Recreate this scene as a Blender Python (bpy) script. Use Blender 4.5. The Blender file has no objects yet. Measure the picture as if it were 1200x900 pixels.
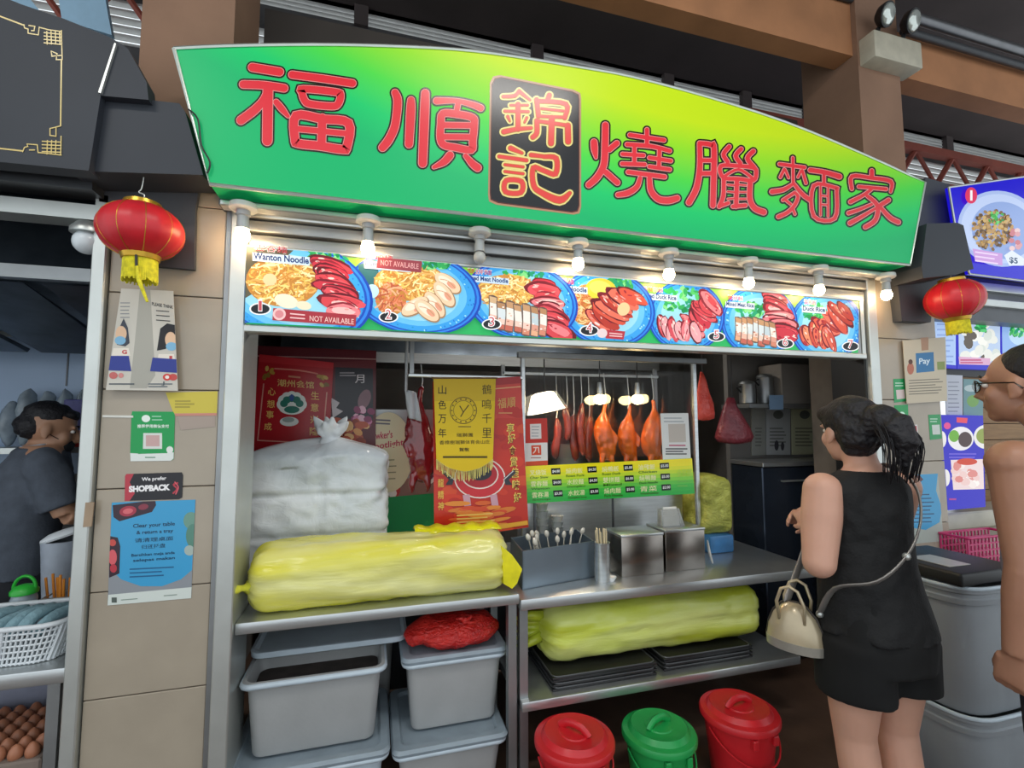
import bpy, bmesh, math, random
from mathutils import Vector, Matrix, noise
from mathutils.geometry import tessellate_polygon
SC = bpy.context.scene
COL = SC.collection
random.seed(7)
# ------------------------------------------------------------------ camera
CAM_H = 1.5
YAW, PITCH, ROLL, FPX = 0.278261, 0.076234, -0.0019635, 564.65
cy, sy, cp, sp, cr, sr = (math.cos(YAW), math.sin(YAW), math.cos(PITCH), math.sin(PITCH), math.cos(ROLL), math.sin(ROLL))
FWD = Vector((sy*cp, cy*cp, sp)); _r = Vector((cy, -sy, 0)); _u = _r.cross(FWD)
RGT = cr*_r + sr*_u; UPV = -sr*_r + cr*_u
CAMP = Vector((0, 0, CAM_H))
cam = bpy.data.cameras.new('camera'); cam.sensor_width = 36; cam.lens = FPX/1200*36; cam.clip_start = .05
camo = bpy.data.objects.new('camera', cam); COL.objects.link(camo)
camo.matrix_world = Matrix(((RGT.x, UPV.x, -FWD.x, 0), (RGT.y, UPV.y, -FWD.y, 0), (RGT.z, UPV.z, -FWD.z, CAM_H), (0, 0, 0, 1)))
SC.camera = camo
# ------------------------------------------------------------------ world and exposure
w = bpy.data.worlds.new('hall_daylight'); SC.world = w; w.use_nodes = True
bg = w.node_tree.nodes['Background']; bg.inputs[0].default_value = (.88, .95, 1.0, 1); bg.inputs[1].default_value = 1.25
SC.view_settings.view_transform = 'Standard'; SC.view_settings.look = 'None'
SC.view_settings.gamma = 1; SC.view_settings.use_curve_mapping = False
SC.view_settings.exposure = 0.0
SC.cycles.use_denoising = True
SC.cycles.max_bounces = 6
def hall_light(name, loc, size, power, col):
    l = bpy.data.lights.new(name, 'AREA'); l.shape = 'RECTANGLE'; l.size, l.size_y = size; l.energy = power; l.color = col
    o = bpy.data.objects.new(name, l); COL.objects.link(o); o.location = loc; return o
# ceiling fluorescent fittings of the hall, over the aisle
hall_light('hall_tube_light', (.9, .2, 4.05), (1.2, .25), 30, (1, .97, .92))
hall_light('hall_tube_light', (-1.9, -.3, 4.05), (1.2, .25), 30, (1, .97, .92))
# tube lamp inside the stall and the neighbouring stall
hall_light('stall_tube_light', (1.0, 3.1, 2.42), (1.2, .1), 15, (1, .95, .88))
hall_light('neighbour_tube_light', (-1.7, 2.6, 2.3), (1.2, .1), 22, (.82, .93, 1))

# ------------------------------------------------------------------ pixel helpers (1200x900 frame)
def ray(x, y): return (x-600)/FPX*RGT - (y-450)/FPX*UPV + FWD
def F(x, y, Y):
    d = ray(x, y); return CAMP + d*(Y/d.y)
def Hz(x, y, z):
    d = ray(x, y); return CAMP + d*((z-CAM_H)/d.z)
def SX(x, y, X):
    d = ray(x, y); return CAMP + d*(X/d.x)
def PL(x, y, p, n):
    d = ray(x, y); return CAMP + d*((p-CAMP).dot(n)/d.dot(n))
# ------------------------------------------------------------------ colour and materials
def s2l(c): return c/12.92 if c <= .04045 else ((c+.055)/1.055)**2.4
def hexc(h):
    h = h.lstrip('#'); return tuple(s2l(int(h[i:i+2], 16)/255) for i in (0, 2, 4))
MATS = {}
def pm(name, col, rough=.5, metal=0, var=.10, scale=14, bump=0, bscale=60, spec=.5, emis=None, estr=0, trans=0, alpha=1, coat=0, stretch=None, sss=0):
    if name in MATS: return MATS[name]
    m = bpy.data.materials.new(name); m.use_nodes = True; nt = m.node_tree; N = nt.nodes; L = nt.links
    b = N['Principled BSDF']; c = hexc(col) if isinstance(col, str) else col
    b.inputs['Roughness'].default_value = rough; b.inputs['Metallic'].default_value = metal
    b.inputs['Specular IOR Level'].default_value = spec; b.inputs['Transmission Weight'].default_value = trans
    b.inputs['Alpha'].default_value = alpha; b.inputs['Coat Weight'].default_value = coat
    if sss: b.inputs['Subsurface Weight'].default_value = sss; b.inputs['Subsurface Radius'].default_value = (.02, .01, .006)
    tc = N.new('ShaderNodeTexCoord'); mp = N.new('ShaderNodeMapping'); L.new(tc.outputs['Object'], mp.inputs[0])
    if stretch: mp.inputs['Scale'].default_value = stretch
    if var:
        nz = N.new('ShaderNodeTexNoise'); nz.inputs['Scale'].default_value = scale; nz.inputs['Detail'].default_value = 4
        L.new(mp.outputs[0], nz.inputs['Vector'])
        rp = N.new('ShaderNodeValToRGB'); rp.color_ramp.elements[0].position = .3; rp.color_ramp.elements[1].position = .7
        rp.color_ramp.elements[0].color = tuple(max(0, v*(1-var)) for v in c)+(1,)
        rp.color_ramp.elements[1].color = tuple(min(1, v*(1+var)) for v in c)+(1,)
        L.new(nz.outputs['Fac'], rp.inputs[0]); L.new(rp.outputs[0], b.inputs['Base Color'])
    else: b.inputs['Base Color'].default_value = c+(1,)
    if bump:
        n2 = N.new('ShaderNodeTexNoise'); n2.inputs['Scale'].default_value = bscale; n2.inputs['Detail'].default_value = 5
        L.new(mp.outputs[0], n2.inputs['Vector'])
        bp = N.new('ShaderNodeBump'); bp.inputs['Strength'].default_value = bump; bp.inputs['Distance'].default_value = .01
        L.new(n2.outputs['Fac'], bp.inputs['Height']); L.new(bp.outputs[0], b.inputs['Normal'])
    if emis:
        e = hexc(emis) if isinstance(emis, str) else emis
        b.inputs['Emission Color'].default_value = e+(1,); b.inputs['Emission Strength'].default_value = estr
    MATS[name] = m; return m
def print_mat(name, rough=.5, estr=0, spec=.4, base=1.0):
    if name in MATS: return MATS[name]
    m = bpy.data.materials.new(name); m.use_nodes = True; nt = m.node_tree; b = nt.nodes['Principled BSDF']
    a = nt.nodes.new('ShaderNodeAttribute'); a.attribute_name = 'Col'
    src = a.outputs['Color']
    if base != 1.0:
        mx = nt.nodes.new('ShaderNodeMixRGB'); mx.blend_type = 'MULTIPLY'; mx.inputs[0].default_value = 1
        mx.inputs[2].default_value = (base, base, base, 1); nt.links.new(src, mx.inputs[1]); nt.links.new(mx.outputs[0], b.inputs['Base Color'])
    else: nt.links.new(src, b.inputs['Base Color'])
    b.inputs['Roughness'].default_value = rough; b.inputs['Specular IOR Level'].default_value = spec
    if estr:
        nt.links.new(src, b.inputs['Emission Color']); b.inputs['Emission Strength'].default_value = estr
    MATS[name] = m; return m
STEEL = pm('brushed_steel', '#c6cacb', .30, .85, .10, 6, .04, 90, stretch=(1, 1, 14))
STEEL2 = pm('dull_steel', '#9a9d9e', .42, .85, .14, 5, .05, 60)
DARKSTEEL = pm('dark_steel', '#5b5d60', .4, .9, .12, 6)
ALU = pm('pale_metal_frame', '#c9cdc9', .38, .75, .06, 8)
BLACK = pm('black_plastic', '#17181a', .45, 0, .1)
DARKPANEL = pm('charcoal_panel', '#3c3f45', .55, 0, .08, 5)
PAPER = print_mat('printed_paper', .55)
GLOSS = print_mat('printed_vinyl', .22)
BACKLIT = print_mat('backlit_print', .3, .62, .3, .55)
SCREEN = print_mat('glowing_screen', .2, .9, .3, .2)
# ------------------------------------------------------------------ objects
def tag(o, label=None, cat=None, group=None, kind=None):
    if label: o['label'] = label
    if cat: o['category'] = cat
    if group: o['group'] = group
    if kind: o['kind'] = kind
    return o
def empty(name, loc=(0, 0, 0), rz=0, **k):
    o = bpy.data.objects.new(name, None); o.empty_display_size = .05; COL.objects.link(o)
    o.location = loc; o.rotation_euler = (0, 0, rz); return tag(o, **k)
def V(*a): return Vector(a)
class MB:
    def __init__(s): s.v = []; s.f = []; s.c = []
    def add(s, vs, fs, col=None):
        k = len(s.v); s.v += [Vector(p) for p in vs]; s.f += [tuple(i+k for i in f) for f in fs]
        if col is not None: s.c += [col]*len(vs)
        return s
    def box(s, a, b):
        x0, y0, z0 = a; x1, y1, z1 = b
        return s.add([(x0,y0,z0),(x1,y0,z0),(x1,y1,z0),(x0,y1,z0),(x0,y0,z1),(x1,y0,z1),(x1,y1,z1),(x0,y1,z1)],
                     [(0,3,2,1),(4,5,6,7),(0,1,5,4),(1,2,6,5),(2,3,7,6),(3,0,4,7)])
    def hexa(s, lo, hi):   # 4 bottom pts (ccw), 4 top pts
        return s.add(list(lo)+list(hi), [(3,2,1,0),(4,5,6,7),(0,1,5,4),(1,2,6,5),(2,3,7,6),(3,0,4,7)])
    def rbox(s, a, b, r=.01, seg=2):
        bm = bmesh.new(); bmesh.ops.create_cube(bm, size=1)
        for v in bm.verts: v.co = Vector([a[i]+(b[i]-a[i])*(v.co[i]+.5) for i in range(3)])
        bmesh.ops.bevel(bm, geom=list(bm.edges), offset=r, segments=seg, profile=.5, affect='EDGES')
        bm.verts.index_update(); s.add([v.co.copy() for v in bm.verts], [[v.index for v in f.verts] for f in bm.faces]); bm.free(); return s
    def tube(s, pts, r, n=8, cap=True, up=None, flat=1):
        pts = [Vector(p) for p in pts]; rs = r if isinstance(r, (list, tuple)) else [r]*len(pts); k = len(s.v)
        t0 = (pts[1]-pts[0]).normalized(); a = up or (V(0,0,1) if abs(t0.z) < .9 else V(1,0,0)); nrm = t0.cross(a).normalized()
        for i, p in enumerate(pts):
            t = (pts[min(i+1, len(pts)-1)]-pts[max(i-1, 0)]).normalized()
            nrm = (nrm-t*nrm.dot(t)).normalized(); bi = t.cross(nrm)
            for j in range(n):
                an = 2*math.pi*j/n; s.v.append(p+(nrm*math.cos(an)+bi*(math.sin(an)*flat))*rs[i])
        for i in range(len(pts)-1):
            for j in range(n): s.f.append((k+i*n+j, k+i*n+(j+1)%n, k+(i+1)*n+(j+1)%n, k+(i+1)*n+j))
        if cap: s.f.append(tuple(k+j for j in range(n))[::-1]); s.f.append(tuple(k+(len(pts)-1)*n+j for j in range(n)))
        return s
    def cyl(s, p0, p1, r0, r1=None, n=16): return s.tube([p0, p1], [r0, r0 if r1 is None else r1], n)
    def lathe(s, prof, c=(0, 0, 0), n=24, sx=1, sy=1, cap=True):
        k = len(s.v); c = Vector(c)
        for r, z in prof:
            for j in range(n): a = 2*math.pi*j/n; s.v.append(c+V(r*math.cos(a)*sx, r*math.sin(a)*sy, z))
        for i in range(len(prof)-1):
            for j in range(n): s.f.append((k+i*n+j, k+i*n+(j+1)%n, k+(i+1)*n+(j+1)%n, k+(i+1)*n+j))
        if cap: s.f.append(tuple(k+j for j in range(n))[::-1]); s.f.append(tuple(k+(len(prof)-1)*n+j for j in range(n)))
        return s
    def ell(s, c, r, n=16, m=10, rot=None):
        c = Vector(c); k = len(s.v); R = rot or Matrix.Identity(3)
        if not hasattr(r, '__len__'): r = (r, r, r)
        s.v.append(c+R@V(0,0,-r[2]))
        for i in range(1, m):
            ph = -math.pi/2+math.pi*i/m
            for j in range(n): a = 2*math.pi*j/n; s.v.append(c+R@V(r[0]*math.cos(ph)*math.cos(a), r[1]*math.cos(ph)*math.sin(a), r[2]*math.sin(ph)))
        s.v.append(c+R@V(0,0,r[2])); top = len(s.v)-1
        for j in range(n): s.f.append((k, k+1+(j+1)%n, k+1+j)); s.f.append((top, k+1+(m-2)*n+j, k+1+(m-2)*n+(j+1)%n))
        for i in range(m-2):
            for j in range(n): s.f.append((k+1+i*n+j, k+1+i*n+(j+1)%n, k+1+(i+1)*n+(j+1)%n, k+1+(i+1)*n+j))
        return s
    def prism(s, pts, off):    # planar polygon (3D points) extruded by vector off
        n = len(pts); off = Vector(off); pts = [Vector(p) for p in pts]; k = len(s.v)
        s.v += pts+[p+off for p in pts]
        for t in tessellate_polygon([pts]): s.f.append(tuple(k+i for i in t)); s.f.append(tuple(k+n+i for i in reversed(t)))
        for i in range(n): s.f.append((k+i, k+(i+1)%n, k+n+(i+1)%n, k+n+i))
        return s
    def loft(s, rings, n=20):   # rings: (centre, axis_u vector, axis_v vector); closed ends
        k = len(s.v)
        for c, u, v in rings:
            for j in range(n): a = 2*math.pi*j/n; s.v.append(Vector(c)+Vector(u)*math.cos(a)+Vector(v)*math.sin(a))
        for i in range(len(rings)-1):
            for j in range(n): s.f.append((k+i*n+j, k+i*n+(j+1)%n, k+(i+1)*n+(j+1)%n, k+(i+1)*n+j))
        s.f.append(tuple(k+j for j in range(n))[::-1]); s.f.append(tuple(k+(len(rings)-1)*n+j for j in range(n)))
        return s
    def mesh(s, name):
        me = bpy.data.meshes.new(name); me.from_pydata(s.v, [], s.f); 
        bm = bmesh.new(); bm.from_mesh(me); bmesh.ops.recalc_face_normals(bm, faces=bm.faces); bm.to_mesh(me); bm.free()
        if s.c and len(s.c) == len(s.v):
            at = me.color_attributes.new('Col', 'FLOAT_COLOR', 'POINT')
            at.data.foreach_set('color', [x for c in s.c for x in (c[0], c[1], c[2], 1)])
        return me
    def build(s, name, mat, parent=None, smooth=0, **k):
        me = s.mesh(name); return link(name, me, mat, parent, smooth, **k)
def link(name, me, mat, parent=None, smooth=0, **k):
    if mat: me.materials.append(mat)
    if smooth:
        me.shade_smooth()
        if smooth < 180: me.set_sharp_from_angle(angle=math.radians(smooth))
    o = bpy.data.objects.new(name, me); COL.objects.link(o)
    if parent: o.parent = parent; o.matrix_parent_inverse = Matrix.Identity(4) if parent.get('_local') else parent_inv(parent)
    return tag(o, **k)
def world_of(o):
    m = Matrix.LocRotScale(o.location, o.rotation_euler, o.scale)
    return (world_of(o.parent) @ o.matrix_parent_inverse @ m) if o.parent else m
def parent_inv(p): return world_of(p).inverted()
def copy_tree(o, parent=None):
    c = o.copy(); COL.objects.link(c); c.parent = parent
    for ch in list(o.children):
        d = copy_tree(ch, c); d.matrix_parent_inverse = ch.matrix_parent_inverse.copy()
    return c
def kids_fix(o): pass
# evaluate modifiers: joined shells -> one continuous skin
def fuse(mb, voxel=.008, smooth=6, factor=.5):
    me = mb.mesh('tmp'); o = bpy.data.objects.new('tmp', me); COL.objects.link(o)
    m = o.modifiers.new('r', 'REMESH'); m.mode = 'VOXEL'; m.voxel_size = voxel; m.use_smooth_shade = True
    if smooth:
        q = o.modifiers.new('s', 'SMOOTH'); q.iterations = smooth; q.factor = factor
    dg = bpy.context.evaluated_depsgraph_get(); ev = o.evaluated_get(dg)
    out = bpy.data.meshes.new_from_object(ev); bpy.data.objects.remove(o); out.shade_smooth(); return out
# ------------------------------------------------------------------ flat print drawing on a plane
_txt = {}
def glyphs(s, bold=0):
    k = (s, bold)
    if k not in _txt:
        c = bpy.data.curves.new('t', 'FONT'); c.body = s; c.offset = bold; c.resolution_u = 3
        o = bpy.data.objects.new('t', c); COL.objects.link(o)
        dg = bpy.context.evaluated_depsgraph_get(); me = bpy.data.meshes.new_from_object(o.evaluated_get(dg))
        vs = [v.co.copy() for v in me.vertices]; fs = [tuple(p.vertices) for p in me.polygons]
        bpy.data.objects.remove(o); bpy.data.curves.remove(c); bpy.data.meshes.remove(me)
        if vs:
            x0 = min(v.x for v in vs); x1 = max(v.x for v in vs); y0 = min(v.y for v in vs); y1 = max(v.y for v in vs)
            if all(ord(ch) < 128 for ch in s) : y0, y1 = min(y0, 0), max(y1, .7)
            vs = [V((v.x-x0)/max(1e-6, x1-x0), (v.y-y0)/max(1e-6, y1-y0), 0) for v in vs]
        _txt[k] = (vs, fs)
    return _txt[k]
def smooth_path(pts, k=4, closed=False):
    n = len(pts); out = []
    for i in range(n if closed else n-1):
        p0, p1, p2, p3 = (pts[(i-1) % n] if closed or i > 0 else pts[0]), pts[i], pts[(i+1) % n], (pts[(i+2) % n] if closed or i+2 < n else pts[-1])
        for j in range(k):
            t = j/k
            out.append(tuple(.5*((2*b)+(-a+c)*t+(2*a-5*b+4*c-d)*t*t+(-a+3*b-3*c+d)*t**3) for a, b, c, d in zip(p0, p1, p2, p3)))
    if not closed: out.append(tuple(pts[-1]))
    return out
def ellp(cx, cy_, rx, ry, rot=0, n=28, a0=0, a1=360):
    c, s = math.cos(math.radians(rot)), math.sin(math.radians(rot)); o = []
    for i in range(n):
        a = math.radians(a0+(a1-a0)*i/(n if a1-a0 == 360 else n-1)); x, y = rx*math.cos(a), ry*math.sin(a); o.append((cx+x*c-y*s, cy_+x*s+y*c))
    return o
def clip_poly(pts, clip):
    ar = sum(clip[i][0]*clip[(i+1) % len(clip)][1]-clip[(i+1) % len(clip)][0]*clip[i][1] for i in range(len(clip)))
    sg = 1 if ar > 0 else -1; out = list(pts)
    for i in range(len(clip)):
        a, b = clip[i], clip[(i+1) % len(clip)]; inp = out; out = []
        if not inp: break
        d = lambda p: sg*((b[0]-a[0])*(p[1]-a[1])-(b[1]-a[1])*(p[0]-a[0]))
        for j in range(len(inp)):
            p, q = inp[j-1], inp[j]; dp, dq = d(p), d(q)
            if dq >= 0:
                if dp < 0: t = dp/(dp-dq); out.append((p[0]+(q[0]-p[0])*t, p[1]+(q[1]-p[1])*t))
                out.append(q)
            elif dp >= 0: t = dp/(dp-dq); out.append((p[0]+(q[0]-p[0])*t, p[1]+(q[1]-p[1])*t))
    return out
class Art:
    """flat print: shapes given in photo pixels, laid on the plane through p with normal n (towards the viewer)"""
    def __init__(s, p, n=(0, -1, 0), clip=None, step=.00005):
        s.p = Vector(p); s.n = Vector(n).normalized(); s.mb = MB(); s.off = 0; s.step = step; s.clip = clip
    def at(s, x, y, extra=0): return PL(x, y, s.p, s.n)+s.n*(s.off+extra)
    def poly(s, pts, col, raw=False):
        c = hexc(col) if isinstance(col, str) else col
        if s.clip and not raw: pts = clip_poly(pts, s.clip)
        if len(pts) < 3: return s
        s.off += s.step
        P = [s.at(*q) for q in pts]; s.mb.add(P, tessellate_polygon([P]), c); return s
    def stroke(s, pts, wd, col, sm=3, closed=False, cap=True, raw=False):
        c = hexc(col) if isinstance(col, str) else col; n0 = len(pts)
        wl = wd if isinstance(wd, (list, tuple)) else [wd]*n0
        q = [tuple(p)+(w_,) for p, w_ in zip(pts, wl)]
        if sm and n0 > 2: q = smooth_path(q, sm, closed)
        s.off += s.step
        n = len(q); Lf = []; Rt = []
        for i in range(n):
            pa = q[(i-1) % n] if closed or i > 0 else q[0]; pb = q[(i+1) % n] if closed or i < n-1 else q[-1]; x, y, w_ = q[i]
            d1 = (x-pa[0], y-pa[1]); d2 = (pb[0]-x, pb[1]-y)
            l1 = math.hypot(*d1) or 1; l2 = math.hypot(*d2) or 1
            tx, ty = d1[0]/l1*(d1 != (0, 0))+d2[0]/l2, d1[1]/l1*(d1 != (0, 0))+d2[1]/l2
            L = math.hypot(tx, ty) or 1; nx, ny = -ty/L, tx/L
            k = 1.0
            if closed or 0 < i < n-1: k = min(1.35, 2/max(.5, L))
            Lf.append((x+nx*w_/2*k, y+ny*w_/2*k)); Rt.append((x-nx*w_/2*k, y-ny*w_/2*k))
        def put(poly):
            if s.clip and not raw: poly = clip_poly(poly, s.clip)
            if len(poly) >= 3: s.mb.add([s.at(*r) for r in poly], [tuple(range(len(poly)))], c)
        for i in range(n if closed else n-1):
            j = (i+1) % n; put([Lf[i], Lf[j], Rt[j], Rt[i]])
        if cap and not closed:
            for k, e in ((0, -1), (n-1, 1)):
                x, y, w_ = q[k]; an = math.atan2(Lf[k][1]-y, Lf[k][0]-x)
                put([(x+w_/2*math.cos(an-e*math.pi*t/7), y+w_/2*math.sin(an-e*math.pi*t/7)) for t in range(8)])
        return s
    def ell(s, cx, cy_, rx, ry, col, rot=0, n=28): return s.poly(ellp(cx, cy_, rx, ry, rot, n), col)
    def rect(s, x0, y0, x1, y1, col): return s.poly([(x0, y0), (x1, y0), (x1, y1), (x0, y1)], col)
    def text(s, t, p0, p1, h, col, bold=0, up=None):
        """baseline from pixel p0 to pixel p1, letters h pixels tall (upwards)"""
        c = hexc(col) if isinstance(col, str) else col; vs, fs = glyphs(t, bold)
        if not vs: return s
        s.off += s.step; ux, uy = up or (0, -h)
        A, B, U = s.at(*p0), s.at(*p1), s.at(p0[0]+ux, p0[1]+uy)
        s.mb.add([A+(B-A)*v.x+(U-A)*v.y for v in vs], fs, c); return s
    def sheet(s, pts, col, th=.002):
        """the paper or board itself, th thick, behind the drawing"""
        c = hexc(col) if isinstance(col, str) else col
        P = [PL(x, y, s.p, s.n) for x, y in pts]; k = len(s.mb.v); s.mb.prism(P, -s.n*th); s.mb.c += [c]*(len(s.mb.v)-k); s.off += s.step; return s
    def build(s, name, mat=None, parent=None, **k): 
        me = bpy.data.meshes.new(name); me.from_pydata(s.mb.v, [], s.mb.f)
        at = me.color_attributes.new('Col', 'FLOAT_COLOR', 'POINT'); at.data.foreach_set('color', [x for c in s.mb.c for x in (c[0], c[1], c[2], 1)])
        return link(name, me, mat or PAPER, parent, 0, **k)
def wnoise(p, sc, seed=0): return noise.noise(Vector(p)*sc+V(seed*7.3, seed*3.1, seed*1.7))
# ================================================================== SETTING
def struct(mb, name, mat, parent=None, smooth=0, **k):
    return mb.build(name, mat, parent, smooth, **({} if parent else dict(kind='structure')), **k)
BROWN = pm('brown_painted_concrete', '#8a6a55', .8, 0, .12, 3, .15, 40)
BROWN2 = pm('brown_painted_timber', '#a9754f', .75, 0, .14, 4, .15, 30)
DARKROOF = pm('dark_roof_underside', '#4a4140', .8, 0, .15, 2)
GREYWALL = pm('dark_grey_upper_wall', '#4b4a4b', .8, 0, .15, 2)
INNER = pm('stall_inner_wall', '#6a6866', .55, 0, .2, 3, .05, 12)
INNERB = pm('neighbour_inner_wall', '#7a8794', .5, 0, .15, 3)
TILE = pm('beige_glazed_tile', '#a59a89', .22, 0, .07, 5, .03, 30, coat=.2)
GROUT = pm('dark_grout', '#6a6055', .9, 0, .1)
FLOORM = pm('brown_floor_tile', '#5a463a', .45, 0, .2, 6, .05)
# floor and roof
f = struct(MB().box((-4, -2.5, -.05), (6, 6, 0)), 'floor', FLOORM, label='dark brown floor under the stalls', cat='floor')
struct(MB().box((-5, -1.2, 4.62), (9, 3.72, 4.72)), 'ceiling', DARKROOF, label='dark maroon underside of the roof', cat='ceiling')
# stall shell
struct(MB().box((-.81, 2.42, 0), (-.75, 4.3, 2.5)), 'wall_left', INNER, label='grey side wall inside the roast meat stall', cat='wall')
struct(MB().box((3.08, 2.42, 0), (3.14, 4.3, 2.5)), 'wall_right', INNER, label='grey side wall at the far end of the roast meat stall', cat='wall')
struct(MB().box((-3.2, 4.3, 0), (5.5, 4.36, 2.5)), 'wall_back', INNER, label='dim back wall inside the stalls', cat='wall')
struct(MB().box((-3.2, 2.05, 2.5), (5.5, 4.36, 2.56)), 'stall_ceiling', DARKPANEL, label='dark ceiling slab over the stalls', cat='ceiling')
struct(MB().box((-3.2, 2.0, 0), (-3.14, 4.3, 2.5)), 'wall_left_neighbour', INNERB, label='blue grey end wall of the neighbouring stall', cat='wall')
# tiled pillars
def pillar(x0, x1, name, zj, label, tiles, ux0, ux1):
    p = struct(MB().box((x0, 2.012, 0), (x1, 2.42, 2.5)), name, GROUT, label=label, cat='pillar')
    me = None
    for a, b in zip(zj[:-1], zj[1:]):
        for k in range(tiles):
            xa = x0+(x1-x0)*k/tiles+.0015; xb = x0+(x1-x0)*(k+1)/tiles-.0015; g = .0018
            MB().rbox((xa, 2.0, a+g), (xb, 2.016, b-g), .002, 1).build('tile', TILE, p)
    MB().box((ux0, 2.02, 2.5), (ux1, 2.40, 4.5)).build('upper_column', BROWN, p)
    return p
PL1 = pillar(-.912, -.549, 'tiled_pillar', [0, .229, .574, .923, 1.268, 1.613, 1.958, 2.3, 2.5], 'beige tiled pillar under the black neighbouring sign', 1, -.87, -.56)
PL2 = pillar(2.665, 3.15, 'tiled_pillar', [0, .229, .574, .923, 1.268, 1.613, 1.958, 2.3, 2.5], 'beige tiled pillar behind the waiting customers', 1, 2.70, 3.03)
# jambs
struct(MB().rbox((-.957, 1.975, 0), (-.914, 2.06, 2.3), .004, 1), 'trim_1', ALU, label='pale metal jamb on the outer edge of the beige pillar', cat='trim')
tr = struct(MB().rbox((-.528, 1.97, 0), (-.470, 2.2, 2.3), .004, 1), 'trim_2', ALU, label='pale metal door jamb of the roast meat stall beside the big plastic bag', cat='trim')
MB().box((-.548, 1.992, 0), (-.529, 2.2, 2.3)).build('jamb_channel', STEEL2, tr)
tr = struct(MB().rbox((2.60, 1.97, 0), (2.664, 2.2, 2.3), .004, 1), 'trim_3', ALU, label='pale metal door jamb behind the woman in black', cat='trim')
MB().box((2.585, 2.0, 0), (2.599, 2.2, 2.3)).build('jamb_gasket', BLACK, tr)
MB().box((2.56, 1.985, 1.86), (2.585, 2.05, 2.16)).build('light_box_end', ALU, tr)
# front beam under the roof
ZBM = F(1012, 69, 2.05).z
b = struct(MB().box((-.56, 2.05, ZBM), (2.70, 2.17, ZBM+.34)), 'roof_beam', BROWN2, label='brown painted beam running above the green sign', cat='beam')
b = struct(MB().box((3.03, 2.05, ZBM-.05), (7, 2.17, ZBM+.24)), 'roof_beam', BROWN2, label='brown painted beam beyond the emergency light', cat='beam')
struct(MB().box((-.55, 2.45, 2.75), (2.7, 2.75, F(900, 134, 2.45).z)), 'roof_girder', pm('dark_girder', '#3a3430', .8, 0, .15, 3), label='dark girder behind the arched green sign', cat='beam')
# upper back wall with louvre strips open to the daylight
def zrow(x, y, Y): return F(x, y, Y).z
YB = 3.6
zl0, zl1 = zrow(900, 131, YB), zrow(900, 104, YB)
zt1, zt0 = F(1100, 188, YB).z, F(1100, 224, YB).z
struct(MB().box((-6, YB, 2.56), (9, YB+.1, zt0)), 'wall_upper', GREYWALL, label='dark upper wall behind the sign', cat='wall')
struct(MB().box((-6, YB, zt1), (9, YB+.1, zl0)), 'wall_upper_band', GREYWALL, label='dark band of upper wall under the louvres', cat='wall')
struct(MB().box((-6, YB, zl1), (9, YB+.1, 4.62)), 'wall_upper_band', GREYWALL, label='dark grey band of upper wall over the louvres', cat='wall')
lv = struct(MB().box((-6, YB+.02, zl0-.005), (9, YB+.08, zl0+.012)), 'louvre_strip', pm('louvre_metal', '#b9b9b6', .6, .1, .08), label='pale louvre strip letting in daylight under the roof', cat='louvre')
nsl = 7
for i in range(nsl):
    z = zl0+(zl1-zl0)*(i+.5)/nsl
    MB().hexa([V(-6, YB+.01, z-.012), V(9, YB+.01, z-.012), V(9, YB+.07, z+.004), V(-6, YB+.07, z+.004)],
              [V(-6, YB+.01, z-.006), V(9, YB+.01, z-.006), V(9, YB+.07, z+.010), V(-6, YB+.07, z+.010)]).build('slat', MATS['louvre_metal'], lv)
for x in (-1.6, -.2, 1.2, 2.45, 3.3, 4.05, 4.9, 6.0):
    MB().box((x, YB-.03, zl0-.02), (x+.10, YB+.02, zl1+.02)).build('mullion', DARKROOF, lv)
# red truss seen beyond the right post, with a lower louvre strip behind it
RED = pm('rust_red_steel', '#8a4436', .7, 0, .15, 4)
lv2 = struct(MB().box((-6, YB+.05, zt0), (9, YB+.06, zt0+.01)), 'louvre_strip', MATS['louvre_metal'], label='lower pale louvre strip behind the red roof truss', cat='louvre')
for i in range(6):
    z = zt0+(zt1-zt0)*(i+.5)/6
    MB().box((-6, YB+.03, z-.004), (9, YB+.08, z+.012)).build('slat', MATS['louvre_metal'], lv2)
t = struct(MB().box((3.3, YB-.12, zt1-.03), (9, YB-.04, zt1+.05)), 'roof_truss', RED, label='rust red steel roof truss beyond the right post', cat='truss')
MB().box((3.3, YB-.12, zt0-.05), (9, YB-.04, zt0+.02)).build('lower_chord', RED, t)
for i in range(9):
    x = 3.5+i*.55; MB().tube([V(x, YB-.08, zt0), V(x+.28, YB-.08, zt1)], .028, 6).build('web_bar', RED, t); MB().tube([V(x+.28, YB-.08, zt1), V(x+.55, YB-.08, zt0)], .022, 6).build('web_bar', RED, t)
t = struct(MB().box((-4, YB-.12, zt1-.03), (-.9, YB-.04, zt1+.05)), 'roof_truss', RED, label='rust red steel roof truss above the black neighbouring sign', cat='truss')
for i in range(6):
    x = -3.9+i*.5; MB().tube([V(x, YB-.08, zt0), V(x+.25, YB-.08, zt1)], .028, 6).build('web_bar', RED, t); MB().tube([V(x+.25, YB-.08, zt1), V(x+.5, YB-.08, zt0)], .022, 6).build('web_bar', RED, t)
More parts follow.
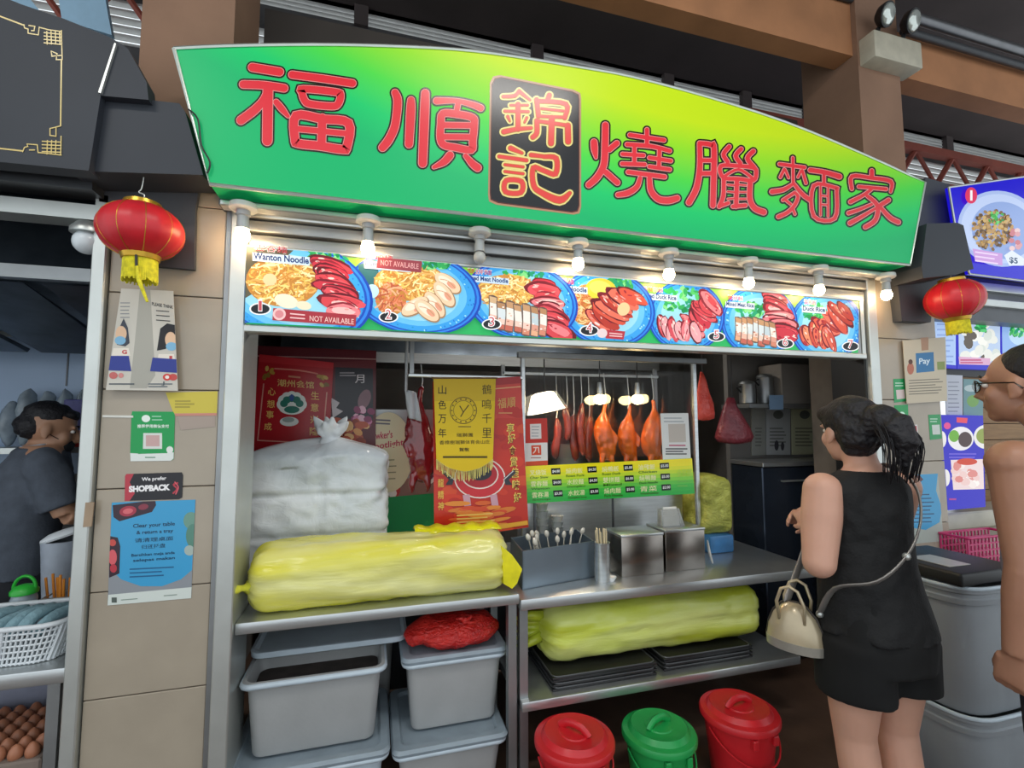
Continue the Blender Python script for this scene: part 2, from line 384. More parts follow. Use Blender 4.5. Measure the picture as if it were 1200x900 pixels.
# two pipes under the roof, right
PIPE = pm('galvanised_pipe', '#77787a', .4, .8, .1)
MB().tube([V(3.05, 1.97, ZBM+.27), V(7, 1.97, ZBM+.27)], .03, 10).build('conduit_pipe', PIPE, None, 60, label='upper galvanised pipe along the brown beam', cat='pipe')
MB().tube([V(3.05, 2.0, ZBM+.20), V(7, 2.0, ZBM+.20)], .022, 10).build('conduit_pipe', pm('dark_pipe', '#3f4144', .5, .3), None, 60, label='lower dark pipe along the brown beam', cat='pipe')
MB().tube([V(-.5, 2.03, ZBM+.34), V(2.69, 2.03, ZBM+.34)], .022, 10).build('conduit_pipe', MATS['dark_pipe'], None, 60, label='dark pipe on the beam above the green sign', cat='pipe')
# pale blue rafters' panels above the black sign
PB = pm('pale_blue_panel', '#9cc0d8', .5, 0, .06)
for pts, lab in (([(-20, -20), (20, -20), (46, 12), (10, 10)], 'pale blue roof panel above the black sign, at its outer end'),
                 ([(66, -20), (120, -20), (131, 41), (98, 31), (72, 21)], 'wide pale blue roof panel above the black sign'),
                 ([(281, -20), (301, -20), (299, 60), (279, 60)], 'narrow pale blue strip beside the brown post')):
    MB().prism([F(x, y, 2.7) for x, y in pts], (0, .03, 0)).build('roof_panel', PB, None, kind='structure', label=lab, cat='panel')
# ------------------------------------------------------------------ emergency twin light on the right post
e = empty('emergency_light', F(1048, 70, 1.98), label='twin headed emergency light box on the brown beam', cat='light')
c0, c1 = F(1026, 62, 1.93), F(1080, 50, 1.93)
zb0, zb1 = F(1030, 66, 1.93).z, F(1026, 34, 1.93).z
MB().rbox((c0.x, 1.93, zb0), (c1.x, 2.05, zb1), .008, 2).build('case', pm('cream_metal_case', '#b9b3a0', .5, 0, .1), e, 40)
for px in (1039, 1069):
    c = F(px, 17 if px < 1050 else 25, 1.92)
    h = MB().lathe([(.0, -.045), (.03, -.05), (.055, -.03), (.066, 0), (.066, .01)], (0, 0, 0), 20)
    rot = Matrix.Rotation(math.radians(12), 3, 'Z')@Matrix.Rotation(math.radians(112), 3, 'X'); h.v = [c+rot@v for v in h.v]; o = h.build('lamp_head', BLACK, e, 40)
    g = MB().lathe([(.06, .008), (.05, .02), (.03, .03), (.0, .034)], (0, 0, 0), 20); g.v = [c+rot@v for v in g.v]
    g.build('lens', pm('lamp_lens', '#cfd6cf', .08, .5, .1), o, 180)
    MB().tube([V(c.x, 1.99, zb1-.02), V(c.x, 1.97, c.z-.04)], .012, 8).build('bracket', BLACK, e)
# ================================================================== GREEN SIGNBOARD
YS = 1.82
def green_sign_mat():
    m = bpy.data.materials.new('green_gradient_acrylic'); m.use_nodes = True; nt = m.node_tree; N = nt.nodes; L = nt.links; b = N['Principled BSDF']
    tc = N.new('ShaderNodeTexCoord'); sx = N.new('ShaderNodeSeparateXYZ'); L.new(tc.outputs['Object'], sx.inputs[0])
    def mth(op, a, bb):
        n = N.new('ShaderNodeMath'); n.operation = op
        for i, v in enumerate((a, bb)):
            if isinstance(v, (int, float)): n.inputs[i].default_value = v
            else: L.new(v, n.inputs[i])
        return n.outputs[0]
    # height inside the board 0..1, then a second weight that fades the lime towards both ends
    hz = mth('DIVIDE', mth('SUBTRACT', sx.outputs['Z'], 2.32), .56)
    xx = mth('DIVIDE', mth('ABSOLUTE', mth('SUBTRACT', sx.outputs['X'], 1.5), 0), 1.75)
    g = mth('SUBTRACT', hz, mth('MULTIPLY', mth('MULTIPLY', xx, xx), .55))
    r = N.new('ShaderNodeValToRGB'); L.new(g, r.inputs[0]); cr_ = r.color_ramp
    cr_.elements[0].position = .0; cr_.elements[0].color = hexc('#0bb46a')+(1,)
    cr_.elements[1].position = 1.0; cr_.elements[1].color = hexc('#c2e010')+(1,)
    for p, c in ((.22, '#12c66a'), (.48, '#4ad445'), (.75, '#8fda22')):
        e_ = cr_.elements.new(p); e_.color = hexc(c)+(1,)
    L.new(r.outputs[0], b.inputs['Base Color']); L.new(r.outputs[0], b.inputs['Emission Color']); b.inputs['Emission Strength'].default_value = .10
    b.inputs['Roughness'].default_value = .38; b.inputs['Specular IOR Level'].default_value = .3; b.inputs['Coat Weight'].default_value = .0; b.inputs['Coat Roughness'].default_value = .08
    MATS['green'] = m; return m
top = smooth_path([(204, 57), (267, 54), (367, 52.5), (450, 54), (533, 58), (600, 66), (680, 79), (740, 90), (830, 114), (920, 143), (1010, 180), (1084, 214)], 3)
out = top + [(1066, 310.5), (246, 216)]
sg = empty('shop_signboard', F(650, 262, YS+.06), label='long green arched shop sign with red Chinese characters and black centre plaque', cat='sign')
MB().prism([F(x, y, YS) for x, y in out], (0, .12, 0)).build('panel', green_sign_mat(), sg)
fr = MB(); loop = [F(x, y, YS) for x, y in out]
fr.tube([p+V(0, .0, 0) for p in loop+[loop[0]]], .007, 6); fr.build('edge_trim', pm('silver_edge', '#c8d0c8', .35, .8, .05), sg)
CH = [
 ((265, 65, 7.5), [([(230,105),(470,145)],82), ([(150,255),(330,262),(510,288)],78), ([(370,290),(330,390),(250,480),(130,570)],[70,75,85,85]), ([(368,290),(362,750)],95), ([(440,410),(490,470),(545,535)],[60,65,40]),
   ([(580,170),(850,205),(1110,245)],75), ([(680,295),(960,322),(1005,350),(985,425),(930,447),(740,428),(690,395),(668,330)],72,1), ([(615,530),(850,560),(1075,595),(1062,800),(1020,826),(820,795),(640,775),(605,735)],84,1), ([(845,550),(838,800)],82), ([(620,645),(1060,688)],60)]),
 ((435, 90, 7.5), [([(210,140),(232,210),(222,350),(200,460),(150,560),(100,622)],[70,80,78,80,82,78]), ([(350,205),(348,300),(332,592)],[70,85,78]), ([(475,145),(470,300),(452,760)],[78,86,82]),
   ([(575,212),(750,212),(890,245),(962,275)],[68,50,60,66]), ([(765,225),(750,310)],56), ([(630,325),(760,330),(890,360),(905,420),(892,560),(878,642),(740,622),(640,600),(608,540),(612,420)],72,1), ([(640,425),(880,428)],60), ([(640,528),(880,530)],60),
   ([(692,690),(640,748),(550,795)],[76,70,40]), ([(830,695),(890,765),(935,800)],[50,70,76])]),
 ((670, 130, 7.5), [([(295,125),(292,300),(282,470),(225,580),(150,650)],[64,66,66,66,62]), ([(195,275),(200,340),(212,410)],[66,66,36]), ([(395,285),(330,340)],58), ([(300,540),(400,630)],58), ([(660,165),(660,300)],46), ([(510,212),(810,258)],46), ([(485,295),(700,312),(860,352)],46),
   ([(550,320),(550,470)],44), ([(445,380),(630,392)],44), ([(442,465),(640,472)],46), ([(770,345),(765,500)],44), ([(682,412),(870,440)],44), ([(682,490),(860,516)],44), ([(495,538),(815,580)],48), ([(600,590),(570,670),(490,722),(405,738)],[44,54,60,50]), ([(682,592),(695,700),(760,775),(850,788),(925,768)],[50,58,64,66,60])]),
 ((780, 150, 7.5), [([(298,145),(300,350),(270,530),(205,655)],[50,56,60,60]), ([(298,135),(395,148),(425,200),(415,680)],[50,52,56,58]), ([(310,285),(420,285)],46), ([(310,400),(420,400)],48), ([(558,165),(508,232),(545,300)],46), ([(663,185),(615,245),(655,310)],46), ([(770,205),(718,268),(775,345)],48),
   ([(485,335),(640,335),(770,350),(795,390),(770,460),(640,448),(505,435)],44,1), ([(515,425),(640,365),(760,440)],34), ([(510,450),(505,600),(470,690)],46), ([(470,690),(550,660)],40), ([(625,455),(618,690)],48), ([(590,690),(700,680)],44),
   ([(545,500),(600,505)],24), ([(545,560),(600,565)],24), ([(545,625),(600,620)],24), ([(650,500),(705,505)],24), ([(650,565),(705,565)],24), ([(650,625),(705,625)],24), ([(742,470),(738,620),(780,705),(860,740)],[52,54,58,60])]),
 ((880, 165, 7.5), [([(367,150),(370,380)],34), ([(250,205),(470,235)],40), ([(292,250),(258,320)],34), ([(300,255),(330,325)],30), ([(440,262),(412,320)],30), ([(450,262),(482,372)],34), ([(360,385),(285,430),(185,448)],[36,46,52]), ([(378,380),(450,470),(518,520)],[36,46,48]),
   ([(385,455),(280,522)],36), ([(385,455),(412,495),(380,570),(320,630),(240,668)],[34,38,40,42,44]), ([(300,520),(350,560)],30), ([(368,600),(385,645)],30), ([(520,258),(650,278),(775,315)],[50,50,56]), ([(640,300),(640,385)],38), ([(550,395),(735,412),(752,450),(735,682),(550,662)],40,1), ([(610,400),(610,655)],26), ([(676,415),(676,665)],26), ([(610,482),(676,488)],24), ([(610,560),(676,566)],24)]),
 ((960, 180, 9.18), [([(565,185),(565,260)],56), ([(350,378),(352,245),(560,262),(768,300),(768,410)],[50,52,52,54,40]), ([(425,355),(720,382)],48), ([(560,385),(470,450),(335,520)],[44,48,54]), ([(515,455),(600,525),(632,600),(600,720),(495,790)],[48,56,58,58,56]), ([(565,545),(430,602),(315,640)],[40,46,52]), ([(600,592),(450,682),(330,748)],[40,50,58]), ([(745,500),(650,560)],56), ([(660,580),(760,690),(850,738)],[48,58,60])]),
]
def draw_char(art, spec, outc, hic, core, ow, step=None):
    (x0, y0, s), st = spec
    for extra, c in ((ow, outc), (0, hic), (-1.3, core)):
        if c is None: continue
        for q in st:
            pts, wd = q[0], q[1]; cl = len(q) > 2
            P = [(x0+a/s, y0+b/s) for a, b in pts]; W = [v/s+extra for v in wd] if isinstance(wd, list) else wd/s+extra
            art.stroke(P, W, c, 4, cl)
for spec in CH:
    a = Art((0, YS-.0004, 0), step=.00003); draw_char(a, spec, '#2a1310', '#f6a6a0', '#e8323e', 4.0); a.build('character', GLOSS, sg)
pq = [(574, 97), (578, 89.5), (586, 88), (672, 105), (680, 109), (681, 115), (681, 243), (679, 250), (672, 251.5), (582, 240), (573, 236), (572, 228)]
a = Art((0, YS-.0006, 0), step=.0001); a.poly(pq, '#b98a6a')
cx_ = 627; a.poly([(cx_+(x-cx_)*.965, 170+(y-170)*.972) for x, y in pq], '#5a2420'); a.poly([(cx_+(x-cx_)*.945, 170+(y-170)*.955) for x, y in pq], '#15171c')
pl = a.build('plaque', GLOSS, sg)
for spec in [((565, 85, 7.5), [([(325,160),(285,205),(185,212)],[34,40,36]), ([(330,170),(420,242)],[40,28]), ([(250,288),(400,288)],28), ([(200,340),(405,345)],32), ([(315,280),(315,500)],50), ([(225,388),(243,430)],[34,22]), ([(392,398),(372,440)],[30,24]), ([(190,522),(300,500),(430,488)],[52,46,36]),
        ([(590,200),(575,245)],50), ([(478,240),(495,385)],48), ([(490,252),(735,278),(725,400)],46), ([(520,318),(715,340)],30), ([(500,385),(720,395)],34), ([(612,400),(605,622)],58), ([(480,425),(480,530),(445,570)],50), ([(490,428),(740,465)],40), ([(752,468),(755,608)],58)]),
        ((565, 145, 7.5), [([(250,215),(350,258)],[52,34]), ([(150,288),(390,322)],40), ([(200,360),(360,380)],32), ([(200,420),(360,440)],32), ([(212,500),(345,508),(340,605),(205,598)],50,1), ([(430,275),(560,290)],[46,40]), ([(540,290),(650,305),(645,440),(545,415),(450,388),(452,540),(520,605),(680,672),(770,610)],[44,52,52,48,50,54,58,70,40])])]:
    a = Art((0, YS-.0016, 0), step=.00003); draw_char(a, spec, '#f2e08a', '#c8842f', '#ea4640', 3.6); a.build('character', GLOSS, pl)
# ------------------------------------------------------------------ steel fascia and lamps below the sign
zs0, zs1 = F(300, 224, YS).z, F(300, 292, 1.99).z
fa = struct(MB().box((-.56, 1.93, zs0-.015), (2.72, 2.4, zs0+.02)), 'shutter_fascia', DARKSTEEL, label='stepped steel shutter fascia below the green sign', cat='fascia')
z0 = 2.155
for ya, yb, za, zb, m in ((1.985, 2.06, z0, z0+.055, STEEL2), (1.97, 2.06, z0+.062, z0+.105, STEEL2), (1.955, 2.06, z0+.112, zs0-.016, STEEL)):
    MB().rbox((-.47, ya, za), (2.60, yb, zb), .006, 2).build('channel', m, fa, 40)
MB().rbox((-.55, 1.90, zs0-.03), (2.70, 1.95, zs0-.008), .004, 1).build('lamp_rail', STEEL, fa)
BULB = pm('glowing_bulb', '#fff6e4', .3, 0, 0, emis='#ffd6a0', estr=60)
BULBOFF = pm('frosted_bulb_unlit', '#c9c9c4', .2, 0, .03, trans=.3)
CERAM = pm('white_ceramic', '#c9cbc9', .35, 0, .06)
lamps = [(284, 276, 1), (431, 291, 1), (562, 302, 0), (677.5, 310, 1), (784, 322, 1), (877.5, 332, 1), (960, 340, 1), (1039, 346, 1)]
zr = zs0-.03
order = ['hung over the pale jamb beside the red lantern', 'hung above the first menu picture', '', 'fourth along from the red lantern', 'fifth along from the red lantern', 'sixth along from the red lantern', 'over the last menu picture', 'hung over the jamb beside the tiled pillar']
for (px, py, on), wh in zip(lamps, order):
    c = F(px, py, 1.905); r = .026
    e = empty('bulb_holder_lamp', (c.x, 1.905, zr), label=('glowing round bulb in a ceramic holder ' + wh) if on else 'unlit grey bulb in a ceramic holder above the third menu picture', cat='lamp', group='bulbs in a row under the green sign')
    zt = c.z+.02
    MB().lathe([(.045, zr+.012), (.047, zr-.006), (.04, zr-.012), (.0, zr-.013)], (c.x, 1.905, 0), 20).build('ceiling_rose', CERAM, e, 40)
    MB().lathe([(.024, zr), (.024, zr-.03), (.019, zr-.034), (.021, zt+.012), (.023, zt+.004)], (c.x, 1.905, 0), 16).build('holder', pm('grey_ceramic', '#9da1a2', .35, 0, .06), e, 40)
    MB().ell(c, (r, r, r*1.08), 18, 12).build('bulb', BULB if on else BULBOFF, e, 180)
# ================================================================== BACKLIT MENU STRIP
YM = 1.985
mq = [(291, 291), (1006, 351), (1005.5, 413.5), (288.7, 379.5)]
mn = empty('menu_light_box', F(650, 400, 2.0), label='backlit menu strip of seven numbered dishes on blue plates', cat='menu board')
P4 = [F(x, y, YM) for x, y in mq]
xl, xr, zb, zt = P4[3].x, P4[2].x, 1.862, 2.155
MB().box((xl-.01, YM+.004, zb-.02), (xr+.03, YM+.09, zt+.005)).build('case', STEEL2, mn)
MB().rbox((xl-.012, YM-.012, zb-.03), (xr+.05, YM+.05, zb-.002), .004, 1).build('lower_rail', ALU, mn)
MB().rbox((xl-.012, YM-.008, zt-.004), (xr+.05, YM+.02, zt+.012), .004, 1).build('upper_rail', ALU, mn)
rnd = random.Random(3)
def noodles(a, cx, cy_, rx, ry, n=70, pal=('#f7dc86', '#eec25e', '#fff0b4', '#d8943f', '#f2b765')):
    a.ell(cx, cy_, rx, ry, '#c98a3c')
    for i in range(n):
        t = rnd.random()*6.28; r = math.sqrt(rnd.random()); x, y = cx+rx*.9*r*math.cos(t), cy_+ry*.9*r*math.sin(t); th = rnd.random()*6.28; L = 3+rnd.random()*6
        a.stroke([(x-L*math.cos(th), y-L*.6*math.sin(th)), (x+1.5*math.sin(th), y-1.5*math.cos(th)), (x+L*math.cos(th), y+L*.6*math.sin(th))], 1.2+.9*rnd.random(), rnd.choice(pal), 2, cap=False)
def blob(cx, cy_, rx, ry, rot, n=16, j=.16):
    ph = [1+rnd.uniform(-j, j) for _ in range(n)]; c, s_ = math.cos(math.radians(rot)), math.sin(math.radians(rot)); o = []
    for i in range(n):
        t = 2*math.pi*i/n; k = (ph[i]+ph[(i+1) % n])/2; x, y = rx*k*math.cos(t), ry*k*math.sin(t); o.append((cx+x*c-y*s_, cy_+x*s_+y*c))
    return o
def slices(a, x0, y0, x1, y1, n, L, wd, ang, pal=('#e5555f', '#cf3546', '#f0848a', '#d9464f'), fat='#f7c3bf'):
    for i in range(n):
        t = i/max(1, n-1); x, y = x0+(x1-x0)*t+rnd.uniform(-3, 3), y0+(y1-y0)*t+rnd.uniform(-1.5, 1.5); A = ang+rnd.uniform(-14, 14); l = L*rnd.uniform(.72, 1.08); w_ = wd*rnd.uniform(.8, 1.25); c, s_ = math.cos(math.radians(A)), math.sin(math.radians(A))
        a.poly(blob(x, y, l, w_, A), rnd.choice(('#7a1a28', '#8f2030', '#641420'))); a.poly(blob(x+.6, y+.6, l*.94, w_*.84, A), rnd.choice(pal)); a.poly(blob(x+l*.1, y-.4, l*.66, w_*.42, A, 12, .3), rnd.choice(pal+(fat,)))
        for k in range(6):
            u = rnd.uniform(-.75, .75)*l; v = rnd.uniform(-.5, .5)*w_; a.poly(blob(x+u*c-v*s_, y+u*s_+v*c, rnd.uniform(1.2, 4), rnd.uniform(.5, 1.3), A+rnd.uniform(-25, 25), 7, .3), rnd.choice(('#f9d9d2', '#b52a38', '#f4a09a', '#a02030', fat)))
def strips(a, x0, y0, x1, y1, n, h, w_):
    for i in range(n):
        t = i/max(1, n-1); x, y = x0+(x1-x0)*t, y0+(y1-y0)*t+rnd.uniform(-2, 2); sk = rnd.uniform(-2.5, 2.5); hh = h*rnd.uniform(.86, 1.06); ww = w_*rnd.uniform(.9, 1.15)
        def q(u, v): return (x+ww*(u-.5)+sk*(v-.5)+1.2*math.sin(v*3), y+hh*(v-.5)+2*(u-.5))
        a.poly([q(0, 0), q(.5, -.04), q(1, 0), q(1.02, .5), q(1, 1), q(.5, 1.04), q(0, 1), q(-.02, .5)], '#6a564c')
        for v0, v1, cs in ((.02, .22, ('#b98a62', '#d8b48a', '#c99a70')), (.22, .62, ('#d9e2e4', '#f0ece2', '#c4d3d8')), (.60, .80, ('#eebca8', '#e0a08c', '#f2d0c0')), (.80, .97, ('#d88a70', '#c86a58', '#e8b08a'))):
            a.poly([q(.08, v0), q(.90, v0+.01), q(.92, v1), q(.10, v1)], rnd.choice(cs))
        for k in range(3): u, v = rnd.uniform(.2, .8), rnd.uniform(.15, .9); p = q(u, v); a.ell(p[0], p[1], 1.4, .9, rnd.choice(('#fff6ee', '#c07a62', '#e8c8b4')), 0, 6)
def greens(a, cx, cy_, rx, ry, n=26):
    for i in range(n):
        t = rnd.random()*6.28; r = math.sqrt(rnd.random()); a.ell(cx+rx*r*math.cos(t), cy_+ry*r*math.sin(t), 3+2*rnd.random(), 1.6+rnd.random(), rnd.choice(('#2faa58', '#57cc6a', '#118a4a', '#86e08a', '#1f9f72')), rnd.random()*180, 9)
def plate(a, cx, cy_, rx, ry, rot):
    for k, c in ((1, '#1546b4'), (.965, '#2f86e8'), (.93, '#1a52c0'), (.90, '#39a3ea'), (.78, '#6cc4ee'), (.66, '#9cdcf2')): a.ell(cx, cy_, rx*k, ry*k, c, rot, 40)
    for i in range(60):
        t = rnd.random()*6.28; r = .8+.1*rnd.random(); c, s = math.cos(math.radians(rot)), math.sin(math.radians(rot)); x, y = rx*r*math.cos(t), ry*r*math.sin(t)
        a.ell(cx+x*c-y*s, cy_+x*s+y*c, 1.3, .8, rnd.choice(('#1f74d8', '#a6e6f8', '#1f8fd0')), rnd.random()*90, 6)
def badge(a, x, y, n, s=1):
    a.ell(x, y+2, 11.5*s, 6.5*s, '#f4f4f4'); a.ell(x, y+2, 9.8*s, 5.2*s, '#20242a')
    q_ = .55 if n == '1' else 1; a.text(n, (x-4*s*q_, y+5), (x+4*s*q_, y+5), 13*s, '#f8f8f8', .06); a.text(n, (x-3*s*q_, y+4), (x+3*s*q_, y+4), 10.5*s, '#c8505a', .0)
def title(a, cn, en, x0, y0, x1, sl, h1=9, h2=8, dark='#173a7a'):
    W = x1-x0; y1 = y0+sl*W
    a.text(cn, (x0+1, y0), (x0+W*.62, y0+sl*W*.62), h1, '#f6f2f0', .035); a.text(cn, (x0+1.6, y0-.5), (x0+W*.61, y0+sl*W*.61-.5), h1-1.2, '#c2283a', .0)
    yb = y0+h2+1.5; a.poly([(x0-1, yb-h2+sl), (x1+1, yb-h2+sl*W), (x1+1, yb+sl*W+2), (x0-1, yb+2)], '#cfe3f2'); a.text(en, (x0, yb), (x1, yb+sl*W), h2, dark, .03)
def topy(x): return 291+(x-291)*60/715
def boty(x): return 379.5+(x-288.7)*34/716.8
a = Art((0, YM, 0), step=.000012); a.sheet(mq, '#2cb862', .003); a.clip = mq
for k in range(60):
    x0, x1 = 288+k*12, 288+k*12+12.2; a.poly([(x0, topy(x0)), (x1, topy(x1)), (x1, topy(x1)+22), (x0, topy(x0)+22)], '#8fdc46'); a.poly([(x0, topy(x0)+21.9), (x1, topy(x1)+21.9), (x1, topy(x1)+36), (x0, topy(x0)+36)], '#5ccf50')
DUCKP = ('#d9553f', '#e8735c', '#b93a2c')
# 7
plate(a, 968, 382, 43, 42, 10); greens(a, 955, 367, 16, 9, 40); slices(a, 966, 388, 992, 364, 6, 20, 7, 48, DUCKP, '#f0a88a'); slices(a, 944, 392, 972, 396, 7, 17, 6, 74, ('#e2694f', '#d0503c', '#f0936a'), '#f6c79a'); badge(a, 996, 404, '7', .9); title(a, '燒鴨飯', 'Duck Rice', 940, 357, 966, .08, 6.5, 5.5)
# 6
plate(a, 889, 377, 45, 42, 10); greens(a, 879, 364, 18, 8, 40); slices(a, 906, 349, 915, 392, 9, 19, 7.5, 16); strips(a, 864, 386, 904, 391, 7, 31, 8); badge(a, 919, 401, '6', .9); title(a, '雙拼飯', 'Mixed Meat Rice', 850, 352, 882, .08, 6.5, 5)
# 5
plate(a, 803, 371, 45, 42, 10); greens(a, 796, 352, 24, 15, 60); slices(a, 810, 380, 832, 354, 7, 19, 7.5, 44); slices(a, 772, 384, 815, 390, 8, 15, 6, 82, ('#e87c84', '#d8505c', '#f2aab0')); badge(a, 838, 393, '5', .9); title(a, '鴨雙拼飯', 'Mixed Duck Rice', 751, 342, 791, .09, 6.5, 5.5)
# 4
plate(a, 710, 362, 57, 45, 14); greens(a, 722, 333, 18, 8, 34); noodles(a, 686, 358, 20, 24, 130, ('#f0b474', '#e8935a', '#f8d49a', '#c8703a')); a.ell(703, 340, 18, 13, '#ecd23c', 10); a.ell(702, 338, 13, 8, '#f5e468', 10); slices(a, 702, 376, 736, 346, 8, 24, 8, 40, DUCKP, '#f0a88a'); a.ell(729, 363, 7, 8, '#f0cf9a', 30); badge(a, 689, 386, '4'); title(a, '燒鴨麵', 'Duck Noodle', 648, 333, 686, .09, 7.5, 6)
a.poly([(709, 387), (731, 389), (729, 398.5), (708, 397)], '#b8323e'); a.ell(704, 391, 6, 5.5, '#e6d2d4'); a.stroke([(713, 391), (727, 392.3)], 1.3, '#f0c4c4', 0); a.stroke([(713, 394), (727, 395)], 1.3, '#f0c4c4', 0)
# 3
plate(a, 610, 353, 67, 46, 14); greens(a, 614, 322, 24, 7, 40); noodles(a, 593, 342, 36, 19, 190); slices(a, 634, 336, 652, 388, 9, 21, 8.5, 14); strips(a, 576, 368, 634, 379, 7, 36, 10); badge(a, 575, 379, '3'); title(a, '雙拼麵', 'Mixed Meat Noodle', 545, 322, 594, .09, 7, 5.5)
# 2
plate(a, 486, 344, 78, 49, 10); a.poly([(420, 312), (440, 306), (446, 330), (434, 350), (422, 335)], '#2f6a72'); noodles(a, 480, 332, 42, 22, 220); noodles(a, 458, 352, 18, 19, 80, ('#e8906a', '#f0b48a', '#d8784a', '#b85a3a'))
for x, y, r in ((524, 334, 35), (520, 347, 52), (509, 359, 55), (486, 361, -30), (500, 366, 40)):
    a.ell(x, y, 18, 9, '#a8805a', r); a.ell(x-.6, y-.8, 17, 8, '#f4d3ae', r); a.ell(x-2, y-2, 11, 4.5, '#fbe9d2', r); a.ell(x+4, y+2, 6, 3, '#e8a184', r); a.stroke([(x-9, y-5), (x, y-3), (x+8, y+5)], .8, '#c89a6a', 3)
greens(a, 507, 311, 18, 6, 34); badge(a, 455, 371, '2'); a.ell(436, 343, 8, 8, '#bfe8f4'); title(a, '水餃麵', 'Dumpling Noodle', 428, 306, 480, .09, 8, 7)
a.poly([(443, 303), (494, 308.5), (493, 321.5), (441, 316)], '#93404a'); a.text('NOT AVAILABLE', (446, 313), (490, 317.5), 6.5, '#dfa8a8', .005)
# 1
plate(a, 342, 341, 97, 60, 14); greens(a, 380, 303, 26, 13, 44); a.poly([(291, 291), (345, 296), (330, 310), (300, 345), (288, 352)], '#5d5a48')
noodles(a, 333, 331, 43, 30, 260); a.ell(318, 330, 8, 7, '#f6d6a4'); slices(a, 386, 312, 404, 366, 11, 27, 9, 14); a.ell(337, 355, 14, 8, '#f0ead2', 15); a.ell(357, 360, 9, 5, '#efe6c8', 10)
badge(a, 307, 362, '1', 1.1); title(a, '雲吞麵', 'Wanton Noodle', 299, 297, 363, .09, 9, 8)
a.poly([(322, 363), (418, 371), (417, 384), (321, 377)], '#a8323e'); a.ell(329, 370, 7.5, 7, '#f0c4c4'); a.ell(329, 370, 5, 4.6, '#d88a90'); a.stroke([(342, 369.5), (358, 371)], 1.5, '#f0c4c4', 0); a.stroke([(342, 374), (358, 375.3)], 1.5, '#f0c4c4', 0)
a.text('NOT AVAILABLE', (364, 378), (415, 382), 6.5, '#f2c9c2', .005)
a.build('dish_print', BACKLIT, mn)
# ================================================================== NEIGHBOURING STALL (beyond the beige pillar)
SIGNBLK = pm('black_sign_board', '#292e36', .55, 0, .1, 3)
ns = empty('neighbour_signboard', F(60, 150, 1.85), label='black shop sign with gold key pattern border lines', cat='sign')
A = [(-400, -170), (-10, -9), (25, 5), (75, 22), (130, 44), (150, 57), (172, 97), (174, 117), (118, 112), (104, 200), (-400, 150)]
MB().prism([F(x, y, 1.80) for x, y in A], (0, .06, 0)).build('board', SIGNBLK, ns)
MB().prism([F(x, y, 1.79) for x, y in ((134, 50), (136, 51), (118, 109), (115, 108))], (0, .012, 0)).build('seam_strip', ALU, ns)
GOLD = '#d8c07a'
a = Art((0, 1.7995, 0), step=.0001)
for pts in ([(-300, -106), (0, 19), (29, 30)], [(72, 70), (71, 148)], [(-300, 141), (0, 174), (27, 177)]): a.stroke(pts, 1.7, GOLD, 0, cap=False)
def key(pts, w_=1.3): a.stroke(pts, w_, GOLD, 0)
key([(28, 29), (29, 33), (33, 34), (33, 39), (45, 41), (46, 32), (57, 35), (72, 37)]); key([(34, 30), (41, 31), (40, 36), (37, 36)]); key([(72, 36), (73, 70), (66, 70), (67, 63), (60, 60), (61, 66), (72, 65)])
for x in (55, 60, 65, 70): key([(x, 37), (x+.5, 52)])
for y in (40, 44, 48, 52): key([(52, y-1.5), (72, y+.5)])
key([(27, 178), (29, 173), (33, 172), (32, 169), (44, 170), (45, 179), (56, 180), (72, 182)]); key([(35, 176), (41, 176)]); key([(71, 148), (59, 151), (59, 159), (66, 160), (66, 150)]); key([(72, 160), (71.5, 182)])
for x in (56, 61, 66): key([(x, 165), (x-.5, 181)])
for y in (166, 170, 174, 178): key([(50, y), (72, y+1)])
a.build('gold_border', GLOSS, ns)
o = MB().prism([F(x, y, 1.83) for x, y in ((92, 108), (210, 121), (217, 131), (238, 205), (80, 200))], (0, .14, 0)).build('dark_box', SIGNBLK, ns)
MB().tube([F(x, y, 1.81) for x, y in smooth_path([(221, 128), (232, 140), (236, 170), (246, 190), (243, 203)], 4)], .003, 6).build('cable', BLACK, ns)
MB().prism([F(x, y, 1.975) for x, y in ((112, 190), (236, 206), (229, 245), (227.5, 316), (150, 309), (140, 240), (116, 236))], (0, .02, 0)).build('cladding_panel', DARKPANEL, ns)
# soffit strips of the neighbour's front
ft = struct(MB().box((-3.2, 1.90, F(50, 216, 1.9).z), (-.93, 2.0, F(50, 200, 1.9).z)), 'trim_4', DARKSTEEL, label='dark steel soffit strip under the black sign', cat='trim')
MB().box((-3.2, 1.97, F(50, 252, 1.97).z), (-.93, 2.06, F(50, 234, 1.97).z)).build('pale_strip', ALU, ft)
MB().box((-3.2, 1.93, F(50, 190, 1.93).z-.008), (-.90, 1.95, F(50, 190, 1.93).z+.008)).build('pale_strip', ALU, ft)
# range hood
hd = empty('range_hood', (-1.9, 2.6, 1.95), label='greasy dark steel range hood above the cook', cat='hood')
HOOD = pm('greasy_hood_steel', '#4c555e', .3, .7, .35, 5, .2, 12)
z1, z0 = F(50, 258, 2.35).z, F(50, 330, 2.35).z
MB().hexa([V(-3.1, 2.2, z0), V(-.96, 2.2, z0), V(-.96, 3.2, z0-.06), V(-3.1, 3.2, z0-.06)], [V(-3.1, 2.55, z1+.3), V(-.96, 2.55, z1+.3), V(-.96, 3.2, z1+.3), V(-3.1, 3.2, z1+.3)]).build('canopy', HOOD, hd)
for k in range(5):
    x = -2.95+k*.42; MB().hexa([V(x, 2.3, z0-.02), V(x+.36, 2.3, z0-.02), V(x+.36, 2.32, z0-.02), V(x, 2.32, z0-.02)], [V(x, 3.1, z0-.20), V(x+.36, 3.1, z0-.20), V(x+.36, 3.12, z0-.18), V(x, 3.12, z0-.18)]).build('filter', pm('hood_filter', '#596069', .35, .8, .3, 8), hd)
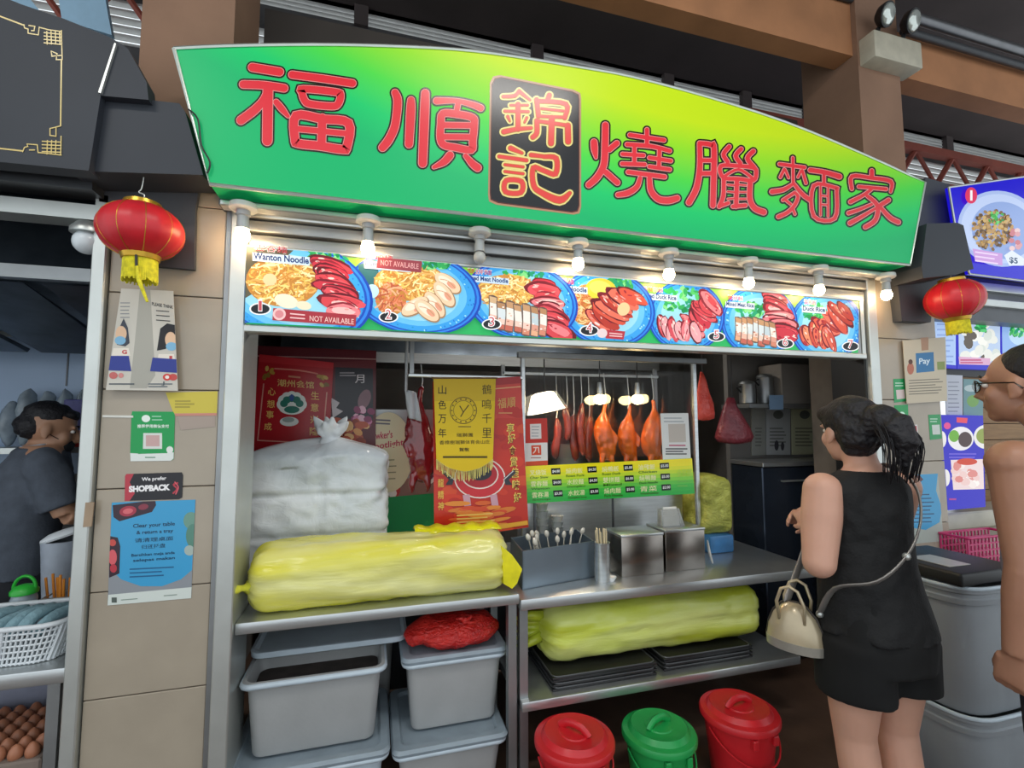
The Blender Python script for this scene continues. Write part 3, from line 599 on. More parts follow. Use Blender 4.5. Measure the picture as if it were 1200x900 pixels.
MB().box((-3.1, 2.18, z0-.03), (-.96, 2.22, z0+.02)).build('front_lip', STEEL2, hd)
# pale blue splashback with joints
sp_ = struct(MB().box((-3.14, 3.4, 1.2), (-.82, 3.43, 2.5)), 'wall_neighbour_splashback', pm('pale_blue_panel_wall', '#9fb6d2', .35, 0, .05, 3), label='pale blue splashback panels in the neighbouring stall', cat='wall')
zt_, zb_ = F(50, 394, 3.4).z, F(50, 452, 3.4).z
MB().box((-3.14, 3.385, zt_-.01), (-.82, 3.4, zt_+.02)).build('panel_cap', ALU, sp_)
MB().box((F(80, 420, 3.4).x-.004, 3.396, zb_), (F(80, 420, 3.4).x+.004, 3.4, zt_)).build('panel_joint', DARKSTEEL, sp_)
# shelf with bagged supplies behind the cook
zsf = F(15, 525, 3.16).z
sh = MB().box((-3.0, 3.15, zsf-.03), (-.83, 3.38, zsf)).build('wall_shelf', ALU, None, label='pale shelf of bagged supplies behind the cook', cat='shelf')
CLEAR = pm('cloudy_clear_plastic', '#b4c2cc', .15, 0, .25, 14, .5, 18, trans=.35)
for i, (x0, x1, ytop, lab) in enumerate(((-8, 22, 470, 'cloudy plastic bag of supplies behind the cook, at the far end of the shelf'), (14, 42, 455, 'tall cloudy plastic bag above the cook\'s neck'), (36, 62, 458, 'cloudy plastic bag standing behind the cook\'s hair'), (58, 84, 455, 'pale plastic bag of food behind the cook\'s forehead'), (80, 104, 456, 'pale plastic bag of food beside the metal jamb'))):
    p0, p1 = F(x0, 520, 3.3), F(x1, 520, 3.3); zt2 = F((x0+x1)/2, ytop, 3.3).z
    m = MB().ell(((p0.x+p1.x)/2, 3.31, (zsf+zt2)/2), ((p1.x-p0.x)/2*.74, .06, (zt2-zsf)/2), 20, 14)
    for v in m.v: d = wnoise(v, 16, i)*.018; v += V(d, d, d*.3); v.z = max(zsf+.001, v.z)
    m.build('supply_bag', CLEAR, None, 180, label=lab, cat='bag', group='bagged supplies on the neighbour\'s shelf')
p0, p1 = F(74, 498, 3.2), F(102, 498, 3.2)
MB().rbox((p0.x, 3.19, zsf), (p1.x, 3.24, F(90, 468, 3.19).z), .006, 2).build('carton', pm('purple_carton', '#4b4a86', .5, 0, .2, 30), None, label='purple carton on the shelf beside the metal jamb', cat='box')
# red packets hung below the shelf
p0, p1 = F(70, 518, 3.16), F(101, 505, 3.16)
MB().rbox((p0.x, 3.152, zsf), (p1.x, 3.185, zsf+.09), .008, 2).build('red_packet', pm('red_printed_film', '#c83a34', .3, 0, .35, 40), None, 40, label='red printed packet on the shelf before the purple carton', cat='packet')
# white dome lamp at the jamb
c = F(102, 284, 2.0)
e = empty('dome_lamp', (c.x, 2.0, c.z), label='unlit white dome lamp beside the red lantern', cat='lamp')
MB().ell(c, (.042, .042, .042), 20, 12).build('globe', pm('white_globe', '#cfd8dc', .15, 0, .03), e, 180)
MB().lathe([(.05, c.z+.03), (.05, c.z+.045), (.03, c.z+.07)], (c.x, 2.0, 0), 20).build('cap', ALU, e, 40)
MB().cyl((c.x, 2.0, c.z+.06), (c.x, 2.0, F(102, 252, 2.0).z+.02), .008, .008, 8).build('stem', ALU, e)
# counter of the neighbour
ZN = .69
ct = empty('neighbour_counter', (-1.6, 2.3, 0), label='steel counter of the neighbouring stall carrying a white basket', cat='counter')
MB().rbox((-3.1, 2.0, ZN-.05), (-.96, 2.72, ZN), .006, 2).build('worktop', STEEL, ct, 40)
for x in (-1.03, -2.9): MB().box((x, 2.04, 0), (x+.035, 2.075, ZN-.05)).build('leg', STEEL2, ct)
for x in (-1.03, -2.9): MB().box((x, 2.66, 0), (x+.035, 2.695, ZN-.05)).build('leg', STEEL2, ct)
MB().box((-3.05, 2.44, .05), (-1.0, 2.46, ZN-.05)).build('back_panel', pm('lilac_grey_panel', '#8f93a6', .5, 0, .1), ct)
MB().box((-3.05, 2.05, .30), (-1.0, 2.44, .32)).build('lower_shelf', STEEL2, ct)
# egg tray with eggs under the counter
et = MB(); ex0, ey0, ez = -1.55, 2.075, .321
et.rbox((ex0-.01, ey0-.005, ez), (ex0+.50, ey0+.33, ez+.055), .006, 1)
et.build('egg_tray', pm('grey_paper_pulp', '#7c6f66', .95, 0, .1), None, label='grey pulp tray of brown eggs under the neighbour\'s counter', cat='tray')
EGG = pm('brown_eggshell', '#a96f52', .45, 0, .12, 9)
proto = MB().lathe([(.001, 0), (.012, .003), (.019, .012), (.0215, .023), (.019, .036), (.012, .048), (.005, .0535), (.001, .055)], (0, 0, 0), 12).mesh('egg'); proto.materials.append(EGG); proto.shade_smooth()
for j in range(7):
    for i in range(10):
        o = bpy.data.objects.new('egg', proto); COL.objects.link(o); o.location = (ex0+.03+i*.048, ey0+.025+j*.046, ez+.045); o.rotation_euler = (rnd.uniform(-.08, .08), rnd.uniform(-.08, .08), rnd.random()*6)
        tag(o, 'brown egg standing in the pulp tray under the counter', 'egg', 'brown eggs in the tray')
# white basket with rolled blue towels
bx0, bx1, by0, by1, bh = -1.40, -1.0, 2.03, 2.30, .125
bk = empty('plastic_basket', ((bx0+bx1)/2, (by0+by1)/2, ZN), label='white slotted plastic basket of rolled blue towels', cat='basket')
WH = pm('white_plastic', '#d4dade', .4, 0, .05)
def rr(x0, x1, y0, y1, z, r=.07, k=6):
    o = []
    for cx, cy_, a0 in ((x1-r, y1-r, 0), (x0+r, y1-r, 90), (x0+r, y0+r, 180), (x1-r, y0+r, 270)):
        for i in range(k+1): a = math.radians(a0+90*i/k); o.append(V(cx+r*math.cos(a), cy_+r*math.sin(a), z))
    return o
def ring_at(t, grow=0):
    s = -.025*(1-t)+grow; return rr(bx0-s, bx1+s, by0-s, by1+s, ZN+.004+bh*t)
m = MB(); lo = ring_at(0); m.prism(lo, (0, 0, .005)); m.build('base', WH, bk)
rm = ring_at(1); MB().tube(rm+[rm[0]], .009, 8).build('rim', WH, bk, 60)
lat = MB()
for t in (.04, .2, .36, .52, .68, .84): q = ring_at(t); lat.tube(q+[q[0]], .0035, 5)
def along(ring, s):
    n = len(ring); L = [(ring[(i+1) % n]-ring[i]).length for i in range(n)]; d = s*sum(L); i = 0
    while d > L[i]: d -= L[i]; i += 1
    return ring[i].lerp(ring[(i+1) % n], d/L[i])
for k in range(84):
    s = (k+.5)/84; thick = .012 if k % 12 in (0, 1) else .0035
    lat.tube([along(ring_at(t), s) for t in (0, .5, 1)], thick*.6 if thick > .01 else thick, 5)
lat.build('lattice', WH, bk)
TOW = pm('teal_towel', '#86a9b4', .95, 0, .15, 40, .5, 120)
for k in range(7):
    x = bx0+.07+k*.043; y = by0+.10; m = MB(); pts = [V(x-.01, y-.07, ZN+.10+.012*(k % 2)), V(x, y, ZN+.125+.008*(k % 3)), V(x+.025, y+.12, ZN+.12)]
    m.tube([V(*p) for p in smooth_path([tuple(p) for p in pts], 5)], .0195, 10)
    for v in m.v: v += V(1, 1, 1)*wnoise(v, 40, k)*.004
    m.build('rolled_towel', TOW, None, 180, label='rolled blue towel packed in the white basket', cat='towel', group='rolled towels in the white basket')
# jar with green lid, sticks in a holder, tub with a lid
def on(px, py, z): return Hz(px, py, z)
cxy = F(24, 700, 2.34)
e = empty('pump_jar', (cxy.x, 2.36, ZN), label='clear jar with a bright green handled lid behind the basket', cat='jar')
MB().lathe([(.036, ZN), (.04, ZN+.01), (.04, ZN+.13), (.034, ZN+.15), (.032, ZN+.155)], (cxy.x, 2.36, 0), 20).build('body', CLEAR, e, 50)
G = pm('bright_green_plastic', '#2fae3a', .35, 0, .08)
zc = ZN+.15; o = MB().lathe([(.042, zc), (.043, zc+.012), (.03, zc+.028), (.012, zc+.034), (.0, zc+.035)], (cxy.x, 2.36, 0), 20).build('lid', G, e, 50)
MB().tube([V(cxy.x+.035*math.cos(t), 2.36, zc+.02+.045*math.sin(t)) for t in [math.pi*i/10 for i in range(11)]], .006, 6).build('handle', G, o, 60)
q = F(74, 690, 2.42); e = empty('stick_holder', (q.x, 2.42, ZN), label='perforated steel holder of orange sticks beside the jamb', cat='holder')
bxm = MB()
for k in range(7): x = q.x-.045+k*.015; bxm.box((x-.002, 2.37, ZN), (x+.002, 2.374, ZN+.12)); bxm.box((x-.002, 2.466, ZN), (x+.002, 2.47, ZN+.12))
for k in range(5): z = ZN+.01+k*.026; bxm.box((q.x-.047, 2.369, z), (q.x+.047, 2.373, z+.006)); bxm.box((q.x-.047, 2.467, z), (q.x+.047, 2.471, z+.006)); bxm.box((q.x-.048, 2.369, z), (q.x-.044, 2.471, z+.006)); bxm.box((q.x+.044, 2.369, z), (q.x+.048, 2.471, z+.006))
bxm.build('mesh_box', ALU, e)
for k in range(8): x = q.x-.035+k*.010; MB().tube([V(x, 2.42+.02*math.sin(k), ZN), V(x-.02+.004*k, 2.41+.02*math.sin(k), ZN+.19+.01*math.sin(k*2))], .0045, 6).build('stick', pm('orange_sticks', '#d6862c', .5, 0, .1), e)
q = F(75, 640, 2.60); zt2, zb2 = F(75, 632, 2.60).z, ZN
e = empty('lidded_tub', (q.x, 2.60, ZN), label='grey plastic tub with an open white lid beside the cook', cat='tub')
MB().lathe([(.055, zb2), (.058, zb2+.01), (.075, zt2-.02), (.078, zt2), (.070, zt2), (.05, zb2+.02)], (q.x, 2.60, 0), 24).build('body', pm('grey_tub_plastic', '#9aa2ae', .4, 0, .15, 12), e, 50)
l = MB().lathe([(.0, 0), (.08, 0), (.084, .008), (.08, .016), (.05, .03), (.0, .034)], (0, 0, 0), 24); R_ = Matrix.Rotation(math.radians(-18), 3, 'Y')
l.v = [R_@v+V(q.x+.005, 2.60, zt2+.012) for v in l.v]; l.build('lid', WH, e, 50)
MB().box((-2.9, 2.3, ZN), (-2.2, 2.45, ZN+.25)).build('steel_box', STEEL2, None, label='plain steel box at the far end of the neighbour\'s counter', cat='box')
# ================================================================== red lantern by the beige pillar
def lantern(c, r, rz, tilt, label, tassel=True):
    e = empty('paper_lantern', (c.x, c.y, c.z-rz), label=label, cat='lantern', group='red lanterns')
    RM = pm('red_lantern_fabric', '#c9202c', .4, 0, .10, 20, sss=.15)
    GD = pm('gold_foil', '#c9a03c', .3, .8, .15, 30)
    m = MB(); n = 64; prof = 16; k0 = len(m.v)
    for i in range(prof+1):
        ph = math.radians(-66+132*i/prof)
        for j in range(n):
            a = 2*math.pi*j/n; rib = 1+.018*abs(math.sin(a*10)); m.v.append(V(r*math.cos(ph)*math.cos(a)*rib, r*math.cos(ph)*math.sin(a)*rib, rz*math.sin(ph)/math.sin(math.radians(66))))
    for i in range(prof):
        for j in range(n): m.f.append((i*n+j, i*n+(j+1) % n, (i+1)*n+(j+1) % n, (i+1)*n+j))
    m.f.append(tuple(range(n))[::-1]); m.f.append(tuple(prof*n+j for j in range(n)))
    R_ = Matrix.Rotation(tilt, 3, 'Y')
    def put(mb, name, mat, par=e, sm=50): mb.v = [c+R_@v for v in mb.v]; return mb.build(name, mat, par, sm)
    o = put(m, 'body', RM, e, 70)
    for k in range(10):
        a = 2*math.pi*k/10+.15; put(MB().tube([V(r*1.012*math.cos(p)*math.cos(a), r*1.012*math.cos(p)*math.sin(a), rz*1.02*math.sin(p)/math.sin(math.radians(66))) for p in [math.radians(-60+120*i/10) for i in range(11)]], .0013, 5), 'rib', GD, o)
    put(MB().lathe([(r*.46, rz*.96), (r*.44, rz*1.12), (r*.38, rz*1.16), (.0, rz*1.17)], (0, 0, 0), 24), 'top_cap', GD)
    put(MB().lathe([(r*.48, -rz*.96), (r*.44, -rz*1.14), (r*.38, -rz*1.16), (.0, -rz*1.17)], (0, 0, 0), 24), 'bottom_cap', GD)
    put(MB().tube([V(*p) for p in smooth_path([(0, 0, rz*1.16), (.004, 0, rz*1.45), (-.012, 0, rz*1.55), (-.004, 0, rz*1.75), (.004, 0, rz*2.6)], 5)], .002, 6), 'hook', ALU)
    fr = MB(); YL = pm('yellow_fringe', '#d8cf2a', .8, 0, .25, 60)
    for k in range(70):
        a = 2*math.pi*k/70; x, y = r*.38*math.cos(a), r*.38*math.sin(a); L = .068+.012*rnd.random()
        fr.tube([V(x, y, -rz*1.12), V(x*1.04, y*1.04, -rz*1.12-L)], .0026, 4)
    f_ = put(fr, 'fringe', YL)
    if tassel:
        t = MB().tube([V(.01, -r*.42, -rz*1.5), V(.02, -r*.45, -rz*2.1), V(.045, -r*.45, -rz*2.9)], [.003, .007, .004], 6); put(t, 'tassel', YL)
        put(MB().tube([V(.008, -r*.42, -rz*1.12), V(.01, -r*.42, -rz*1.55)], .004, 6), 'tassel_cord', BLACK)
    return e
lantern(F(166, 271, 1.86), .121, .087, math.radians(-1), 'red lantern with yellow fringe hanging by the beige pillar and black sign')
# ================================================================== notices on the beige pillar
def lines(a, x0, y0, x1, y1, n, wd=.9, col='#55585c', sl=0, jit=.25):
    for i in range(n):
        y = y0+(y1-y0)*i/max(1, n-1); L = (x1-x0)*(1-jit*rnd.random()); a.stroke([(x0, y), (x0+L, y+sl*L)], wd, col, 0, cap=False)
a = Art((0, 1.975, 0)); q = [(142, 338), (203, 341), (208.5, 458), (124, 457)]; a.clip = q; a.sheet(q, '#c9c5ba', .002)
a.poly([(164, 338), (176, 338), (182, 440), (172, 455), (152, 455), (158, 400)], '#a8a69c')
lines(a, 141, 355, 154, 372, 5, 1, '#7a7f86'); a.text('PLEASE THINK', (178, 358), (203, 362), 4, '#2a2a2a', .02); lines(a, 183, 364, 203, 375, 3, 1.1, '#3a3a3a', .08)
for (hx, hy, sg_) in ((145, 386, -1), (198, 393, 1)):
    a.poly([(hx-8, hy+18), (hx-5, hy-2), (hx, hy-13), (hx+5, hy-2), (hx+7, hy+16), (hx+2, hy+20)] if sg_ < 0 else [(hx-14, hy+18), (hx-10, hy-8), (hx-2, hy-14), (hx+8, hy-12), (hx+10, hy+4), (hx-4, hy+16)], '#3f4550' if sg_ < 0 else '#26262a')
    a.ell(hx-3 if sg_ < 0 else hx+2, hy+5, 6.5, 9, '#e2bd9c'); a.ell(hx-4 if sg_ < 0 else hx+3, hy+13, 6.5, 5, '#7fb4d4')
    a.poly([(hx-12, hy+22), (hx+6, hy+22), (hx+8, hy+31), (hx-14, hy+31)], '#e4ddd0'); a.text('G' if sg_ < 0 else 'J', (hx-2, hy+29), (hx+4, hy+29), 5, '#c04848', .05)
a.poly([(129, 417), (151, 417), (154, 435), (126, 434)], '#33408f'); a.poly([(179, 419), (207, 421), (208, 437), (176, 435)], '#33408f')
a.ell(133, 440, 5, 4, '#c26a66'); a.ell(142, 440, 3, 3, '#d08a86'); a.ell(203, 442, 5, 4, '#c2504c'); a.ell(196, 442, 5, 4, '#d0403c'); a.ell(196, 442, 2.4, 2, '#f0e8e0')
lines(a, 128, 450, 158, 450, 1, 1.6, '#5c6468'); lines(a, 174, 450, 203, 453, 2, 1.4, '#6c7478'); a.text('J', (189, 452), (193, 452), 5, '#5c6468')
a.build('hanging_notice', PAPER, None, label='curled paper notice with masked faces hanging under the red lantern', cat='notice')
a = Art((0, 1.9985, 0)); q = [(194, 460), (255, 458.5), (254, 485), (204, 486)]; a.sheet(q, '#cdbd4e', .001); a.poly([(203, 484.5), (254, 484), (254, 487), (204, 487.5)], '#c98a7a'); a.poly([(208, 488), (252, 487.5), (252, 500), (212, 504)], '#a8998e'); lines(a, 205, 470, 228, 477, 3, 2, '#a89a44')
a.build('faded_sticker', PAPER, None, label='torn faded yellow sticker on the beige pillar', cat='sticker')
a = Art((0, 1.998, 0)); q = [(155, 482), (203, 482.5), (205, 486), (203.5, 538), (200, 540), (153, 540.5), (152.5, 532), (154, 486)]; a.sheet(q, '#1b9a50', .001)
a.poly([(152.5, 531), (162, 531.5), (170, 526), (190, 526), (197, 530), (203.6, 530), (203.4, 537.5), (200, 540), (153, 540.5)], '#dfe5e0'); a.poly([(158, 522), (200, 522), (196, 531), (162, 532)], '#1b9a50')
a.ell(171, 490.5, 5, 4.2, '#e8f4ea'); a.poly([(168, 507.5), (190, 507.5), (190, 526), (167.5, 526)], '#d8dcd6'); a.poly([(171, 510), (187, 510), (187, 523), (171, 523)], '#c9a6a2')
lines(a, 178, 488, 192, 492, 2, 1.2, '#9fd4b4'); a.text('推荐使用微信支付', (161, 501.5), (198, 501.5), 4.2, '#e8f4ea', .02); lines(a, 170, 536, 184, 536, 1, 1.2, '#5f8f74'); a.ell(199, 527, 4, 4, '#e4e8e2')
a.build('payment_sticker', GLOSS, None, label='green payment sticker with a white square on the beige pillar', cat='sticker')
a = Art((0, 1.998, 0)); q = [(148, 555.5), (213, 553.5), (214.5, 557), (213.5, 583), (210, 585), (146, 587), (146.5, 558)]; a.sheet(q, '#232227', .001); a.clip = q
a.poly([(146, 553), (158, 553), (152, 565), (158, 578), (151, 588), (145, 588)], '#b83a48'); a.text('We prefer', (166, 565), (195, 563.5), 5.5, '#e8e6e6', .03); a.text('SHOPBACK', (151, 577), (199.5, 574.5), 7.5, '#f2f0f0', .06)
a.stroke([(208, 566), (203.5, 568), (207.5, 573), (203, 578)], 2, '#b83a48', 4); a.stroke([(205, 565), (209, 571), (206, 579)], 1.3, '#d85a66', 4)
a.build('shop_sticker', GLOSS, None, label='black and red sticker above the blue notice on the beige pillar', cat='sticker')
a = Art((0, 1.998, 0)); q = [(131, 589), (229, 585.5), (224, 701), (126, 709.5)]; a.sheet(q, '#8f949a', .0015); a.clip = q
a.poly([(131, 589), (229, 585.5), (225, 668), (212, 679), (190, 687), (165, 687), (142, 679), (128, 665)], '#3f9fd0'); a.poly([(127, 697), (225, 688), (224, 701), (126, 709.5)], '#d4dcd6')
a.poly([(132, 592), (182, 586), (183, 592), (178, 600), (140, 611), (133, 606)], '#3a2a36'); a.ell(150, 599, 10, 6, '#a8384a', -10); a.ell(150, 599, 6, 3.2, '#d86a72', -10); a.ell(168, 594, 6, 3.4, '#8a3a4a', -10)
a.poly([(128, 628), (138, 630), (141, 640), (140, 672), (128, 677)], '#3a2a36'); a.ell(132, 636, 4, 4, '#c8504a'); a.ell(132, 653, 5, 9, '#d86068'); a.ell(133, 666, 4, 5, '#b83a48')
a.ell(224, 610, 9, 10, '#6f9a8a'); a.ell(226, 628, 8, 14, '#5a8a7a'); a.ell(222, 645, 6, 6, '#a8b8b0')
a.text('Clear your table', (156, 620), (205, 617), 6, '#20405c', .02); a.text("& return a tray", (160, 627.5), (203, 625), 5.5, '#20405c', .02); a.text('请清理桌面', (158, 636), (203, 633), 5, '#24506e', .01); a.text('归还托盘', (166, 643.5), (194, 641.5), 5, '#24506e', .01)
a.text('Bersihkan meja anda', (154, 653.5), (205, 650), 4.4, '#1c4464', .02); a.text('selepas makan', (156, 659.5), (205, 656), 4.4, '#1c4464', .02); lines(a, 152, 667, 204, 676, 3, 1.5, '#2c6490', -.05, .3)
a.rect(131, 700, 137, 706, '#59635e'); lines(a, 142, 703, 165, 703, 1, 1, '#8a9a90', -.08); lines(a, 192, 698, 212, 698, 1, 1, '#8a9a90', -.08)
a.build('tray_return_notice', GLOSS, None, label='large blue tray return notice low on the beige pillar', cat='notice')
# strip of white trim tape and a patch on the jamb
MB().prism([F(x, y, 1.997) for x, y in ((120, 486.5), (156, 487), (156, 489.5), (120, 489))], (0, .004, 0)).build('tape_strip', pm('white_tape', '#dcdcd4', .5), None, label='thin white tape strip beside the green payment sticker', cat='tape')
MB().prism([F(x, y, 1.974) for x, y in ((100, 589), (110, 588.5), (107, 617), (97, 618))], (0, .006, 0)).build('brown_patch', pm('brown_tape', '#a08a72', .6), None, label='brown tape patch on the pale metal jamb', cat='tape')
# ================================================================== COUNTERS
ZL, ZR, ZW = .773, .748, .333
lc = empty('left_counter', (.06, 2.4, 0), label='steel shelf counter carrying the long yellow bag', cat='counter')
MB().rbox((-.468, 2.0, ZL-.042), (.603, 2.95, ZL), .005, 2).build('worktop', STEEL, lc, 40)
MB().box((-.46, 2.86, .02), (.60, 2.88, ZL-.042)).build('back_panel', DARKPANEL, lc)
MB().box((.562, 2.03, 0), (.598, 2.07, ZL-.042)).build('leg', STEEL2, lc)
MB().box((.562, 2.80, 0), (.598, 2.84, ZL-.042)).build('leg', STEEL2, lc)
MB().box((-.465, 2.80, 0), (-.43, 2.84, ZL-.042)).build('leg', STEEL2, lc)
XR = 2.20
rc = empty('serving_counter', (1.3, 2.4, 0), label='steel serving counter with trays of cutlery and dispensers', cat='counter')
MB().rbox((.608, 2.0, ZR-.046), (XR, 2.95, ZR), .005, 2).build('worktop', STEEL, rc, 40)
MB().rbox((.612, 2.0, ZW-.04), (2.06, 2.62, ZW), .005, 2).build('lower_shelf', STEEL, rc, 40)
for x, y in ((.612, 2.03), (.612, 2.56), (2.02, 2.56), (2.14, 2.88), (.612, 2.88)): MB().box((x, y, 0), (x+.036, y+.036, ZR-.046)).build('leg', STEEL2, rc)
MB().box((.62, 2.90, .02), (2.18, 2.92, ZR-.05)).build('back_panel', DARKPANEL, rc)
# ------------------------------------------------------------------ plastic bags
def bagmat(name, c1, c2, rough=.28, sc=9, stretch=(3, 3, 10), trans=.0, bump=.5, sss=0):
    if name in MATS: return MATS[name]
    m = bpy.data.materials.new(name); m.use_nodes = True; nt = m.node_tree; N = nt.nodes; L = nt.links; b = N['Principled BSDF']
    tc = N.new('ShaderNodeTexCoord'); mp = N.new('ShaderNodeMapping'); mp.inputs['Scale'].default_value = stretch; L.new(tc.outputs['Object'], mp.inputs[0])
    nz = N.new('ShaderNodeTexNoise'); nz.inputs['Scale'].default_value = sc*.25; nz.inputs['Detail'].default_value = 6; nz.inputs['Distortion'].default_value = .6; L.new(mp.outputs[0], nz.inputs['Vector'])
    r = N.new('ShaderNodeValToRGB'); r.color_ramp.elements[0].position = .35; r.color_ramp.elements[1].position = .65
    r.color_ramp.elements[0].color = hexc(c1)+(1,); r.color_ramp.elements[1].color = hexc(c2)+(1,); L.new(nz.outputs['Fac'], r.inputs[0]); L.new(r.outputs[0], b.inputs['Base Color'])
    n2 = N.new('ShaderNodeTexNoise'); n2.inputs['Scale'].default_value = sc; n2.inputs['Detail'].default_value = 7; n2.inputs['Distortion'].default_value = 1.2; L.new(mp.outputs[0], n2.inputs['Vector'])
    bp = N.new('ShaderNodeBump'); bp.inputs['Strength'].default_value = bump; bp.inputs['Distance'].default_value = .02; L.new(n2.outputs['Fac'], bp.inputs['Height']); L.new(bp.outputs[0], b.inputs['Normal'])
    b.inputs['Roughness'].default_value = rough; b.inputs['Transmission Weight'].default_value = trans
    if sss: b.inputs['Subsurface Weight'].default_value = sss; b.inputs['Subsurface Radius'].default_value = (.05, .05, .02)
    MATS[name] = m; return m
def long_bag(x0, x1, yc, z0, hy, hz, seed, tilt=0, knotL=True, knotR=True, nl=70, n=48, pw=3.2):
    m = MB(); H = hz
    for i in range(nl+1):
        t = i/nl; x = x0+(x1-x0)*t
        e = min(1, min(t, 1-t)/.10); s = (1-(1-e)**2.6)**.5*.97+.03
        for j in range(n):
            a = 2*math.pi*j/n; c, sn = math.cos(a), math.sin(a)
            r = (abs(c)**pw+abs(sn)**pw)**(-1/pw)
            y, z = hy*r*c*s, hz*r*sn*s
            wr = wnoise((x*1.5, c*1.2, sn*1.2), 2.6, seed)*.014+wnoise((x*5, c*2, sn*2), 3.0, seed+3)*.006+(1-s)*.025*math.sin(j*2.6+seed)
            k = 1+wr/max(.04, math.hypot(y, z))
            zz = z0+hz+z*k; 
            m.v.append(V(x+.012*wnoise((x*4, c*3, sn*3), 2, seed+9), yc+y*k, max(z0+.0015, zz)+tilt*t))
    for i in range(nl):
        for j in range(n): m.f.append((i*n+j, i*n+(j+1) % n, (i+1)*n+(j+1) % n, (i+1)*n+j))
    m.f.append(tuple(range(n))[::-1]); m.f.append(tuple(nl*n+j for j in range(n)))
    return m
YBAG = bagmat('yellow_film_over_foam', '#dcd642', '#e4e29a', .2, 7, (.8, 2, 5), bump=.16)
GBAG = bagmat('lime_film_over_foam', '#c4d03a', '#dbe488', .2, 7, (.9, 2, 4.5), bump=.16)
zz1 = ZL
e = empty('foam_box_bag', (.07, 2.2, ZL), label='long yellow plastic bag of foam boxes on the steel shelf', cat='bag')
m = long_bag(-.462, .585, 2.165, ZL, .155, .122, 3); m.build('bag', YBAG, e, 180)
kn = MB().tube([V(*p) for p in smooth_path([(-.44, 2.08, ZL+.10), (-.468, 2.03, ZL+.112), (-.485, 1.985, ZL+.115)], 5)], [.03, .02, .014, .012, .012, .014, .016, .013, .011, .009, .006][:11], 8); kn.build('knot', pm('yellow_knot', '#dfe04a', .3, 0, .2, 30), e, 180)
fl = [F(x, y, 2.02) for x, y in ((588, 640), (600, 650), (612, 667), (606, 684), (600, 690), (590, 684))]
MB().prism(fl, (-.01, .10, .0)).build('corner_fold', pm('yellow_film_fold', '#e6dc1e', .25, 0, .15, 20), e, 60)
fm = MB()
for k in range(24):
    t = k/23; x = .18+t*.38; fm.v += [V(x, 2.14+.01*math.sin(k), ZL+.245), V(x, 2.22, ZL+.262+.006*math.sin(k*1.3)), V(x, 2.29, ZL+.235)]
for k in range(23):
    for q in range(2): fm.f.append((k*3+q, k*3+q+1, k*3+q+4, k*3+q+3))
o = fm.build('top_fold', MATS['yellow_film_fold'], e, 180); sm_ = o.modifiers.new('t', 'SOLIDIFY'); sm_.thickness = .003
a = Art(F(540, 628, 2.13), (0, -1, 0)); 
for x, y in ((474, 634), (551, 629)): a.text('发', (x, y+3), (x+9, y+2), 5, '#2c2c20', .02)
a.build('printed_mark', PAPER, e)
# big white bag of foam boxes with a topknot
e = empty('takeaway_box_bag', (-.2, 2.55, ZL), label='big tied translucent white bag of foam boxes behind the yellow bag', cat='bag')
WB = bagmat('white_film', '#ccd4d8', '#eef2f4', .14, 6, (2, 2, 2), bump=.32)
x0, x1 = F(278, 600, 2.46).x, F(454, 600, 2.46).x; zt2 = F(360, 512, 2.6).z
m = MB(); nl, n = 60, 96; cxb = (x0+x1)/2; hx = (x1-x0)/2; hyb = .17; zt2 = F(360, 515, 2.6).z
for i in range(nl+1):
    t = i/nl; z = ZL+.002+(zt2-ZL)*t
    s = 1.0 if t < .86 else math.cos((t-.86)/.14*math.pi/2)**.75*.84+.16
    s *= .97+.03*min(1, t/.05)
    for j in range(n):
        a_ = 2*math.pi*j/n; c, sn = math.cos(a_), math.sin(a_); pw = 7 if t < .86 else 7-4.5*(t-.86)/.14; r = (abs(c)**pw+abs(sn)**pw)**(-1/pw)
        wr = wnoise((c*2, sn*2, z*6), 1.8, 5)*.014+wnoise((c*5, sn*5, z*14), 1.6, 8)*.010
        xx = r*c
        for g, wd in ((.30, .022), (.60, .022)): wr -= .014*math.exp(-((t-g)/wd)**2)
        if t < .86: wr -= .016*math.exp(-((xx-.05)/.03)**2)
        m.v.append(V(cxb+.05*max(0, t-.86)/.14+hx*r*c*s*(1+wr/hx), 2.61+hyb*r*sn*s*(1+wr/hyb), z+(.012*math.sin(xx*4) if t > .8 else 0)))
for i in range(nl):
    for j in range(n): m.f.append((i*n+j, i*n+(j+1) % n, (i+1)*n+(j+1) % n, (i+1)*n+j))
m.f.append(tuple(range(n))[::-1]); m.f.append(tuple(nl*n+j for j in range(n))); m.build('bag', WB, e, 180)
k = MB(); kc = V(cxb+.05, 2.58, zt2-.01)
for q in range(13):
    a_ = 2*math.pi*q/13; h_ = .10+.03*math.sin(q*2.1); k.tube([kc+V(.05*math.cos(a_), .04*math.sin(a_), -.03), kc+V(.026*math.cos(a_), .024*math.sin(a_), .02), kc+V(.055*math.cos(a_), .045*math.sin(a_), h_*.7), kc+V(.085*math.cos(a_), .06*math.sin(a_), h_)], [.022, .016, .026, .006], 7)
link('topknot', fuse(k, .007, 3), WB, e, 180)
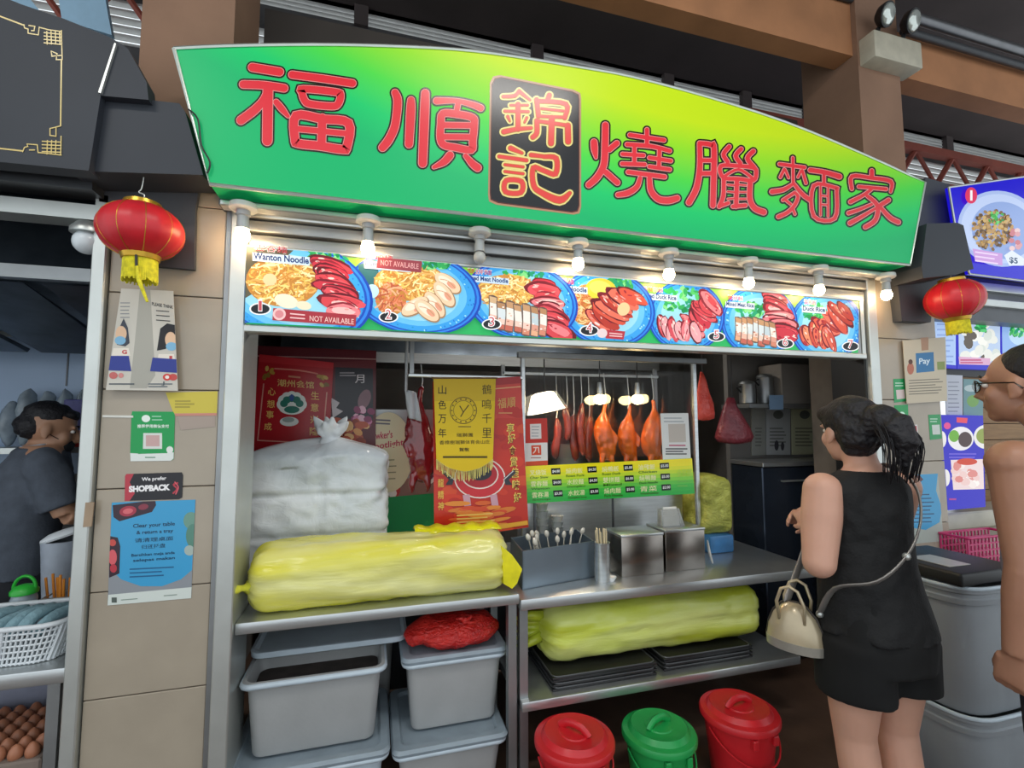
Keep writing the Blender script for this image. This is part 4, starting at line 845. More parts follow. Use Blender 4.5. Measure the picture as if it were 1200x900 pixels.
# ------------------------------------------------------------------ things on the serving counter
ct_ = empty('cutlery_tray', (.85, 2.25, ZR), label='wide blue grey steel tray of cutlery on the serving counter', cat='tray')
pa, pb = Hz(612, 692, ZR), Hz(697, 676.5, ZR); zt3 = F(697, 634, pb.y).z
STB = pm('blue_steel', '#8a98a4', .35, .85, .08, 4)
d_ = V(.02, .26, 0)
def tray_walls(p0, p1, d, z0, z1, th, name, mat, par):
    u = (p1-p0).normalized(); v = d.normalized()
    def wall(a, b, w_): 
        return MB().hexa([a, b, b+w_*th, a+w_*th], [V(q.x, q.y, z1) for q in (a, b, b+w_*th, a+w_*th)])
    for a, b, w_, nm in ((p0, p1, v, 'front'), (p0+d, p1+d, -v, 'rear'), (p0, p0+d, u, 'side'), (p1, p1+d, -u, 'side')): wall(a, b, w_).build(nm+'_wall', mat, par)
    MB().hexa([p0, p1, p1+d, p0+d], [q+V(0, 0, .006) for q in (p0, p1, p1+d, p0+d)]).build('base', mat, par)
tray_walls(pa, pb, d_, ZR, zt3, .006, 'w', STB, ct_)
CUP = pm('clear_cup_plastic', '#cfd2cf', .12, 0, .08, 20, trans=.55)
# cutlery: plastic spoons and forks lying across the tray
SPN = pm('pale_cutlery', '#d8d2c4', .25, .2, .1)
for k in range(13):
    t = .40+.055*k*.95 if k < 9 else .15+.05*k*.3; t = min(.95, t); b0 = pa.lerp(pb, t)+d_*(.25+.5*((k*37) % 10)/10); b0.z = ZR+.01
    ang = -.5+((k*53) % 17)/17*1.0; L = .17+.03*((k*31) % 7)/7; tip = b0+V(math.sin(ang)*L*.7, .03*math.cos(k), L)
    m = MB().tube([b0, b0.lerp(tip, .7), tip], [.003, .0035, .003], 6); m.ell(tip, (.012, .006, .018), 10, 6, Matrix.Rotation(ang, 3, 'Y'))
    m.build('spoon', SPN, None, 60, label='pale spoon standing in the blue grey cutlery tray', cat='spoon', group='spoons in the cutlery tray')
# stacked cups behind the tray
for k, (px, lab) in enumerate(((634, 'tall stack of clear cups behind the cutlery tray'), (652, 'shorter stack of clear cups behind the cutlery tray'))):
    b0 = Hz(px, 641, ZR); b0 = V(F(px, 640, 2.52).x, 2.50, ZR); hgt = F(px, 590 if k == 0 else 604, 2.50).z-ZR
    e = empty('cup_stack', b0, label=lab, cat='cups', group='cup stacks')
    nn = 8
    for q in range(nn):
        z = ZR+hgt*q/nn; MB().lathe([(.024, z), (.033, z+hgt/nn*.92), (.035, z+hgt/nn), (.031, z+hgt/nn)], (b0.x, b0.y, 0), 20).build('cup', CUP, e, 50)
# round holder, two square dispensers
pc = Hz(711, 684, ZR); e = empty('chopstick_canister', (pc.x, pc.y+.05, ZR), label='round steel canister between the cutlery tray and the dispensers', cat='canister')
hz_ = F(708, 635, pc.y+.04).z
MB().lathe([(.033, ZR), (.035, ZR+.004), (.035, hz_-.004), (.037, hz_), (.031, hz_), (.031, ZR+.01), (.0, ZR+.01)], (pc.x, pc.y+.04, 0), 24).build('body', STEEL, e, 40)
for k in range(9): a_ = k*.7; MB().tube([V(pc.x+.015*math.cos(a_), pc.y+.04+.015*math.sin(a_), ZR+.012), V(pc.x-.005+.026*math.cos(a_), pc.y+.04+.026*math.sin(a_), hz_+.06+.01*math.sin(k*3))], .003, 6).build('chopstick', pm('bamboo_pale', '#d8c9a4', .6, 0, .1), e)
CLP = pm('acrylic_holder', '#d8dad6', .06, 0, .03, trans=.75)
def dispenser(pl, pr, ztop, dep, lab, holder):
    a0, a1 = Hz(*pl, ZR), Hz(*pr, ZR); zt4 = F(*ztop, a0.y).z
    e = empty('napkin_dispenser', a0, label=lab, cat='dispenser', group='square steel dispensers')
    x0, x1, y0 = a0.x, a1.x, (a0.y+a1.y)/2
    MB().rbox((x0, y0, ZR), (x1, y0+dep, zt4-.012), .004, 2).build('body', pm('warm_steel', '#9a938c', .25, 1, .2, 5), e, 40)
    MB().rbox((x0-.003, y0-.003, zt4-.014), (x1+.003, y0+dep+.003, zt4), .004, 2).build('lid', STEEL, e, 40)
    if holder:
        cxh = x0+.08; MB().hexa([V(cxh-.06, y0+.05, zt4), V(cxh+.07, y0+.05, zt4), V(cxh+.07, y0+.10, zt4), V(cxh-.06, y0+.10, zt4)], [V(cxh-.05, y0+.08, zt4+.085), V(cxh+.06, y0+.08, zt4+.085), V(cxh+.06, y0+.11, zt4+.085), V(cxh-.05, y0+.11, zt4+.085)]).build('clear_holder', CLP, e)
        for q in range(3): MB().rbox((cxh-.045+q*.006, y0+.07+q*.008, zt4), (cxh+.05, y0+.074+q*.008, zt4+.055+.02*q), .002, 1).build('napkin', pm('white_napkin', '#e4e2da', .8), e)
dispenser((731, 678.5), (776, 671), (733, 628), .17, 'square steel dispenser beside the round canister', False)
dispenser((783, 672), (824.5, 665), (783, 622), .17, 'square steel dispenser holding a clear napkin stand', True)
c = Hz(714, 679, ZR)+V(0, -.02, 0)
e = empty('sauce_dish', c, label='tiny white sauce dish on the serving counter edge', cat='dish')
MB().lathe([(.015, 0), (.016, .004), (.024, .016), (.025, .019), (.022, .018), (.014, .006), (0, .005)], c, 20).build('dish', pm('white_porcelain', '#eceeec', .12), e, 60)
# tongs hanging cloth at the dispenser's end
c = Hz(828, 663, ZR); MB().tube([V(*p) for p in smooth_path([(c.x+.01, c.y, ZR+.13), (c.x+.016, c.y-.005, ZR+.07), (c.x+.03, c.y-.01, ZR+.012)], 5)], [.004, .006, .008, .009, .010, .010, .010, .009, .008, .007, .006], 8, flat=.5).build('cloth_tag', pm('white_cloth', '#cfcfca', .8), None, 180, label='thin white cloth strip beside the napkin dispenser', cat='cloth')
# lime bag on a blue tub
p0, p1 = Hz(830, 650, ZR), Hz(871, 650, ZR); p0.x = max(p0.x, F(813, 500, 2.42).x+.04); zb5 = F(850, 627, p0.y).z
e = empty('blue_tub', p0, label='translucent blue tub under the crumpled lime bag', cat='tub')
MB().rbox((p0.x, p0.y, ZR), (p1.x-.01, p0.y+.25, zb5), .012, 2).build('body', pm('blue_plastic', '#3f7fb8', .3, 0, .25, 10, trans=.2), e, 40)
m = MB().rbox((p0.x-.012, p0.y-.01, zb5), (p1.x, p0.y+.26, F(850, 558, p0.y).z), .05, 4)
bm_ = fuse(m, .02, 0)
for v in bm_.vertices: p = v.co; d = wnoise(p, 9, 2)*.03+wnoise(p, 24, 4)*.012; v.co = V(p.x+d, p.y+d, max(zb5+.001, p.z+d*.6))
link('crumpled_bag', bm_, bagmat('lime_bag_dark', '#9a9c3c', '#c9cc66', .3, 9, (4, 4, 9), bump=.7), None, 180, label='crumpled lime plastic bag resting on the blue tub', cat='bag')
# ------------------------------------------------------------------ lower shelf: lime bag and black trays
e = empty('foam_box_bag', (1.3, 2.2, ZW), label='long lime plastic bag of foam boxes under the serving counter', cat='bag')
bx_ = F(640, 740, 2.07).x; bxr = F(895, 720, 2.12).x
m = long_bag(bx_, bxr, 2.25, .40, .17, .125, 11, tilt=.0, pw=3.6)
m.build('bag', GBAG, e, 180)
fl = MB(); c = V(bx_+.01, 2.20, .55)
for k in range(8): a_ = math.pi*k/7-math.pi/2; fl.tube([c+V(.03, .02*math.cos(a_), .04*math.sin(a_)), c+V(-.05, .05*math.cos(a_)-.02, .06*math.sin(a_)), c+V(-.10-.01*(k % 3), .06*math.cos(a_)-.03, .075*math.sin(a_)-.01)], [.03, .02, .004], 6)
fl.build('gathered_end', pm('lime_fold', '#aebb35', .25, 0, .2, 20), e, 180)
BT = pm('black_lacquer', '#1c1c1d', .35, 0, .1)
def tray_stack(p0, p1, n, lab, dep=.36):
    x0, x1, y0 = p0.x, p1.x, (p0.y+p1.y)/2
    for k in range(n):
        z = ZW+.001+k*.0155; dx = .004*((k*7) % 3)
        e = empty('serving_tray', ((x0+x1)/2, y0+dep/2, z), label=('lowest', 'second lowest', 'second highest', 'topmost')[k]+' '+lab, cat='tray', group='black serving trays under the serving counter')
        MB().rbox((x0+dx, y0+dx, z), (x1+dx, y0+dep+dx, z+.0105), .004, 2).build('tray', BT, e, 40)
        r_ = rr(x0+dx+.004, x1+dx-.004, y0+dx+.004, y0+dep+dx-.004, z+.0115, .03); MB().tube(r_+[r_[0]], .0032, 5).build('rim', pm('grey_tray_rim', '#56585a', .3, .2), e)  # rim in a lighter grey than the black tray body
tray_stack(Hz(648, 812, ZW), Hz(770, 791, ZW), 4, 'black serving tray of the stack near the steel leg')
tray_stack(Hz(779, 788, ZW), Hz(882, 770, ZW), 4, 'black serving tray of the stack under the lime bag\'s far end')
# ================================================================== TUBS AND BINS UNDER THE COUNTERS
TUB = pm('grey_polythene', '#a4a6a6', .45, 0, .08, 5, .05, 60)
RIM = pm('pale_blue_grey_rim', '#bccad4', .4, 0, .06)
LIDM = pm('blue_grey_lid', '#8c9aa4', .35, 0, .08)
DARKIN = pm('dark_contents', '#3a322e', .8, 0, .3, 20)
def tub(x0, x1, y0, dep, z0, z1, lab, mat=TUB, lid=False, content=True):
    e = empty('storage_tub', ((x0+x1)/2, y0+dep/2, z0), label=lab, cat='tub', group='grey storage tubs under the shelf')
    tp = .035; k = 5
    def rg(s, z, r=.035): return rr(x0+s, x1-s, y0+s, y0+dep-s, z, r, k)
    rings = [rg(tp, z0), rg(tp-.004, z0+.01), rg(.012, z1-.03), rg(.0, z1-.028), rg(-.004, z1), rg(.008, z1), rg(.016, z1-.03), rg(tp+.01, z0+.02)]
    m = MB(); n = len(rings[0])
    for r_ in rings: m.v += r_
    for i in range(len(rings)-1):
        for j in range(n): m.f.append((i*n+j, i*n+(j+1) % n, (i+1)*n+(j+1) % n, (i+1)*n+j))
    m.f.append(tuple(range(n))[::-1]); m.f.append(tuple((len(rings)-1)*n+j for j in range(n)))
    m.build('body', mat, e, 40)
    r_ = rg(-.003, z1-.012); MB().tube(r_+[r_[0]], .011, 8).build('rim', RIM, e, 60)
    if lid:
        q = MB(); L = [rg(-.012, z1-.004), rg(-.016, z1+.008), rg(-.008, z1+.02), rg(.02, z1+.02), rg(.03, z1+.008)]
        for r_ in L: q.v += r_
        for i in range(len(L)-1):
            for j in range(n): q.f.append((i*n+j, i*n+(j+1) % n, (i+1)*n+(j+1) % n, (i+1)*n+j))
        q.f.append(tuple(range(n))[::-1]); q.f.append(tuple((len(L)-1)*n+j for j in range(n))); q.build('lid', LIDM, e, 40)
    elif content:
        c = rg(.022, z1-.07); MB().prism(c, (0, 0, .01)).build('contents', DARKIN, e)
    return e
# left column
Ya = 2.06
pA0, pA1 = F(283, 803, Ya), F(450, 778, Ya); zA1 = pA0.z; zA0 = F(290, 890, Ya+.035).z
Yb = 2.02
pB0, pB1 = F(264, 898, Yb), F(459, 870, Yb); zB1 = zA0-.022
tub(pB0.x, pB1.x-.02, Yb, .44, max(.0, zB1-.30), zB1, 'lidded blue grey storage tub under the open tub, on the floor by the jamb', RIM, lid=True)
tub(pA0.x, pA1.x, Ya, .26, zA0, zA1, 'open grey storage tub stacked on the lidded tub by the jamb')
# loose upturned lid over the open tub
zD = zA1+.042; kq = F(300, 766, 1.0); YD = (CAM_H-zD)/(CAM_H-kq.z)
xd0, xd1 = F(292, 768, YD).x, F(477, 742, YD).x
tub(xd0+.02, xd1-.03, 2.52, .30, .0, zA1-.002, 'tall grey storage tub standing behind the open tub', content=False)
e = empty('tub_lid', ((xd0+xd1)/2, YD, zD-.03), label='loose upturned tub lid on the open storage tub', cat='lid')
L = [rr(xd0+.01, xd1-.01, YD+.012, YD+.42, zD-.029, .05), rr(xd0-.002, xd1+.002, YD, YD+.432, zD-.022, .05), rr(xd0-.004, xd1+.004, YD-.002, YD+.434, zD, .05), rr(xd0+.008, xd1-.008, YD+.01, YD+.42, zD+.001, .05), rr(xd0+.02, xd1-.02, YD+.022, YD+.41, zD-.018, .05)]
q = MB(); n = len(L[0])
for r_ in L: q.v += r_
for i in range(len(L)-1):
    for j in range(n): q.f.append((i*n+j, i*n+(j+1) % n, (i+1)*n+(j+1) % n, (i+1)*n+j))
q.f.append(tuple(range(n))[::-1]); q.f.append(tuple((len(L)-1)*n+j for j in range(n))); q.build('lid', RIM, e, 40)
# right column
Yc = 2.10
pE0, pE1 = F(472, 778, Yc), F(597, 764, Yc); zE1 = pE0.z-.003; zE0 = F(480, 858, Yc+.03).z
Yf = 2.03
pF0, pF1 = F(461, 878, Yf), F(607, 852, Yf); zF1 = zE0-.022
tub(pF0.x+.01, min(pF1.x-.056, .548), Yf, .44, max(0, zF1-.30), zF1, 'lidded pale storage tub below the tub with the red bag', TUB, lid=True)
tub(pE0.x+.01, pE1.x-.02, Yc, .30, zE0, zE1, 'square grey storage tub carrying the red plastic bag', lid=True)
# red knotted bag
cx = (pE0.x+pE1.x)/2; m = MB().ell((cx, Yc+.115, zE1+.02+.056), ((pE1.x-pE0.x)/2*.93, .135, .064), 40, 24)
for v in m.v: d = wnoise(v, 9, 1)*.028+wnoise(v, 26, 2)*.012; v += V(d, d, d*.7); v.z = max(zE1+.0215, v.z)
e = empty('red_bag', (cx, Yc+.15, zE1+.02), label='shiny red knotted plastic bag on the square tub', cat='bag')
RB = bagmat('red_film', '#b81c1c', '#e2352c', .18, 12, (3, 3, 5), bump=.8)
m.build('bag', RB, e, 180)
k = MB(); kc = F(545, 727, Yc+.02)
k.ell(kc, (.018, .015, .014), 12, 8)
for a_ in (-.5, .6, 2.4): k.tube([kc, kc+V(.025*math.cos(a_), -.008, .02*math.sin(a_)), kc+V(.045*math.cos(a_+.3), -.01, .03*math.sin(a_+.3))], [.009, .008, .003], 6)
k.build('knot', RB, e, 180)
# ------------------------------------------------------------------ pails with lids
def pail(px, py, Y, r, col, lab, rot=0, zl=None):
    c = F(px, py, Y); z1 = c.z; m_ = pm(col[0], col[1], .35, 0, .08, 8)
    e = empty('lidded_pail', (c.x, Y, 0), label=lab, cat='pail', group='lidded pails on the floor')
    b = MB().lathe([(r*.76, 0), (r*.78, .006), (r*.93, z1-.05), (r*.95, z1-.03), (r*.99, z1-.028), (r*.99, z1-.012), (r*.9, z1-.012), (r*.74, .02), (0, .02)], (c.x, Y, 0), 40).build('body', m_, e, 40)
    l = MB().lathe([(r*1.0, z1-.022), (r*1.055, z1-.02), (r*1.06, z1-.004), (r*1.03, z1+.004), (r*.88, z1+.008), (r*.84, z1+.016), (r*.78, z1+.026), (r*.72, z1+.022), (r*.40, z1+.020), (r*.38, z1+.024), (0, z1+.025)], (c.x, Y, 0), 48).build('lid', m_, e, 35)
    ca, sa = math.cos(rot), math.sin(rot)
    MB().tube([V(c.x+ca*t*r*.42, Y+sa*t*r*.42, z1+.022+.028*(1-abs(t)**3)) for t in (-1, -.85, -.5, 0, .5, .85, 1)], .010, 8, flat=1.6).build('handle', m_, l, 60)
    for a_ in (-1.9, -1.2):
        p = V(c.x+math.cos(a_)*r*.97, Y+math.sin(a_)*r*.97, z1-.05); MB().rbox((p.x-.012, p.y-.012, p.z-.018), (p.x+.012, p.y+.012, p.z+.02), .004, 1).build('lug', m_, b)
    MB().tube([V(c.x+math.cos(t)*r*1.0, Y+math.sin(t)*r*1.0, z1-.045-.10*max(0, -math.sin(t))) for t in [math.pi+math.pi*i/16 for i in range(17)]], .004, 6).build('bail', m_, e, 60)
    return e
pail(673, 864, 1.84, .148, ('red_plastic', '#c41f28'), 'red lidded pail next to the counter\'s steel leg', -.9)
pail(772, 856, 1.84, .142, ('green_plastic', '#1d9a4c'), 'green lidded pail between two red pails', .3)
pail(866, 832, 1.80, .150, ('red_plastic', '#c41f28'), 'larger red lidded pail beside the green pail', .1)
# ================================================================== INSIDE THE STALL
# steel hanging rail and frame above the counter
hr = empty('hanging_rail_frame', (1.2, 2.42, ZR), label='steel hanging frame with rails over the counter', cat='frame')
zra = F(550, 441, 2.34).z
MB().rbox((F(478, 440, 2.36).x, 2.35, zra-.008), (F(613, 440, 2.36).x, 2.375, zra+.008), .003, 1).build('rail', STEEL, hr)
zrt = F(700, 420, 2.40).z
MB().rbox((F(606, 415, 2.40).x, 2.38, zrt-.012), (F(826, 425, 2.40).x, 2.41, zrt+.02), .003, 1).build('upper_rail', STEEL2, hr)
GLZ = 2.42
xg0, xg1 = F(613, 500, GLZ).x, F(813, 500, GLZ).x
for x in (xg0-.012, xg1): MB().rbox((x, GLZ-.012, ZR), (x+.022, GLZ+.012, zrt), .003, 1).build('post', STEEL, hr)
MB().box((xg0-.012, GLZ+.40, ZR), (xg0+.01, GLZ+.42, zrt)).build('post', STEEL2, hr); MB().box((xg1, GLZ+.40, ZR), (xg1+.022, GLZ+.42, zrt)).build('post', STEEL2, hr)
MB().box((F(480, 440, 2.36).x, 2.355, zra), (F(480, 440, 2.36).x+.02, 2.375, 2.48)).build('drop_bar', STEEL2, hr)
MB().box((xg0, GLZ+.38, zrt-.06), (xg1+.02, GLZ+.40, zrt-.045)).build('meat_rail', STEEL, hr)
for px in (627, 719): x = F(px, 610, GLZ).x; MB().box((x-.004, GLZ+.0, ZR), (x+.004, GLZ+.012, 1.10)).build('mullion', DARKSTEEL, hr)
glass = pm('display_glass', '#dfe6e6', .03, 0, 0, trans=1.0, alpha=.10)
MB().box((xg0+.01, GLZ-.003, 1.30), (xg1, GLZ+.003, zrt-.012)).build('glass_pane', glass, hr)
MB().box((xg0+.01, GLZ+.13, ZR), (xg1, GLZ+.14, 1.06)).build('rear_splash_panel', STEEL, hr)
# price board
a = Art((0, GLZ-.0195, 0), step=.00005); q = [(613.5, 546.5), (811, 537), (814, 578.5), (618, 590)]; a.sheet(q, '#52c046', .006); a.clip = q
def onb(u, v): 
    t = (613.5+(811-613.5)*u, 546.5+(537-546.5)*u); b_ = (618+(814-618)*u, 590+(578.5-590)*u); return (t[0]+(b_[0]-t[0])*v, t[1]+(b_[1]-t[1])*v)
for k, c in enumerate(('#f2e21e', '#eee322', '#dfe32c', '#c6e034', '#a4da3c', '#84d242', '#62c746', '#46bd48', '#38b648', '#30b048')):
    a.poly([onb(0, k/10), onb(1, k/10), onb(1, k/10+.101), onb(0, k/10+.101)], c)
names = [('叉烧饭', 'Char Siew Rice'), ('燒肉飯', 'Roast Pork Rice'), ('燒鴨飯', 'Roast Duck Rice'), ('雲吞湯', 'Wanton Soup')]
for j in range(3):
    for i in range(4):
        u = .03+i*.215; v = .16+j*.30
        a.text(('叉烧饭', '燒肉飯', '燒鴨飯', '油雞飯', '雲吞麵', '水餃麵', '雙拼麵', '燒鴨麵', '雲吞湯', '水餃湯', '燒肉麵', '青菜')[j*4+i], onb(u, v+.10), onb(u+.10, v+.10), 6.5, '#f4f0b8', .005)
        a.text(('Char Siew', 'Roast Pork', 'Roast Duck', 'Chicken', 'Wanton', 'Dumpling', 'Mixed', 'Duck Noodle', 'Soup', 'Dumpling Soup', 'Pork Noodle', 'Vegetables')[j*4+i], onb(u, v+.19), onb(u+.11, v+.19), 2.8, '#3d6a1e', .02)
        c0, c1 = onb(u+.135, v-.06), onb(u+.185, v+.09); a.poly([onb(u+.13, v-.07), onb(u+.185, v-.07), onb(u+.185, v+.10), onb(u+.13, v+.10)], '#1e2420'); a.text(('$4.00', '$4.50', '$5.00', '$5.00', '$4.00', '$4.50', '$6.00', '$5.00', '$3.00', '$3.50', '$5.00', '$2.00')[j*4+i], onb(u+.136, v+.06), onb(u+.180, v+.06), 3.6, '#eef0ea', .02)
a.text('全家福', onb(.90, .50), onb(.985, .50), 9, '#b9dc4e', .01); lines(a, onb(.90, .7)[0], onb(.90, .62)[1], onb(.98, .7)[0], onb(.9, .75)[1], 2, 1.4, '#6fbf4e')
a.build('price_board', GLOSS, None, label='yellow to green price board along the glass of the roast cabinet', cat='price board')
# papers on the glass
a = Art((0, GLZ-.0055, 0)); q = [(774, 484.5), (806.5, 484), (809.5, 537), (777, 538.5)]; a.sheet(q, '#e6e6e2', .002); lines(a, 778, 490, 804, 494, 2, 1, '#9aa0a4'); a.poly([(783, 497), (803, 496.5), (804, 518), (784, 518.5)], '#c9bfb4'); lines(a, 784, 522, 804, 522, 1, 1.6, '#c05a78'); lines(a, 780, 526, 806, 532, 3, 1.5, '#5a5a5a')
a.build('paper_notice', PAPER, None, label='white paper notice with a pale square on the cabinet glass', cat='notice')
a = Art((0, GLZ-.0065, 0)); q = [(613.5, 491), (641, 490), (642, 519), (614.5, 520)]; a.sheet(q, '#c8382e', .003); a.poly([(621, 497), (634, 496.5), (634.5, 514), (621.5, 514.5)], '#e6e0da'); lines(a, 623, 500, 632, 511, 4, .9, '#9aa0a4'); a.build('red_notice', PAPER, None, label='red notice with a white label on the cabinet glass', cat='notice')
a = Art((0, GLZ-.0075, 0)); q = [(614.5, 519.5), (641.5, 518.5), (642, 545), (616, 546.5)]; a.sheet(q, '#e8e4de', .002); a.poly([(615.6, 541), (642, 539.5), (642, 546), (616, 548)], '#d8502e'); a.poly([(622.5, 522), (634, 521.6), (634.4, 533), (623, 533.4)], '#dc4a26'); a.stroke([(625.5, 524.5), (631, 524.3), (631.5, 530.5)], 1.2, '#f4e4d8', 0); a.stroke([(628, 524.5), (627.5, 528), (625, 531)], 1.2, '#f4e4d8', 0); lines(a, 622, 536.5, 634, 536.5, 1, 1, '#a85a4a')
a.build('payment_sign', PAPER, None, label='white payment card with an orange square above the price board', cat='sign')
# ------------------------------------------------------------------ heat lamps
LAMPW = pm('lit_lamp_shade', '#fff2d8', .5, 0, 0, emis='#ffedcc', estr=3.2)
c = F(638, 472, 2.56); e = empty('shaded_heat_lamp', (c.x, 2.56, c.z), label='bright white shaded lamp hanging in the roast cabinet', cat='lamp')
w0 = F(660, 478, 2.56).x-F(617, 478, 2.56).x
R_ = Matrix.Rotation(math.radians(-12), 3, 'Y'); m = MB().lathe([(w0*.16, .06), (w0*.30, .05), (w0*.50, -.05), (w0*.48, -.05), (w0*.28, .042), (0, .05)], (0, 0, 0), 28); m.v = [R_@v+c for v in m.v]; m.build('shade', LAMPW, e, 50)
MB().ell(c+V(0, 0, -.005), (.03, .03, .035), 14, 10).build('bulb', BULB, e, 180); MB().cyl(c+V(0, 0, .055), V(c.x, 2.56, zrt+.05), .004, .004, 6).build('cord', BLACK, e)
for px, lab in ((703, 'bare heat bulb above the roast ducks, nearer the shaded lamp'), (747, 'bare heat bulb above the roast ducks, nearer the paper notice')):
    c = F(px, 468, 2.58); e = empty('heat_bulb', (c.x, 2.58, c.z), label=lab, cat='lamp', group='bare heat bulbs in the cabinet')
    MB().ell(c, (.036, .036, .03), 16, 10).build('bulb', pm('warm_bulb', '#fff0cc', .3, 0, 0, emis='#ffdf9e', estr=26), e, 180)
    MB().lathe([(.016, c.z+.022), (.018, c.z+.05), (.012, c.z+.10), (.0, c.z+.10)], (c.x, 2.58, 0), 14).build('socket', STEEL, e, 40); MB().cyl(c+V(0, 0, .09), V(c.x, 2.58, zrt+.05), .003, .003, 6).build('cord', BLACK, e)
# ------------------------------------------------------------------ roast meats
DUCK = pm('glazed_roast_duck', '#d8641e', .22, 0, .35, 18, .3, 40, coat=.6)
SIU = pm('dark_red_char_siu', '#7a2c26', .25, 0, .4, 30, .4, 50, coat=.5)
HOOK = STEEL
def duck(px, py0, py1, Y, w_, lab, mat, seed, grp='roast ducks in the cabinet', neck=True, par=None):
    t, b_ = F(px, py0, Y), F(px, py1, Y); L = t.z-b_.z; x, z0 = t.x, b_.z
    e = empty('roast_duck', (x, Y, z0), label=lab, cat='duck', group=grp)
    m = MB(); pf = [(.15, 0), (.50, .04), (.85, .12), (1.0, .26), (1.0, .42), (.92, .56), (.72, .68), (.45, .76), (.28, .82), (.22, .90), (.24, .97), (.10, 1.0)]
    m.loft([(V(x+.015*math.sin(h*6+seed), Y, z0+L*h), V(w_*r, 0, 0), V(0, w_*.8*r, 0)) for r, h in pf], 24)
    for sx in (-1, 1): m.tube([V(x+sx*w_*.6, Y-.01, z0+L*.52), V(x+sx*w_*1.05, Y-.03, z0+L*.40), V(x+sx*w_*.85, Y-.04, z0+L*.26)], [w_*.2, w_*.22, w_*.1], 8); m.tube([V(x+sx*w_*.45, Y-.02, z0+L*.10), V(x+sx*w_*.55, Y-.03, z0-L*.02), V(x+sx*w_*.5, Y-.02, z0-L*.10)], [w_*.32, w_*.26, w_*.10], 8)
    me = fuse(m, .008, 3)
    for v in me.vertices: v.co += V(1, 1, .5)*wnoise(v.co, 30, seed)*.004
    link('body', me, mat, e, 180)
    MB().tube([V(x, Y, z0+L*.93), V(x+.01, Y-.005, z0+L*1.05), V(x, Y, zrt-.05)], .003, 6).build('hook', HOOK, e)
    return e
duck(708, 472, 540, 2.68, .062, 'glossy roast duck hanging nearest the dark char siu', DUCK, 1)
duck(735.5, 474, 541, 2.76, .060, 'glossy orange roast duck hanging in the middle of three', DUCK, 2)
duck(764, 468, 540, 2.68, .066, 'plump orange roast duck hanging next to the white paper notice', DUCK, 3)
for k, (px, y0, y1, w_) in enumerate(((664, 474, 516, .026), (672, 486, 540, .028), (681, 472, 534, .028), (690, 488, 541, .026), (652, 490, 538, .028))):
    t, b_ = F(px, y0, 2.72+.03*(k % 2)), F(px, y1, 2.72+.03*(k % 2)); Y = t.y; L = t.z-b_.z
    e = empty('char_siu_strip', (t.x, Y, b_.z), label=('short second', 'third', 'fourth', 'fifth', 'first')[k]+' strip of char siu counting from the shaded lamp', cat='meat', group='char siu strips in the cabinet')
    m = MB().loft([(V(t.x+.01*math.sin(h*5+k), Y, b_.z+L*h), V(w_*r, 0, 0), V(0, w_*.7*r, 0)) for r, h in ((.25, 0), (.8, .08), (1, .3), (.85, .55), (.95, .75), (.5, .95), (.2, 1))], 14)
    for v in m.v: v += V(1, 1, 0)*wnoise(v, 40, k)*.008
    m.build('meat', SIU, e, 180); MB().tube([V(t.x, Y, t.z-.02), V(t.x+.006, Y, t.z+.03), V(t.x, Y, zrt-.05)], .0025, 6).build('hook', HOOK, e)
# tray of bagged sauces under the meat
p0, p1 = F(640, 540, 2.66), F(770, 536, 2.66)
MB().rbox((xg0+.005, 2.60, 1.06), (xg1+.01, 2.83, 1.12), .01, 2).build('drip_tray', STEEL2, hr, 40)
# ------------------------------------------------------------------ wall calendars and banners
a = Art((0, 2.84, 0)); q = [(299, 405), (441, 411), (440, 535), (291, 535)]; a.sheet(q, '#5d1f28', .004); a.clip = q
a.poly([(393, 428), (437, 432), (437, 492), (392, 490)], '#2c2c34'); a.stroke([(298, 417), (441, 421)], 1.2, '#b08a86', 0); a.poly([(386, 425), (441, 422), (441, 432), (386, 430)], '#6a2a30')
lines(a, 398, 437, 420, 440, 2, 1.5, '#9a969c'); a.text('月', (416, 449), (427, 449), 10, '#d8d4d8', .01); a.ell(427, 468, 7, 12, '#8a6a74', 20); a.poly([(388, 466), (398, 472), (394, 478), (402, 482), (390, 490)], '#c9c4c8')
for k in range(18): a.ell(423+rnd.uniform(-8, 12), 488+rnd.uniform(-10, 10), 5, 4, rnd.choice(('#c77aa0', '#e0b4c8', '#8a3a62')), rnd.random()*90, 8)
for k in range(30): a.ell(410+rnd.uniform(-18, 18), 507+rnd.uniform(-14, 12), 6, 4, rnd.choice(('#b8563a', '#d89a5a', '#8a3a2a', '#e0b47a', '#a8442e')), rnd.random()*90, 9)
a.build('food_calendar', GLOSS, None, label='dark maroon food calendar hanging behind the red calendar', cat='calendar')
a = Art((0, 2.83, 0)); q = [(304, 415), (391, 425), (385, 530), (293, 530)]; a.sheet(q, '#b01e28', .004); a.clip = q
a.poly([(304, 415), (391, 425), (390.5, 432), (303, 424)], '#c02c34'); a.stroke([(383, 460), (378, 520), (302, 516), (309, 450)], 1.4, '#d89a8a', 0); a.stroke([(322, 432), (350, 434), (372, 438)], 1.6, '#d88a7a', 3)
for cx, cy_ in ((315, 437), (380, 446)):
    for k in range(7): a.ell(cx+rnd.uniform(-6, 6), cy_+rnd.uniform(-6, 7), 3.4, 2.2, rnd.choice(('#b8923e', '#8a6a2c', '#d0ae5a')), rnd.random()*180, 8)
lines(a, 338, 441, 356, 441, 1, 2, '#c98a6a', .1); a.text('潮州会馆', (325, 452.5), (368, 455.5), 8.5, '#e6c87a', .005)
for ch, x, y in (('心', 314, 463), ('想', 313, 477.5), ('事', 312, 490), ('成', 309.5, 504)): a.text(ch, (x, y), (x+9, y+.6), 9, '#e8c46a', .008)
